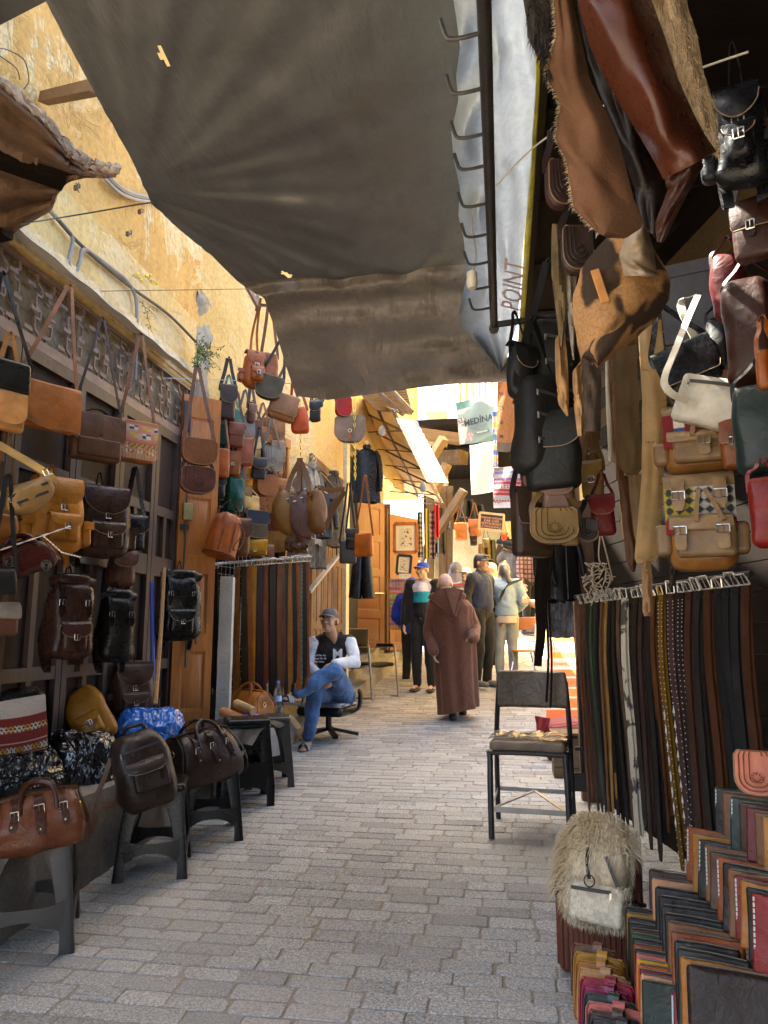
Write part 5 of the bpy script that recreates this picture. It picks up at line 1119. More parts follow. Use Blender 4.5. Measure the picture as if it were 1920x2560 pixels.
L_ = [  # kind, px, py, hpx, aspect, t, colour, label, extra
 ("pouch", 569, 1008, 76, .42, .06, DKB, "long dark brown bag hung highest at the shop's left jamb", dict(strap=.28, sw=.03)),
 ("satchel", 570, 1070, 84, .5, .07, (.05, .12, .085), "studded teal green bag on a green strap", dict(strap=.32, flap=.5, tab=False, strapc=(.06, .14, .1))),
 ("satchel", 612, 1076, 60, .55, .05, (.16, .15, .13), "grey flap satchel in the upper row of the shop", dict(flap=.8, tab=False, strap=.26)),
 ("satchel", 611, 1131, 60, .52, .04, (.27, .095, .06), "pink red laced folder bag under the grey satchel", dict(flap=.95, tab=False, strap=.12)),
 ("pouch", 636, 1124, 54, .45, .04, (.6, .42, .2), "pale cream suede pouch right of the pink red bag", dict(strap=.25)),
 ("saddle", 682, 1078, 52, .85, .05, (.23, .1, .04), "brown oval bag with leaf tooling in the upper row", dict(strap=.2, tooled=True)),
 ("saddle", 680, 1150, 56, .72, .04, (.17, .15, .12), "grey tooled oval bag in the upper right of the opening", dict(strap=.3, tooled=True)),
 ("pouch", 647, 1172, 44, .6, .04, (.045, .035, .03), "small dark brown pouch pair left of the grey oval bag", dict(strap=.3, sw=.02)),
 ("satchel", 695, 1130, 44, .6, .03, (.28, .2, .13), "small taupe framed purse beside the grey oval bag", dict(flap=.9, tab=False, strap=.22)),
 ("satchel", 554, 1158, 66, .42, .06, (.3, .09, .035), "small red brown bag hung on a long strap by the left jamb", dict(flap=0, tab=False, strap=.45)),
 ("pouch", 586, 1238, 84, .46, .07, (.015, .075, .045), "glossy dark green slouch bag with green strap", dict(strap=.6, sw=.024, rough=.22, flap=0)),
 ("satchel", 612, 1195, 46, .62, .05, (.42, .2, .06), "orange tan square flap bag in the middle row", dict(flap=.6, strap=.1)),
 ("satchel", 636, 1220, 44, .6, .04, (.42, .17, .05), "orange tan bag just right of the square flap bag", dict(flap=.7, tab=False, strap=.1)),
 ("saddle", 652, 1219, 46, .75, .03, (.32, .11, .04), "studded orange oval bag with small stone", dict(strap=.1, gem=(.1, .3, .2))),
 ("pouch", 544, 1216, 54, .5, .06, (.03, .028, .03), "black round pouch at the edge of the orange door", dict(strap=.2)),
 ("satchel", 606, 1250, 52, .6, .06, (.27, .17, .09), "khaki flap bag in the middle of the opening", dict(flap=.45, strap=.1)),
 ("satchel", 625, 1268, 44, .7, .04, (.5, .32, .14), "pale yellow tan flap bag beside the khaki one", dict(flap=.9, tab=False, strap=.1)),
 ("saddle", 640, 1272, 48, .75, .04, (.26, .09, .04), "brown studded oval bag with rosette", dict(strap=.1, gem=(.2, .25, .1), stud=True)),
 ("saddle", 641, 1298, 34, 1.4, .06, (.03, .035, .05), "dark navy half round bag above the brown ones", dict(strap=.05)),
 ("saddle", 638, 1330, 30, 1.5, .06, (.075, .05, .03), "dark brown half round bag under the navy one", dict(strap=.05)),
 ("satchel", 635, 1370, 32, 1.5, .05, (.38, .2, .035), "mustard flap clutch lowest above the belts", dict(flap=.75, tab=True, strap=0)),
 ("saddle", 699, 1317, 46, 1.05, .05, (.28, .075, .035), "red brown wavy flap bag with green stone", dict(strap=.08, gem=(.02, .3, .1), stud=True)),
 ("saddle", 690, 1356, 46, 1.1, .05, (.5, .26, .1), "pale tan tooled wavy flap bag under the one with a green stone", dict(strap=.08, tooled=True)),
 ("saddle", 679, 1260, 36, .6, .04, (.18, .08, .055), "small maroon pouch left of the hanging sling bags", dict(strap=.3, sw=.02)),
 ("pouch", 694, 1188, 34, .5, .03, (.4, .2, .1), "small embossed tan phone pouch high by the right jamb", dict(strap=.1)),
 ("satchel", 657, 1098, 50, .62, .05, (.3, .13, .05), "tan flap bag between the grey satchel and the brown oval one", dict(strap=.25, flap=.7)),
 ("satchel", 590, 1090, 52, .55, .05, (.16, .06, .035), "chestnut narrow bag behind the teal green one", dict(strap=.3, flap=.5, tab=False)),
 ("saddle", 668, 1215, 46, .9, .04, (.22, .09, .04), "russet half round bag right of the studded orange oval", dict(strap=.15)),
 ("satchel", 664, 1258, 44, .8, .05, (.3, .14, .06), "light tan flap bag just above the red brown wavy one", dict(strap=.1, flap=.6)),
 ("saddle", 600, 1300, 46, .9, .05, (.2, .08, .04), "cognac half round bag above the bucket bag's rim", dict(strap=.1)),
 ("satchel", 580, 1160, 50, .6, .05, (.26, .1, .045), "cognac square bag below the teal green one", dict(strap=.2, flap=.6)),
 ("saddle", 630, 1075, 40, .9, .04, (.13, .06, .04), "small dark tan oval bag tucked behind the grey satchel", dict(strap=.2)),
 ("pouch", 704, 1225, 44, .55, .04, (.3, .12, .05), "orange brown slim pouch at the right jamb", dict(strap=.25)),
 ("satchel", 656, 1385, 34, 1.2, .05, (.17, .08, .045), "mid brown clutch beside the mustard one above the belts", dict(flap=.7, strap=0)),
 ("pouch", 628, 1035, 40, .4, .05, (.1, .05, .035), "narrow brown bag on a strap between the dark and the grey bags", dict(strap=.25, sw=.03)),
 ("satchel", 594, 1180, 60, .5, .06, (.27, .1, .05), "russet suede bag behind the green slouch bag", dict(flap=.4, tab=False, strap=.3)),
]
for kd, px, py, hp, asp, t, c, lab, ex in L_:
    p, h = c2(px, py, hp, .1 + .06 * ((px * 7) % 3)); ex = dict(ex); f = {"pouch": pouch, "satchel": satchel, "saddle": saddle}[kd]
    f({"pouch": "hanging_pouch", "satchel": "flap_bag", "saddle": "saddle_bag"}[kd], lab, h * asp * 1.32, h * 1.14, t * 1.15, c, p, RZ2 + R(((px * 13) % 21) - 10), group=GB2, **ex)
p, h = c2(561, 1338, 112, .4); bucket("bucket_bag", "large red tan drawstring bucket bag hung in front of the opening", h * .74, h, (.27, .085, .035), p, RZ2, GB2, ry=R(14), rx=R(-6))
p, h = c2(602, 1345, 90, .3); pouch("small_backpack", "dark brown backpack half hidden behind the bucket bag", h * .5, h, .1, (.1, .05, .03), p, RZ2, group=GB2, strap=.2)
for i, (px, py, w_, c, rz, lab) in enumerate(((713, 1282, 60, (.2, .11, .045), 50, "olive tan sling bag, leftmost of the hanging cluster"), (748, 1288, 60, (.115, .066, .058), 15, "purple brown sling bag in the middle of the hanging cluster"), (786, 1282, 56, (.16, .08, .035), -30, "brown sling bag with two zips, rightmost of the hanging cluster"))):
    p, h = XD(px, py, 118, 6.05); sling("sling_bag", lab, h * .98, h * .56, h * .34, c, p, R(rz), strap=.22, sw=.04, group="sling bags hung in a cluster", ry=R(80), apex=(-.1, .03), strapc=tuple(q * .8 for q in c))
m = MB(); p = atD(744, 1358, 6.05)
for k in range(7):
    a = k * .9; m.strip([p + Vector((.07 * math.cos(a), .03 * math.sin(a * 2), .05)), p + Vector((.1 * math.cos(a + 1), -.04, -.02)), p + Vector((.08 * math.cos(a + 2.2), .02, -.06)), p + Vector((.06 * math.cos(a + 3), -.03, .03 - .02 * k))], .035, .004, (0, .3, 1), smooth=5)
m.strip([p + Vector((0, 0, .05)), atD(748, 1230, 6.1), atD(750, 1145, 6.15)], .05, .004, smooth=4); tag(m.build("strap_bundle", leather((.12, .065, .04), .5)), "knotted bundle of brown straps hanging below the sling bags", "straps", "sling bags hung in a cluster")
p, h = XD(750, 1150, 0, 6.15); m = MB()
for s_, q in ((-1, (716, 1240)), (1, (772, 1230)), (0, (745, 1230))): m.strip([p, p.lerp(atD(*q, 6.05), .5) + Vector((s_ * .02, 0, 0)), atD(*q, 6.03)], .04, .004, (1, .3, 0), smooth=5)
tag(m.build("strap_bundle", leather((.13, .07, .035), .5)), "crossed brown shoulder straps above the sling bags", "straps", "sling bags hung in a cluster")

# garments further along the left
def furmat(c1, c2, s_=9):
    m, nt, b = newmat("long pile fur"); co = objco(nt); n1 = noisen(nt, mapn(nt, co, (1, 1, .35)), s_, 5, .7, 2); n2 = noisen(nt, mapn(nt, co, (1, 1, .25)), 60, 4, .7, 1)
    c = mixn(nt, 1, ramp(nt, n1, [(.35, c1), (.62, c2)]), ramp(nt, n2, [(.3, .45), (.65, 1.15)]), 'MULTIPLY'); nt.links.new(c, b.inputs["Base Color"]); b.inputs["Roughness"].default_value = .85
    nt.links.new(bumpn(nt, n2, .9, .03), b.inputs["Normal"]); return m
BLJ = leather((.016, .015, .0145), .3, .2); GREYJ = leather((.045, .043, .04), .38, .6)
GC = "garments hung on the left wall"
def wl3(px, py, hp, off=.22): 
    p = atX(px, py, -2.02 + off); return p, S(hp, p)
for (px, py, hp, asp, mt, lab, sl) in ((748, 1300, 240, .34, furmat((.05, .045, .04), (.2, .18, .15)), "grey long pile fur coat in the middle of the coat row", 0), (770, 1262, 200, .3, furmat((.25, .22, .18), (.5, .46, .4)), "pale patterned fur coat nearest the chain in the coat row", 0), (778, 1295, 250, .3, furmat((.06, .05, .045), (.17, .155, .13)), "long grey brown fur coat in the coat row", 0), (826, 1275, 185, .36, furmat((.02, .015, .01), (.1, .07, .045)), "dark brown curly fur coat at the end of the coat row", 0), (790, 1285, 120, .55, GREYJ, "dark grey leather jacket hung in front of the fur coats", 1)):
    p, h = wl3(px + 8, py, hp, .14 if sl == 0 else .3); coat("fur_coat" if not sl else "leather_jacket", lab, h * asp, h, mt, p, R(64 if not sl else 40), bool(sl), GC, "coat" if not sl else "jacket", seed=px)
m = MB(); m.tube([atX(745, 1150, -1.85), atX(800, 1180, -1.85), atX(840, 1225, -1.85)], .012, 8); m.tube([atX(840, 1225, -1.85), atX(842, 1390, -1.85)], .01, 6); tag(m.build("garment_rail", DARKSTEEL), "dark rail on the wall carrying the fur coats", "rail")
m = MB(); m.bar(atX(772, 1480, -1.9), atX(846, 1388, -1.9), .05, .03); tag(m.build("wooden_plank", wood((.42, .36, .28), .7, 'x', .2, 1, "pale plank")), "pale wooden plank leaning across the old brown door", "plank")
p, h = XD(917, 1188, 140, 8.9); coat("leather_jacket", "black leather jacket hung in front of the tall orange door", h * .4, h, BLJ, p, R(15), True, GC, seed=3)
p, h = XD(905, 1442, 108, 8.9); r = thing("leather_trousers", "black leather trousers hung below the small bags at the tall orange door", "trousers", p, R(10), GC)
for s_ in (-1, 1):
    m = MB(); m.tube([(s_ * h * .09, 0, h * .5), (s_ * h * .12, -.01, 0), (s_ * h * .16, -.02, -h * .5)], [h * .13, h * .14, h * .15], 12, smooth=4); m.build("leg", BLJ, r)
for (px, py, hp, asp, c, lab) in ((870, 1380, 58, .72, (.07, .065, .06), "grey leather pouch bag left of the small orange one"), (880, 1350, 50, .6, BLK, "small black bag hung between the grey and the orange ones"), (910, 1362, 58, .82, (.42, .13, .05), "small bright orange brown zipped bag on the gold chain")):
    p, h = XD(px, py, hp, 7.6 if px != 910 else 7.3); satchel("crossbody_bag", lab, h * asp, h, .06, c, p, R(12 if px < 900 else -14), flap=0 if px != 880 else .5, tab=False, strap=S(1.0, p) * 150, sw=.02, group="small bags on the gold chain", apex=(0, .02), puff=.4)

# belt rack at the corner shop
rk0, rk1 = atD(500, 1412, 6.15), atD(778, 1392, 6.5); LR = "belts hung on the left rack"
m = MB(); m.tube([rk0, rk1], .012, 8); m.tube([atD(668, 1408, 6.36), atD(668, 1740, 6.36)], .01, 6); o = m.build("belt_rack", STEEL); tag(o, "steel rod rack carrying the row of belts at the corner shop", "rack")
BC = [((.3, .14, .05), "brass buckled tan"), ((.03, .022, .018), "black"), ((.02, .018, .017), "narrow black"), ((.26, .12, .045), "golden tan"), ((.05, .035, .025), "very dark brown"), ((.28, .1, .035), "plain orange brown"), ((.02, .018, .017), "plain black"), ((.38, .2, .03), "yellow braided"), ((.06, .02, .03), "wine braided"), ((.03, .02, .04), "dark violet"), ((.16, .05, .025), "red brown"), ((.03, .025, .022), "charcoal"), ((.05, .03, .028), "wide coffee brown"), ((.14, .065, .035), "mid brown"), ((.11, .055, .033), "walnut"), ((.045, .035, .035), "graphite"), ((.3, .14, .05), "light tan"), ((.022, .02, .02), "wide black"), ((.28, .085, .035), "rust red"), ((.13, .12, .09), "grey studded"), ((.02, .018, .017), "thin black"), ((.2, .07, .04), "russet thin")]
XS = [512, 526, 540, 594, 610, 622, 642, 636, 648, 655, 664, 680, 684, 700, 706, 716, 724, 735, 745, 752, 760, 770]
for i, ((c, nm), x) in enumerate(zip(BC, XS)):
    t = (x - 500) / 278; top = rk0.lerp(rk1, t) + Vector((.0, -.035, -.045)); bl = 1722 + ((i * 37) % 40) - (20 if x > 700 else 0)
    if x < 545: bl -= 30
    bot = atD(x - 6 + (i * 5) % 7, bl, depth(top)); b_ = belt(nm + " belt on the left rack, " + ("behind the grey wrapped post" if x < 545 else "nearest the grey wrapped post" if x == 594 else "just right of the " + BC[i - 1][1]), top, bot, .034 + .008 * ((i * 3) % 3 == 0), c, 0, (1, .15, 0), LR, 'bar' if i % 4 else 'brass', bulge=.012, studs=26 if nm.startswith("grey stud") else None, sway=.008 * ((i % 3) - 1))
# bottle and glass on the ledge
p = atD(693, 1788, 6.25); r = thing("water_bottle", "clear plastic water bottle with blue cap on the ledge by the belts", "bottle", p); s_ = S(84, p) / .32
def glassm(c=(.9, .95, .97), ro=.05):
    m, nt, b = newmat("clear plastic"); b.inputs["Base Color"].default_value = (*c, 1); b.inputs["Transmission Weight"].default_value = .92; b.inputs["Roughness"].default_value = ro; b.inputs["IOR"].default_value = 1.15; return m
CLR = glassm()
m = MB(); m.lathe([(.03, 0), (.038, .008), (.039, .04), (.036, .05), (.039, .06), (.039, .09), (.036, .1), (.039, .11), (.039, .2), (.035, .23), (.02, .27), (.013, .285), (.013, .3)], 18); m.v = [(a * s_, b_ * s_, c * s_) for a, b_, c in m.v]; m.build("body", CLR, r)
m = MB(); m.lathe([(.015, .295), (.015, .318), (.013, .32)], 14); m.v = [(a * s_, b_ * s_, c * s_) for a, b_, c in m.v]; m.build("cap", plain((.05, .25, .6), .4, name="blue cap"), r)
m = MB(); m.lathe([(.0398, .13), (.0398, .18)], 18); m.v = [(a * s_, b_ * s_, c * s_) for a, b_, c in m.v]; m.build("label", plain((.35, .5, .75), .5, name="blue label"), r)
p = atD(700, 1790, 6.1); r = thing("coffee_glass", "small glass of dark coffee beside the water bottle", "glass", p); m = MB(); m.lathe([(.022, 0), (.031, .075), (.029, .075), (.02, .005)], 16); m.build("glass", CLR, r); m = MB(); m.lathe([(.019, .006), (.0235, .035), (.001, .035)], 14); m.build("coffee", plain((.03, .015, .008), .2, name="coffee"), r)
# pipes sticking out under the tarpaulin
m = MB(); m.bar(atD(598, 680, 6.2), atD(648, 770, 5.6), .03, .03); m.bar(atD(645, 720, 6.0), atD(642, 775, 5.7), .025, .025); m.bar(atD(640, 762, 5.7), atD(690, 765, 5.5), .02, .02); tag(m.build("bracket_bars", plain((.14, .09, .06), .8, name="rusty bar")), "rusty angle bars projecting from the yellow wall under the tarpaulin", "bracket")
# ================================================================== right stall goods
GR1 = "bags hung in the right stall"
def blades(mb, pts, L, w_, g=.5, r_=None, c=None):
    r_ = r_ or random.Random(1)
    for p, n in pts:
        l = L * r_.uniform(.5, 1.2); d = (n + Vector((r_.uniform(-.5, .5), r_.uniform(-.5, .5), r_.uniform(-.5, .3)))).normalized(); s_ = d.cross(Vector((r_.uniform(-1, 1), r_.uniform(-1, 1), r_.uniform(-1, 1)))).normalized() * w_; a = p + d * l * .5 + Vector((0, 0, -g * l * .2)); b = p + d * l * .85 + Vector((0, 0, -g * l * .75))
        mb.add([p - s_, p + s_, a + s_ * .7, a - s_ * .7, b], [(0, 1, 2, 3), (3, 2, 4)], 0, c(p, r_) if c else None)
def pelt(name, label, LE_, RE_, d, th, mat, cat="hide", cf=None, puff=.04, nu=30, nv=60, group="hides and pelts hung at the stall front", wob=.012, fur=None, dz=0):
    c = atD(*mixc(curve_at(LE_, .5), curve_at(RE_, .5), .5), d)
    def fn(u, v):
        p = mixc(curve_at(LE_, v), curve_at(RE_, v), u); return atD(p[0], p[1], d - puff * math.sin(math.pi * u) + wob * nz((u * 3, v * 5, d), 1) * 2 + dz * v) - c
    m = MB(); m.sheet(nu, nv, fn, th, cf=cf); o = m.build(name, mat, vcol=bool(cf)); o.location = c; tag(o, label, cat, group)
    if fur:
        us, col_, L, n = fur; m = MB(); r_ = random.Random(5); pts = []
        for k in range(n):
            u = r_.choice(us) if not isinstance(us[0], tuple) else r_.uniform(*us[0]); v = r_.random(); p = fn(u, v); q = (p - fn(.5, v)); pts.append((p, (Vector((q.x, q.y, q.z)).normalized() * .6 + Vector((0, -.5, -.5))).normalized() if isinstance(us[0], (int, float)) else Vector((.1, -.6, -.8))))
        blades(m, pts, L, L * .035, .5, r_); m.build("fur", plain(col_, .8, name="fur", var=.4), o)
    return o
SUEDE = plain((.095, .045, .023), .9, 0, .4, 120, name="brown suede", var=.2, spec=.2)
DKL = leather((.07, .024, .015), .3, .12, .15); CREAMF = furmat((.34, .22, .12), (.5, .37, .23), 6)
pelt("leather_hide", "large brown suede hide with pale edge hung highest at the stall front", [(1386, -160), (1388, 0), (1393, 90), (1372, 165), (1376, 205), (1404, 262), (1396, 300), (1390, 345), (1418, 400), (1427, 465), (1436, 520), (1500, 582)], [(1436, -160), (1428, 0), (1450, 100), (1472, 200), (1502, 260), (1540, 340), (1562, 420), (1582, 500), (1606, 552), (1600, 572), (1562, 594), (1512, 590)], 1.75, .006, SUEDE, fur=((0.0,), (.6, .5, .36), .018, 900))
pelt("fur_pelt", "black fur pelt hanging left of the brown suede hide", [(1300, -160), (1312, 0), (1318, 40), (1322, 90), (1335, 115), (1352, 150), (1366, 180)], [(1392, -160), (1390, 0), (1394, 60), (1390, 110), (1382, 150), (1376, 180), (1370, 190)], 1.8, .008, plain((.02, .014, .01), .9, 0, .5, 80, name="black fur", var=.4), fur=(((0, 1),), (.02, .014, .01), .04, 1500))
pelt("leather_pouf", "big dark brown glossy leather bag hung at the top right", [(1426, -160), (1448, 0), (1478, 110), (1538, 230), (1600, 330), (1640, 400), (1664, 446)], [(1596, -160), (1622, 0), (1652, 80), (1690, 200), (1730, 290), (1760, 345), (1786, 382)], 1.66, .01, DKL, "bag", puff=.1, wob=.012)
pelt("fur_pelt", "cream short fur side panel along the big dark leather bag", [(1598, -160), (1620, 0), (1650, 80), (1688, 200), (1729, 290), (1758, 345), (1784, 382)], [(1690, -160), (1716, 20), (1738, 90), (1756, 190), (1776, 250), (1788, 315), (1794, 388)], 1.72, .01, CREAMF, "fur", puff=.02, fur=(((.4, 1),), (.5, .38, .24), .022, 1600))
pelt("leather_strap", "wide black leather strap running down behind the big dark bag", [(1440, -160), (1446, 0), (1470, 150), (1540, 330), (1590, 470), (1600, 560)], [(1530, -160), (1536, 0), (1560, 150), (1620, 330), (1660, 450), (1650, 600)], 1.9, .01, leather((.02, .012, .01), .4), "strap", puff=.03)
pelt("leather_flap", "dark brown leather flap hanging below the big dark bag", [(1664, 446), (1670, 480), (1640, 560), (1645, 605)], [(1752, 385), (1756, 415), (1718, 480), (1655, 605)], 1.8, .006, leather((.075, .034, .026), .45), "leather", puff=.03)
def cow(u, v):
    k = nz((u * 2.2, v * 2.6, 4), 1) + .3 * nz((u * 9, v * 9, 1), 1); return (.32, .17, .07) if k < .02 else mixc((.32, .17, .07), (.035, .02, .012), min(1, (k - .02) * 9))
pelt("cowhide_tote", "brown and tan spotted cowhide bag hanging point down below the suede hide", [(1556, 585), (1500, 640), (1458, 690), (1446, 740), (1452, 800), (1462, 855), (1476, 897)], [(1580, 585), (1645, 680), (1657, 705), (1655, 745), (1620, 792), (1570, 836), (1480, 902)], 2.1, .05, vcolm(.9, "cowhide", .5, 120), "bag", cow, .07, nu=50, nv=60, fur=((0.0, 1.0), (.42, .24, .1), .014, 1400))
p = atD(1500, 715, 2.0); m = MB(); m.rbox(.012, .003, .05, .008); o = m.build("leather_tag", leather((.42, .22, .1), .5)); o.location = p; o.rotation_euler = (0, R(-14), 0); tag(o, "tan leather tag hanging on the spotted cowhide bag", "tag")
pelt("leather_scrap", "crumpled pale grey beige leather piece beside the suede hide's lower tip", [(1605, 548), (1560, 600), (1550, 640), (1562, 690)], [(1612, 556), (1632, 620), (1640, 680), (1646, 690)], 2.0, .004, leather((.3, .24, .18), .6), "leather", puff=.06)
for (px, py, hp, asp, d, c, rz, lab, k) in (
 (1397, 470, 118, .5, 2.3, (.075, .04, .035), 20, "purple brown saddle bag highest beside the stall roof beam", "s"), (1440, 632, 115, .55, 2.3, (.06, .04, .036), 10, "dark embossed saddle bag left of the cowhide bag", "s"),
 (1385, 930, 270, .4, 3.0, (.016, .015, .013), 10, "tall black backpack at the back of the black cluster", "q"), (1345, 1060, 250, .44, 2.85, (.018, .017, .015), 30, "large black backpack with zips at the left of the cluster", "q"), (1300, 930, 130, .45, 2.9, (.02, .02, .02), 40, "black side pouch sticking out left of the black cluster", "p"), (1385, 1130, 190, .6, 2.8, (.02, .02, .017), -8, "broad black bag at the bottom of the black cluster", "p"),
 (1330, 1310, 165, .62, 2.9, (.05, .03, .02), 25, "dark brown flap bag lowest left in the hanging purses", "f"), (1385, 1318, 88, 1.1, 2.75, (.16, .1, .04), 0, "olive tan tooled saddle bag in the hanging purses", "s"), (1392, 1240, 86, .9, 2.8, (.15, .09, .07), -5, "mauve brown fringed purse above the olive one", "t"), (1425, 1330, 70, .6, 2.8, (.17, .11, .05), -10, "mustard brown bag right of the olive tooled one", "f"), (1328, 1225, 90, .5, 2.95, (.12, .07, .05), 15, "plain brown pouch left of the fringed purse", "p"),
 (1470, 1135, 100, .5, 3.2, (.2, .115, .07), -14, "tan flap pouch with stamped flower hung on the narrow strap", "f"), (1482, 1205, 90, .55, 3.1, (.2, .13, .05), -14, "olive mustard pouch right below the stamped one", "f"), (1508, 1292, 92, .55, 3.0, (.12, .014, .014), -10, "small crimson tulip shaped purse on a pink strap", "p"), (1472, 1328, 58, .7, 3.0, (.07, .055, .05), -10, "small grey brown oval case hanging by the door post", "s"),
 (1722, 925, 120, 1.15, 2.75, (.014, .014, .015), -14, "glossy black box bag hung across the white bag", "f0"), (1850, 345, 250, .42, 2.1, (.017, .018, .022), -20, "glossy black backpack high at the right edge", "b"), (1885, 580, 150, .6, 2.2, (.05, .02, .015), -28, "glossy oxblood brown bag at the right edge", "f"), (1822, 715, 170, .42, 2.4, (.09, .018, .018), -30, "red leather bag half hidden behind the oxblood one", "p"), (1880, 830, 270, .42, 2.25, (.045, .014, .009), -24, "large red brown leather shoulder bag at the right edge", "p"), (1905, 1070, 230, .5, 2.1, (.018, .03, .026), -24, "large dark green leather tote at the right edge", "p"), (1915, 920, 110, .3, 1.95, (.17, .055, .018), -24, "orange leather bag cut off by the right edge", "p"), (1915, 1280, 170, .4, 2.0, (.14, .015, .012), -24, "bright red leather bag low at the right edge", "p"), (1800, 860, 150, .36, 2.75, (.015, .014, .014), -26, "black shoulder bag with chrome clip behind the red brown one", "p"), (1835, 1110, 130, .45, 2.6, (.15, .05, .02), -20, "rust brown satchel half hidden behind the dark green tote", "f"), (1893, 1932, 105, .8, 2.05, (.36, .14, .1), -20, "pale pink tooled saddle bag above the purse rack", "s2")):
    p, h = XD(px, py, hp, d); rz = R(rz); w_ = h * asp
    if k == 's': saddle("saddle_bag", lab, w_ * 1.2, h, h * .3, c, p, rz, strap=h * 1.0, group=GR1, tooled=True)
    elif k == 's2': saddle("saddle_bag", lab, w_ * 1.2, h, h * .4, c, p, rz, strap=0, group=GR1, tooled=True)
    elif k == 'b': backpack("leather_backpack", lab, h * max(asp, .5), h, h * .3, c, p, rz, GR1, seed=px, rough=.3 if px > 1700 else .55, hook=.2)
    elif k == 't': pouch("fringed_purse", lab, w_, h, h * .4, c, p, rz, strap=h * 1.3, group=GR1, tassel=True)
    elif k == 'f0': satchel("box_bag", lab, w_, h, h * .45, c, p, rz, flap=.8, tab=False, strap=h * 1.2, group=GR1, rough=.22, ry=R(-18))
    elif k == 'f': satchel("flap_bag", lab, w_, h, h * .3, c, p, rz, flap=.55, strap=h * 1.1, group=GR1, puff=.35)
    elif k == 'q':
        b_ = pouch('slack_backpack', lab, w_ * 1.15, h, h * .3, c, p, rz, strap=h * .7, sw=.03, group=GR1, flap=0, rough=.6)
        for zz in (.28, .05, -.2): zipper(b_, (-w_ * .3, -h * .2, h * zz), (w_ * .3, -h * .2, h * (zz - .05)))
    else: pouch("hanging_pouch", lab, w_ * 1.15, h, h * .3, c, p, rz, strap=h * .8 if hp < 150 else h * .35, group=GR1, flap=0 if px > 1780 else .5, rough=.42 if px > 1700 else .55)
m = MB(); q = atY(1345, 790, 3.1)
for k in range(16): m.strip([q + Vector((.006 * (k % 4), .004 * k, 0)), lerp(q, atD(1290 + k * 10, 1010, 2.9), .5) + Vector((0, .02, 0)), atD(1290 + k * 10, 1010, 2.9)], .03, .004, (1, .3, 0), smooth=4)
tag(m.build("strap_bundle", leather((.022, .02, .017), .45)), "bundle of black bag straps gathered on the hook rail's arm", "straps", GR1)
m = MB()
for k in range(8): a = atD(1340 + k * 12, 1150, 2.9); m.strip([a, lerp(a, atD(1335 + k * 14, 1250, 2.8), .5) + Vector((0, -.02, 0)), atD(1335 + k * 14, 1255, 2.8)], .018, .003, (1, .2, 0), smooth=3)
tag(m.build("strap_bundle", leather((.17, .11, .065), .5)), "tan straps carrying the brown purses below the black cluster", "straps", GR1)
# fur and leather off-cuts hung behind
for (LE_, RE_, c1, lab) in (([(1388, 850), (1392, 960), (1398, 1010), (1418, 1040)], [(1410, 820), (1418, 900), (1420, 990), (1420, 1040)], (.34, .19, .08), "tan and brown fur off-cut hung left"), ([(1432, 930), (1436, 1010), (1446, 1090)], [(1455, 900), (1458, 1010), (1456, 1090)], (.4, .23, .1), "pale tan fur off-cut hung right of the other"), ([(1452, 860), (1454, 960), (1456, 1080)], [(1500, 850), (1502, 960), (1500, 1078)], (.055, .036, .025), "dark brown leather slab hung over the tan pouch"), ([(1380, 560), (1380, 700), (1395, 800), (1400, 860)], [(1410, 560), (1425, 700), (1415, 800), (1404, 870)], (.12, .085, .04), "olive brown leather scrap hung by the rail arm"), ([(1415, 690), (1420, 780), (1428, 860)], [(1440, 690), (1438, 780), (1434, 900)], (.25, .22, .18), "snakeskin patterned grey strip hung behind")):
    pelt("leather_scrap", lab, LE_, RE_, 2.7, .006, plain(c1, .85, 0, .5, 90, name="scrap leather", var=.5), "leather", puff=.02, nu=8, nv=16)
# long suede apron, riveted chaps and straps
def longp(name, lab, LE_, RE_, d, mat, rivets=None, cat="leather strip"):
    o = pelt(name, lab, LE_, RE_, d, .006, mat, cat, puff=.012, nu=10, nv=40, group="long leather strips hung in the stall", wob=.006)
    if rivets:
        m = MB(); c = Vector(o.location)
        for px, py in rivets: m.ell(atD(px, py, d - .014) - c, (.0045, .003, .0045), n=6)
        m.build("rivet", BRASS, o)
SU2, CHP = plain((.13, .09, .048), .92, 0, .5, 140, name="olive suede", var=.18, spec=.15), leather((.46, .33, .19), .5, .5, .2)
longp("riveted_chaps", "long pale tan riveted leather strip with brass studs", [(1594, 795), (1600, 900), (1606, 1000), (1604, 1200), (1586, 1395), (1592, 1408)], [(1652, 800), (1662, 900), (1666, 1000), (1660, 1150), (1650, 1380), (1638, 1404)], 3.19, CHP, [(1656 + 6 * math.sin(k * .21), 830 + k * 19) for k in range(28)] + [(1596 + k * 9, 1394 - (k % 2) * 5) for k in range(5)] + [(1606 + k * 9, 925) for k in range(5)] + [(1614 + k * 9, 1105) for k in range(4)])
longp("suede_apron", "wide olive suede apron panel with rounded lower corners", [(1532, 870), (1538, 1000), (1546, 1120), (1552, 1170), (1566, 1188)], [(1590, 862), (1594, 960), (1600, 1100), (1604, 1170), (1594, 1186)], 3.2, SU2)
longp("leather_strip", "tan punched strap tail below the suede apron", [(1570, 1186), (1576, 1260), (1586, 1340), (1596, 1368)], [(1606, 1184), (1612, 1260), (1624, 1340), (1612, 1370)], 3.22, plain((.21, .13, .07), .7, name="tan strap"))
longp("leather_strip", "punched tan strap end hanging lowest over the belt buckles", [(1604, 1404), (1606, 1470), (1608, 1530), (1612, 1540)], [(1626, 1404), (1630, 1470), (1632, 1530), (1626, 1540)], 3.1, plain((.3, .17, .08), .6, name="tan strap"), [(1617 + k * .8, 1425 + k * 17) for k in range(6)])
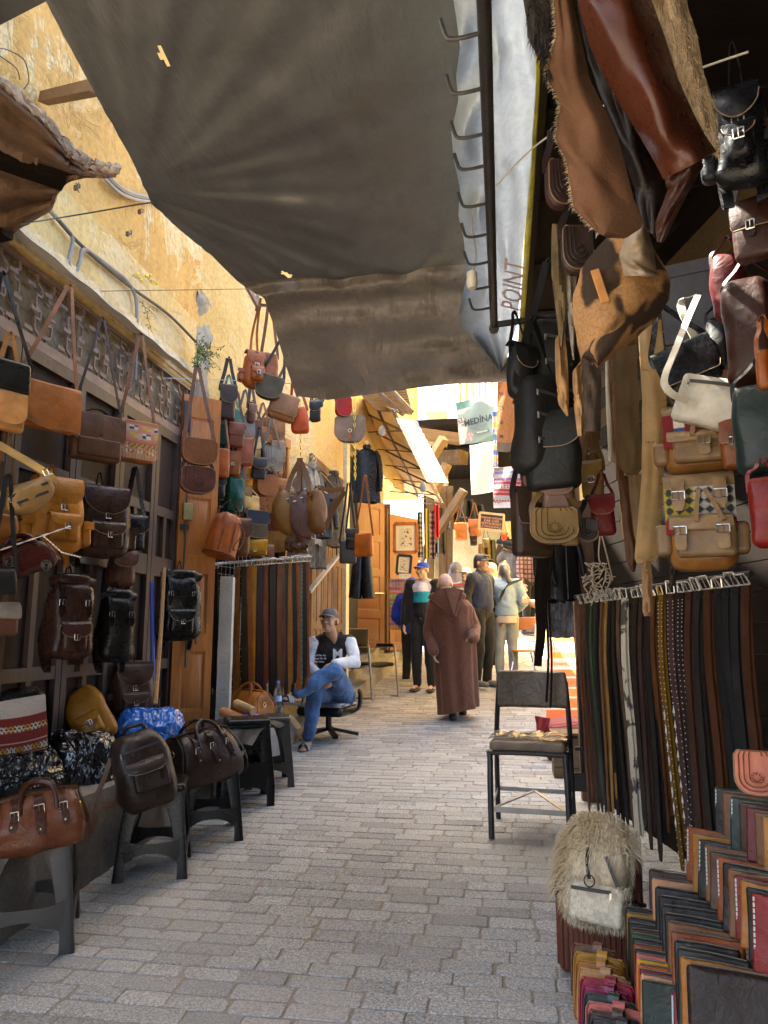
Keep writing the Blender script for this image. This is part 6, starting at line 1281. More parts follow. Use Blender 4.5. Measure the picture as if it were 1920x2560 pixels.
longp("leather_strip", "long brown strap left of the suede apron", [(1526, 900), (1534, 1040), (1542, 1200)], [(1538, 900), (1548, 1040), (1560, 1200)], 3.4, leather((.17, .085, .05), .5))
longp("leather_strip", "pale woven strap beside the long brown one", [(1512, 850), (1516, 1000), (1522, 1150)], [(1520, 850), (1526, 1000), (1536, 1160)], 3.42, fabric((.4, .37, .3), 300, name="pale webbing"))
longp("leather_strip", "dark brown tongue shaped strip behind the apron tail", [(1544, 1190), (1556, 1300), (1566, 1400), (1580, 1430)], [(1570, 1190), (1586, 1300), (1592, 1400), (1586, 1430)], 3.45, leather((.1, .05, .03), .5))
longp("leather_strip", "pale strip with a row of punched holes hanging low left of the apron", [(1546, 1200), (1552, 1290), (1558, 1345)], [(1556, 1200), (1562, 1290), (1566, 1360)], 3.48, CHP)
longp("leather_strip", "red brown strap hanging right of the riveted strip", [(1622, 770), (1632, 860), (1644, 1000)], [(1636, 770), (1646, 860), (1655, 1050)], 3.25, leather((.16, .06, .03), .45))
longp("leather_strip", "black curled strap end right of the strap tail", [(1660, 1360), (1676, 1420), (1674, 1465)], [(1676, 1350), (1694, 1420), (1684, 1465)], 3.1, leather((.05, .04, .03), .5))
# white bag with wide strap
p, h = XD(1780, 1008, 125, 2.65); wb = satchel("white_bag", "off white leather bag with dark zips on a wide white strap", h * 1.35, h, h * .35, (.5, .47, .41), p, R(-18), flap=0, tab=False, strap=0, group=GR1, rough=.4, ry=R(20), puff=.5)
zipper(wb, (-h * .5, -h * .26, h * .3), (h * .42, -h * .26, h * .36))
wl_ = leather((.5, .47, .4), .4); m = MB(); m.strip([atD(1745, 738, 2.7), atD(1716, 805, 2.68), atD(1684, 885, 2.65), atD(1664, 935, 2.63), atD(1662, 962, 2.62), atD(1682, 986, 2.61), atD(1720, 1002, 2.61)], .026, .0025, (.85, -.45, .25), smooth=10); m.strip([atD(1742, 735, 2.82), atD(1705, 755, 2.84), atD(1710, 790, 2.8), atD(1745, 860, 2.75)], .03, .004, (.8, .2, .4), smooth=5); m.v = [tuple(Vector(v)) for v in m.v]; q = m.build("white_strap", wl_); tag(q, "wide white leather strap looped over the stall hook above the white bag", "strap", GR1)
# two kilim satchel backpacks
TANB = (.21, .14, .083)
def kilimpack(lab, px, py, hp, asp, d, two):
    p, h = XD(px, py, hp, d); w_, t = h * asp, h * .42; mt = leather(TANB, .36, .5); r = thing("kilim_backpack", lab, "backpack", p, R(-14), GR1, ry=R(0)); y = -t * .55
    m = MB(); m.rbox(w_ / 2, t / 2, h / 2, .05, fn=body_fn(w_, h, t, .15, 0, .02, hp), mid=6); m.build("body", leather((.24, .12, .05), .35), r)
    def kc(u, v):
        if v > .72: return (.2, .015, .02)
        return ((.36, .34, .32) if u > .42 else (.32, .25, .04)) if abs(frac(u * 7) - .5) + abs(frac(v * 5) - .5) > .48 else (.03, .03, .03)
    if not two: kc = lambda u, v: (.17, .015, .02) if abs(u - .25) > .08 else ((.04, .08, .2) if v > .4 else (.6, .55, .5))
    m = MB(); m.sheet(50, 40, lambda u, v: Vector(((u - .5) * w_ * 1.02, y - .02 - .012 * math.sin(math.pi * u), h * .36 - v * h * .5)), .01, cf=kc); m.build("kilim_panel", vcolm(.9, "kilim"), r, vcol=True)
    add_flap(r, w_ * 1.0, h, t, h * .2, 'ogee', mt, z0=h * .5, over=1.04, bul=.02)
    pk = MB(); pk.rbox(w_ * .43, .03, h * .2, .02, at=(w_ * .06, y - .045, -h * .2), fn=None); pk = pk.build("front_pocket", mt, r); add_flap(pk, w_ * .88, h * .4, .06, h * .13, 'square', mt, "pocket_flap", z0=0 if two else h * .01, y0=y - .045)
    for a in ((-.3, .3) if two else (.1,)):
        m = MB(); m.strip([(w_ * a, y - .03, h * .46), (w_ * a, y - .06, h * .3), (w_ * a, y - .055, h * .1)], lambda v: .045 * (1 if v < .9 else .6), .005, (1, 0, 0), smooth=5); m.build("closure_strap", mt, r); buckle(r, (w_ * a, y - .066, h * .26), .045, .03)
        m = MB(); m.strip([(w_ * a, y - .1, -h * .06), (w_ * a, y - .105, -h * .2), (w_ * a, y - .1, -h * .33)], lambda v: .04 * (1 if v < .9 else .6), .005, (1, 0, 0), smooth=4); m.build("pocket_strap", mt, pk); buckle(pk, (w_ * a, y - .112, -h * .13), .042, .028)
    m = MB(); m.strip([(0, y - .04, h * .33), (-.01, y - .07, h * .15), (-.015, y - .1, -h * .04)], .016, .004, (1, 0, 0), smooth=4); m.strip([(.02, y - .04, h * .33), (.05, y - .07, h * .15), (.075, y - .1, -h * .04)], .016, .004, (1, 0, 0), smooth=4); m.build("drawstring", mt, r)
    for s_ in (-1, 1):
        m = MB(); m.rbox(.03, t * .35, h * .17, .02, at=(s_ * (w_ / 2 + .015), -.02, -h * .18)); m.build("side_pocket", mt, r)
kilimpack("tan leather backpack with one front buckle and red kilim, under the white bag", 1742, 1105, 165, .9, 2.95, False)
kilimpack("tan leather backpack with two buckled straps and black white kilim, lower of the two", 1752, 1310, 228, .68, 2.85, True)

# belts
RR = "belts hung on the right rail"; r0, r1 = atD(1440, 1492, 4.2), atD(1885, 1432, 2.8)
m = MB(); m.tube([r0 + Vector((0, .03, 0)), r1 + Vector((0, .03, 0))], .012, 8); tag(m.build("belt_rail", DARKSTEEL), "dark iron rail carrying the belts across the right stall", "rail")
sdir = (r1 - r0); sdir.z = 0; sdir.normalize()
BR = [(1450, .02, (.12, .055, .035), "brown twisted"), (1464, .02, (.05, .04, .035), "dark thin"), (1476, .024, (.06, .085, .05), "green braided"), (1490, .022, (.03, .03, .04), "black braided"), (1502, .02, (.15, .08, .035), "amber tan"), (1514, .02, (.3, .18, .08), "honey tan"), (1522, .03, (.025, .022, .02), "plain black"), (1532, .03, (.035, .03, .025), "brownish black"), (1542, .03, (.09, .06, .04), "smoky brown"), (1557, .042, (.5, .44, .34), "white spotted cowhide"), (1586, .04, (.04, .028, .022), "black cowhide backed"), (1600, .03, (.05, .03, .025), "dark braided"), (1617, .035, (.03, .025, .025), "black zigzag"), (1628, .035, (.09, .04, .02), "rust dark"), (1648, .034, (.15, .085, .025), "mustard inlaid"), (1673, .046, (.085, .05, .045), "purple brown arrow inlaid"), (1698, .036, (.03, .024, .02), "black white dotted"), (1716, .04, (.07, .032, .022), "chestnut"), (1738, .04, (.04, .035, .03), "graphite black"), (1762, .044, (.085, .036, .02), "red brown"), (1788, .044, (.02, .02, .02), "matt black"), (1808, .04, (.026, .027, .03), "blue black"), (1830, .044, (.03, .03, .03), "charcoal"), (1856, .044, (.07, .03, .017), "russet brown")]
INL = plain((.62, .58, .52), .6, name="white inlay")
def spots(u, v): return None
def cowbelt():
    m, nt, b = newmat("spotted cowhide strap"); n = noisen(nt, objco(nt), 9, 4, .6, .8); nt.links.new(ramp(nt, n, [(.52, (.5, .44, .33)), (.58, (.06, .055, .05))]), b.inputs["Base Color"]); b.inputs["Roughness"].default_value = .8; return m
for i, (px, wd, c, nm) in enumerate(BR):
    t = (px - 1440) / 445; lo, hi = 0, 1
    for _ in range(30):
        md = (lo + hi) / 2; q = lerp(r0, r1, md) - CAM; x_ = 960 + F * q.dot(RT) / q.dot(FW)
        if x_ < px: lo = md
        else: hi = md
    top_ = lerp(r0, r1, lo) + Vector((0, -.02, -.045)); L = 1.12 + .08 * math.sin(i * 2.3); bot = top_ + Vector((.02 * math.sin(i), .01 * math.cos(i * 2), -min(L, top_.z - gz(top_.y) - .03)))
    b_ = belt(f"{nm} belt on the right rail" + (" nearest the door post" if i == 0 else f" beside the {BR[i - 1][3]} one"), top_, bot, wd, c, 0, sdir, RR, 'bar' if i not in (14,) else 'brass', bulge=.02, studs=44 if nm in ("mustard inlaid", "purple brown arrow inlaid", "black white dotted") else None, sway=.01 * math.sin(i * 1.7), mat=cowbelt() if 'spotted' in nm else None, rough=.42)
    if 'inlaid' in nm:
        m = MB(); ar = 'arrow' in nm; s_ = Vector(sdir); nn = Vector((s_.y, -s_.x, 0)); nn = nn if nn.y < 0 else -nn; d = bot - top_
        for k in range(8):
            f = .45 + k * .055; c0 = d * f + nn * (.022 * (1 - f) * 1.4 + .012); hh = .026
            w2 = wd * .22; pts = [c0 + Vector((0, 0, hh)), c0 + s_ * w2 + Vector((0, 0, -hh * .4 if ar else 0)), c0 + s_ * w2 * .3 + Vector((0, 0, -hh * .2 if ar else -hh)), c0 + Vector((0, 0, -hh)), c0 - s_ * w2 * .3 + Vector((0, 0, -hh * .2 if ar else -hh)), c0 - s_ * w2 + Vector((0, 0, -hh * .4 if ar else 0))]
            if not ar: pts = [pts[0], pts[1], pts[3], pts[5]]
            m.add(pts, [tuple(range(len(pts)))])
        m.build("inlay", INL, b_, smooth=False)
m = MB(); r_ = random.Random(4)
for k in range(26): a = atD(1490 + r_.uniform(-22, 26), 1440 + r_.uniform(-30, 40), 3.7); m.tube([a, a + Vector((r_.uniform(-.05, .05), 0, r_.uniform(-.08, .03))), a + Vector((r_.uniform(-.06, .06), -.02, r_.uniform(-.1, .02)))], .003, 4, smooth=3)
m.tube([atD(1500, 1340, 3.6), atD(1498, 1400, 3.6), atD(1525, 1440, 3.65), atD(1515, 1480, 3.7)], .004, 5, smooth=4); m.tube([atD(1505, 1340, 3.6), atD(1520, 1400, 3.6), atD(1532, 1450, 3.65)], .004, 5, smooth=4)
tag(m.build("string_tangle", plain((.36, .3, .22), .7, name="pale string")), "tangle of pale strings and wire loops above the left end of the belts", "string")
# garments and straps at the stall's far edge
for px, py, hp, asp, d, c, lab in ((1372, 1430, 150, .42, 4.9, (.017, .017, .018), "black leather jacket with grey lining hung by the door post"), (1412, 1415, 170, .4, 4.7, (.015, .014, .014), "black leather sleeve jacket nearest the door post")):
    p, h = XD(px, py, hp, d); coat("leather_jacket", lab, h * asp, h, leather(c, .35), p, R(20), True, "jackets by the door post", seed=px)
p, h = XD(1402, 1530, 125, 5.6); coat("sheepskin_jacket", "grey sheepskin fleece hung in front of the sunlit rugs", h * .5, h, furmat((.05, .05, .06), (.2, .2, .22), 20), p, R(10), True, "jackets by the door post", cat="fleece", seed=2)
for i, (x0, x1, y1, w_, lab) in enumerate(((1350, 1344, 1665, .05, "broad black hanging strap beside the folding chair"), (1362, 1352, 1640, .03, "brown edged black strap right of the broad one"), (1368, 1366, 1755, .014, "thin black cord hanging lowest behind the metal chair"), (1373, 1376, 1770, .012, "thin red edged cord right of the lowest cord"))):
    m = MB(); a, b = D(x0 + 8, 1370, 4.6), D(x1, y1, 4.6); m.strip([a, lerp(a, b, .3) + Vector((-.02, 0, 0)), lerp(a, b, .7) + Vector((.005, .01, 0)), b], w_, .006, (1, .3, 0), smooth=5); tag(m.build("leather_strap", leather((.025, .016, .013), .4)), lab, "strap", "straps hung at the stall edge")
# goatskin backpack on the brown case
cb = Vector((.335, 3.14, gz(3.1))); cs = thing("leather_case", "brown ribbed leather case with black strap standing on the setts", "case", cb, R(-9)); CL = leather((.12, .045, .03), .42)
m = MB(); m.rbox(.155, .13, .19, .03, at=(0, 0, .195)); m.build("body", CL, cs); m = MB()
for k in range(16): m.box((-.14 + k * .0187, -.132, .17), (.004, .004, .14))
for k in range(9): m.box((-.157, -.1 + k * .025, .17), (.004, .006, .14))
m.build("ribbing", CL, cs); m = MB(); m.tube([(-.16, .1, .29), (-.162, -.12, .29), (-.14, -.138, .288), (.14, -.138, .272), (.16, -.12, .27)], .008, 6); m.build("strap", DARKSTEEL, cs); m = MB(); m.rbox(.05, .012, .016, .01, at=(0, -.146, .278)); m.build("strap_clip", BLACKPLASTIC, cs)
p = atD(1494, 2172, 2.72); h = S(240, p); w_ = h * .66; gb = thing("goatskin_backpack", "cream goatskin backpack with long shaggy hair standing on the brown case", "backpack", p, R(-14), ry=R(6), rx=R(-4)); t = h * .42
GF = vcolm(.9, "cream goat fur", .6, 70); bf = body_fn(w_, h, t, .3, .12, .02, 3, .018, .25); m = MB(); m.rbox(w_ / 2, t / 2, h / 2, t * .45, fn=bf, mid=10, cf=lambda q: mixc((.6, .49, .34), (.48, .36, .2), .5 + .5 * nz(q, 9))); gbm = m.build("body", GF, gb, vcol=True)
def furcol(p, r_): 
    k = r_.uniform(.75, 1.15); c = mixc((.74, .62, .44), (.6, .44, .24), max(0, min(1, .5 + nz(p, 10) - p.x * 1.6))); return tuple(q * k for q in c)
fm_ = MB(); r_ = random.Random(8); vs = [(Vector(v.co), Vector(v.normal)) for v in gbm.data.vertices]; vs = [q for q in vs if q[1].y < .6]; vb = [q for q in vs if q[1].y > -.25 or q[0].z > h * .26]
blades(fm_, [(q + Vector((r_.uniform(-.012, .012), r_.uniform(-.005, .005), r_.uniform(-.012, .012))), (n * .55 + Vector((0, -.15, -1))).normalized()) for q, n in (r_.choice(vb) for _ in range(5200))], .02, .001, .6, r_, furcol)
tops = [q for q in vs if q[0].z > h * .18 or (q[0].x < -w_ * .3 and q[0].z > -h * .25)]
blades(fm_, [(q, (n * .8 + Vector((-.25, -.1, .1))).normalized()) for q, n in (r_.choice(tops) for _ in range(1500))], .085, .0015, 1.3, r_, furcol); fm_.build("fur", GF, gb, vcol=True, smooth=False)
y = -t * .62; m = MB(); m.rbox(w_ * .4, .025, h * .19, .022, at=(.015, y - .005, -h * .26), cf=lambda q: (.66, .57, .42)); pk = m.build("front_pocket", GF, gb, vcol=True); pv_ = [(Vector(v.co), Vector(v.normal)) for v in pk.data.vertices if v.normal.y < .2]
m = MB(); blades(m, [(q + Vector((r_.uniform(-.02, .02), 0, r_.uniform(-.02, .02))), (n * .4 + Vector((0, -.2, -1))).normalized()) for q, n in (r_.choice(pv_) for _ in range(3000))], .008, .0008, .6, r_, lambda p, r__: tuple(q * r__.uniform(.7, 1.15) for q in (.62, .53, .38))); m.build("fur", GF, pk, vcol=True, smooth=False)
zipper(pk, (w_ * .28, y - .052, -h * .1), (-w_ * .3, y - .052, -h * .13)); m = MB(); m.tube([(-.01 + .018 * math.cos(a), y - .05, -h * .04 + .02 * math.sin(a)) for a in [i * math.pi / 6 for i in range(13)]], .0028, 5); m.strip([(-.03, y - .0, h * .24), (-.02, y - .05, h * .1), (-.01, y - .05, -h * .02)], .012, .003, (1, 0, 0), smooth=4); m.build("ring_strap", BLJ, gb)
zipper(gb, (w_ * .16, y - .02, h * .2), (w_ * .36, y - .03, -h * .05), puller=False)

# purse rack at the lower right
rk = thing("purse_rack", "dark stepped rack holding rows of coloured purses at the lower right", "rack", (.62, 2.2, .13)); RK = Vector((.62, 2.2, .13)); m = MB()
for x0, x1, z in ((.2, .42, .22), (.4, .58, .33), (.56, .82, .45), (.78, 1.5, .62)): m.box(Vector(((x0 + x1) / 2, 2.12, z / 2 + .02)) - RK + Vector((0, 0, 0)), ((x1 - x0) / 2 - .004, .36, z / 2 + (0.0)))
m.build("step", plain((.02, .017, .015), .7, name="black cloth board"), rk)
CN = {"brown": (.15, .07, .035), "mustard": (.38, .2, .03), "caramel": (.3, .13, .04), "pale tan": (.48, .27, .13), "crimson": (.28, .02, .04), "purple": (.2, .02, .06), "teal": (.025, .05, .045), "pink": (.5, .16, .14), "dark brown": (.07, .035, .02), "navy": (.022, .02, .024), "yellow": (.5, .3, .03), "black": (.02, .016, .013), "charcoal": (.035, .029, .024), "green": (.03, .07, .025), "rust": (.24, .07, .03), "orange": (.45, .11, .02), "maroon": (.13, .02, .022), "peach": (.5, .27, .16), "dark green": (.025, .045, .035), "red": (.16, .012, .012), "tan": (.34, .17, .07)}
ORDN = ["first", "second", "third", "fourth", "fifth", "sixth", "seventh", "eighth", "ninth", "tenth", "eleventh", "twelfth", "thirteenth", "fourteenth", "fifteenth", "sixteenth"]
def purse(kind, lab, top_, w_, h_, t_, c, rz, tilt, group):
    r = thing("coin_purse" if kind == 'loop' else "leather_wallet" if kind == 'wallet' else "clutch_purse", lab, "purse" if kind != 'wallet' else "wallet", top_, rz, group, tilt); c = tuple(q * .75 for q in c); mt = leather(c, .45, .8, .3)
    sd_ = top_[0] * 40
    def fn(q):
        q = Vector(q); q.y *= 1 + .5 * max(0, -q.z / h_ - .0); q.y += .006 * nz((q.x * 14, q.z * 9, sd_)); q.z += .004 * nz((q.x * 26, q.y * 30, sd_ + 3)); return q - Vector((0, 0, h_ / 2))
    m = MB(); m.rbox(w_ / 2, t_ / 2, h_ / 2, t_ * .49, fn=(lambda q: (lambda u: fn(Vector((q[0] * (1 - .1 * max(0, q[2] / (h_ / 2)) ** 6), q[1], q[2] * (1 - .12 * abs(q[0] / (w_ / 2)) ** 6 if q[2] > 0 else 1)))))(0)) if kind == 'loop' else fn, mid=7); m.build("body", mt, r)
    if kind == 'loop':
        m = MB(); m.strip([(0.01, t_ * .55, -.03), (0.01, t_ * .5, .004), (.01, 0, .009), (.01, -t_ * .56, .002), (.012, -t_ * .6, -.035)], w_ * .2, .005, (1, 0, 0), smooth=4); m.build("loop", leather(tuple(min(1, q * 1.15) for q in c), .3), r)
        m = MB(); m.tube([(-w_ * .49, -t_ * .42, -h_ * .9), (-w_ * .49, -t_ * .42, -.02), (-w_ * .44, -t_ * .42, -.004), (w_ * .44, -t_ * .42, -.004), (w_ * .49, -t_ * .42, -.02)], .0028, 5); m.build("piping", mt, r)
    elif kind == 'wallet' and int(top_[0] * 97) % 3 == 0:
        m = MB()
        for k in range(12): z = -.012 - k * (h_ - .03) / 11; m.box((-w_ * .46, -t_ * .52, z), (.002, .0012, .0045))
        m.build("stitching", plain((.3, .34, .32), .7, name="pale lacing"), r)
    else:
        m = MB(); m.tube([(-w_ * .45, -t_ * .3, .001), (0, -t_ * .3, .003), (w_ * .45, -t_ * .3, .001)], .0022, 5); m.build("zip", plain((.12, .11, .09), .4, .5, name="zip teeth"), r)
    return r
def row(kind, a, b, z, names, w_, h_, t_, rz, tilt, rname, dz=0):
    n = len(names)
    for i, nm in enumerate(names):
        k = i / (n - 1); px, py = mixc(a, b, k); p = atZ(px, py, z + dz * k); ww = w_ * (1 + .08 * math.sin(i * 2.1)); p = p + Vector((ww * .5 * math.cos(rz), ww * .5 * math.sin(rz), 0)); lab = f"{nm} {'loop purse' if kind == 'loop' else 'stitched wallet' if kind == 'wallet' else 'zip clutch'} {ORDN[i]} from the back in the {rname} purse row"
        purse(kind, lab, p, ww, h_ * (1 + .06 * math.sin(i * 1.3)), t_, CN[nm], rz + R(3 * math.sin(i * 1.9)), tilt + R(3 * math.sin(i * 2.7)), f"purses in the {rname} row")
row('loop', (1432, 2352), (1482, 2556), .40, ["brown", "mustard", "caramel", "pale tan", "crimson", "purple", "teal", "pink", "dark brown", "navy", "yellow"], .15, .16, .022, R(-22), R(-14), "lowest left")
row('clutch', (1564, 2266), (1604, 2446), .50, ["black", "mustard", "charcoal", "black", "dark brown", "green", "navy", "rust", "black", "pink", "yellow", "orange", "maroon", "peach", "dark green"], .15, .17, .016, R(-20), R(-12), "middle")
row('clutch', (1622, 2172), (1700, 2390), .62, ["dark brown", "peach", "black", "black", "charcoal", "black", "brown", "rust", "black", "charcoal", "caramel"], .17, .2, .018, R(-20), R(-12), "upper")
row('wallet', (1716, 2066), (1880, 2230), .80, ["rust", "caramel", "black", "brown", "dark brown", "rust", "black", "brown", "maroon", "caramel", "black", "red"], .17, .16, .014, R(-34), R(-8), "high right")
row('wallet', (1786, 1966), (1905, 2040), .93, ["black", "brown", "teal", "dark brown", "maroon", "brown", "tan"], .18, .15, .016, R(-34), R(-8), "topmost")
p = atZ(1722, 2400, .64); purse('clutch', "large dark brown folded wallet lying in front of the upper row", p + Vector((.11, -.05, 0)), .25, .16, .03, (.035, .018, .012), R(-16), R(-16), "purses in the upper row")
for i, c in enumerate(((.2, .02, .04), (.3, .2, .06), (.05, .05, .05), (.35, .12, .03), (.25, .18, .08), (.12, .16, .05))):
    p = atZ(1678 + i * 6, 2486 + i * 13, .5 - .012 * i); purse('wallet', ["maroon", "gold trimmed", "black", "orange", "bronze", "green"][i] + " bookmark wallet in the small stack at the bottom edge", p + Vector((.05, 0, 0)), .1, .12, .008, c, R(-18), R(-20), "wallet stack at the bottom edge")
lump_bag("crinkled_bag", "shiny black crinkled patent leather bag at the lower right corner", 1880, 2545, 190, 150, 1.75, plasticbag((.02, .022, .016)), R(-20), 31, .7, "bag", group="purses in the upper row")
# metal chair in the lane
cf_ = atG(1235, 2098); chx = thing("metal_chair", "old metal chair with black tube legs and plastic wrapped back standing in the lane", "chair", (.13, 4.72, gz(4.72)), R(-7)); TBK = plain((.02, .019, .018), .35, 0, .1, 90, name="worn black tube", var=.4)
W2 = .215
m = MB(); m.tube([(-W2, -.21, 0), (-W2 + .0, -.2, .43), (-W2 + .03, -.2, .475), (W2 - .03, -.2, .475), (W2, -.2, .44), (W2 + .01, -.22, 0)], .018, 9, smooth=4); m.build("front_legs", TBK, chx)
for s_ in (-1, 1):
    m = MB(); m.tube([(s_ * (W2 + .015), .2, 0), (s_ * (W2 + .012), .17, .42), (s_ * (W2 + .01), .2, .6), (s_ * (W2 - .005), .23, .86)], .016, 8, smooth=4); m.build("rear_leg", TBK, chx)
    m = MB(); m.tube([(s_ * (W2 + .005), -.2, .46), (s_ * (W2 + .012), .18, .46)], .011, 7); m.build("side_rail", TBK, chx)
FLT = plain((.3, .29, .27), .35, .8, name="bare flat bar")
m = MB(); m.bar((-W2, -.205, .16), (W2, -.205, .16), .006, .03); m.bar((-W2, .19, .2), (W2, .19, .2), .006, .025); m.bar((-W2, -.2, .16), (0, .18, .2), .02, .006); m.bar((W2, -.2, .16), (0, .18, .2), .02, .006); m.bar((W2, -.2, .16), (W2 + .012, .19, .2), .006, .02); m.bar((-W2, -.2, .16), (-W2 - .012, .19, .2), .006, .02); m.build("stretcher", FLT, chx)
m = MB(); m.rbox(.22, .205, .034, .03, at=(0, -.01, .51)); m.build("seat", leather((.2, .15, .11), .4, .6), chx)
PLW = glassm((.85, .84, .8), .18); m = MB(); m.sheet(30, 16, lambda u, v: Vector(((u - .5) * .45, -.2 + v * .36, .549 + .02 * abs(nz((u * 6, v * 6, 1))) + .02 * max(0, nz((u * 9, v * 9, 5))))), .002); m.build("plastic_wrap", PLW, chx)
m = MB(); m.rbox(.225, .022, .115, .02, at=(0, .22, .81), fn=lambda q: Vector((q.x * (1 - .07 * max(0, (q.z) / .115) ** 2), q.y + .03 * (1 - (q.x / .225) ** 2) + .004 * nz(q, 14) + .05 * q.z, q.z + .004 * nz(q, 20)))); m.build("backrest", leather((.12, .09, .065), .22, .9), chx)
# ================================================================== people
def skinm(rgb):
    m, nt, b = newmat("skin"); co = objco(nt); n = noisen(nt, co, 22, 4, .6)
    nt.links.new(ramp(nt, n, [(.3, tuple(q * .85 for q in rgb)), (.7, tuple(min(1, q * 1.12) for q in rgb))]), b.inputs["Base Color"]); b.inputs["Roughness"].default_value = .5; b.inputs["Subsurface Weight"].default_value = .12; b.inputs["Subsurface Radius"].default_value = (.02, .008, .004); b.inputs["Subsurface Scale"].default_value = .4; return m
SK1, SK2, SK3 = skinm((.42, .25, .17)), skinm((.5, .31, .22)), skinm((.36, .21, .14))
def remesh(mb, voxel, smooth=4, disp=None):
    me = bpy.data.meshes.new("tmp"); me.from_pydata(mb.v, [], mb.f); o = bpy.data.objects.new("tmp", me); link(o)
    md = o.modifiers.new("r", 'REMESH'); md.mode = 'VOXEL'; md.voxel_size = voxel
    if smooth: s_ = o.modifiers.new("s", 'SMOOTH'); s_.iterations = smooth; s_.factor = .5
    bpy.context.view_layer.update(); dg = bpy.context.evaluated_depsgraph_get()
    nm = bpy.data.meshes.new_from_object(o.evaluated_get(dg)); bpy.data.objects.remove(o); bpy.data.meshes.remove(me)
    if disp:
        n = len(nm.vertices); co = np.empty(n * 3, np.float32); nm.vertices.foreach_get("co", co); co = co.reshape(-1, 3); no = np.empty(n * 3, np.float32); nm.vertices.foreach_get("normal", no); no = no.reshape(-1, 3)
        d = np.array([disp(c) for c in co], np.float32); co = co + no * d[:, None]; nm.vertices.foreach_set("co", co.ravel()); nm.update()
    nm.polygons.foreach_set("use_smooth", [True] * len(nm.polygons)); return nm
def mesh_obj(name, me, mats, parent=None):
    me.materials.clear()
    for q in (mats if isinstance(mats, (list, tuple)) else [mats]): me.materials.append(q)
    me.name = name; o = bpy.data.objects.new(name, me); return link(o, parent)
def hand(mb, w, d, nrm, side, curl=.5, s=1.0):
    """w wrist, d direction of the palm, nrm palm facing, side = thumb direction"""
    d = Vector(d).normalized(); nrm = Vector(nrm); nrm = (nrm - d * nrm.dot(d)).normalized(); t = d.cross(nrm) * side
    for k in (-1, 0, 1): mb.cap(w + t * k * .016 * s + d * .01 * s, w + t * k * .024 * s + d * .078 * s, .015 * s, .0135 * s, 8)
    for i, (off, L) in enumerate(((.034, .07), (.012, .08), (-.011, .075), (-.032, .058))):
        a = w + d * .08 * s + t * off * s; ang = curl * .5; p = a
        for k, f in enumerate((.45, .32, .25)):
            v = d * math.cos(ang) + nrm * math.sin(ang); q = p + v * L * f * s; mb.cap(p, q, (.0098 - .0008 * k) * s, (.009 - .0008 * k) * s, 7); p = q; ang += curl * .75
    a = w + d * .025 * s + t * .03 * s; b = a + (t * .7 + d * .6 + nrm * .2).normalized() * .036 * s; c = b + (d + nrm * .4 + t * .1).normalized() * .03 * s
    mb.cap(a, b, .013 * s, .011 * s, 7); mb.cap(b, c, .0108 * s, .009 * s, 7)
def headprims(mb, c, rot, s=1.0):
    def E(p, r): mb.ell(c + rot @ (Vector(p) * s), tuple(q * s for q in r), rot, 14)
    E((0, .012, .03), (.076, .094, .086)); E((0, -.025, -.03), (.06, .066, .086)); E((0, -.05, -.09), (.034, .033, .025)); E((0, -.078, .02), (.046, .016, .011))
    mb.cap(c + rot @ Vector((0, -.087, .004)) * s, c + rot @ Vector((0, -.108, -.03)) * s, .0095 * s, .0145 * s, 8)
    E((0, -.087, -.062), (.023, .01, .006)); E((0, -.084, -.072), (.02, .01, .006))
    for k in (-1, 1): E((k * .078, .014, -.012), (.011, .021, .032)); E((k * .034, -.062, -.03), (.026, .027, .03)); E((k * .014, -.094, -.032), (.009, .01, .008))
def person(label, J, hrot, skin, base, cat="person", s=1.0, feet=True, hands=True, vox=.0075, toes=True, hs=1.0):
    mb = MB(); b = Vector(base); j = {k: ([q - b for q in v] if isinstance(v, (list, tuple)) else v - b) for k, v in J.items() if k not in ('hd', 'hn', 'curl')}
    headprims(mb, j['head'], hrot, s * hs); mb.cap(j['neck'] - Vector((0, 0, .03 * s)), j['head'] + hrot @ Vector((0, .015, -.05)) * s, .058 * s, .05 * s)
    for a, c, ra, rb in (('pelvis', 'belly', .13, .12), ('belly', 'chest', .12, .13)): mb.cap(j[a], j[c], ra * s, rb * s)
    for k in (0, 1):
        mb.cap(j['chest'], j['sh'][k], .1 * s, .055 * s); mb.cap(j['neck'], j['sh'][k], .05 * s, .05 * s); mb.cap(j['sh'][k], j['el'][k], .05 * s, .04 * s); mb.cap(j['el'][k], j['wr'][k], .04 * s, .027 * s)
        mb.cap(j['pelvis'], j['hip'][k], .1 * s, .09 * s); mb.cap(j['hip'][k], j['kn'][k], .085 * s, .056 * s); mb.cap(j['kn'][k], j['an'][k], .055 * s, .036 * s)
        f = j['toe'][k] - j['an'][k]; fh = Vector((f.x, f.y, f.z * .5)); heel = j['an'][k] + Vector((0, 0, -.045 * s)) - fh.normalized() * .03 * s; mb.cap(j['an'][k], heel, .035 * s, .03 * s); mb.cap(heel, j['toe'][k], .03 * s, .022 * s)
        if toes:
            side = fh.normalized().cross(Vector((0, 0, 1)))
            for q in range(5): mb.cap(j['toe'][k] + side * (q - 2) * .014 * s, j['toe'][k] + side * (q - 2) * .016 * s + fh.normalized() * (.028 - .003 * abs(q - 2)) * s, .009 * s, .008 * s, 7)
        if hands: hand(mb, j['wr'][k], J['hd'][k], J['hn'][k], (1, -1)[k], J.get('curl', .5), s)
    o = mesh_obj("person", remesh(mb, vox, 2), skin); o.location = b; tag(o, label, cat); o["_s"] = s
    return o, j
EYEW, EYED, HAIRD = plain((.6, .58, .54), .2, name="eye white"), plain((.012, .009, .007), .2, name="iris"), plain((.02, .017, .015), .6, name="dark hair")
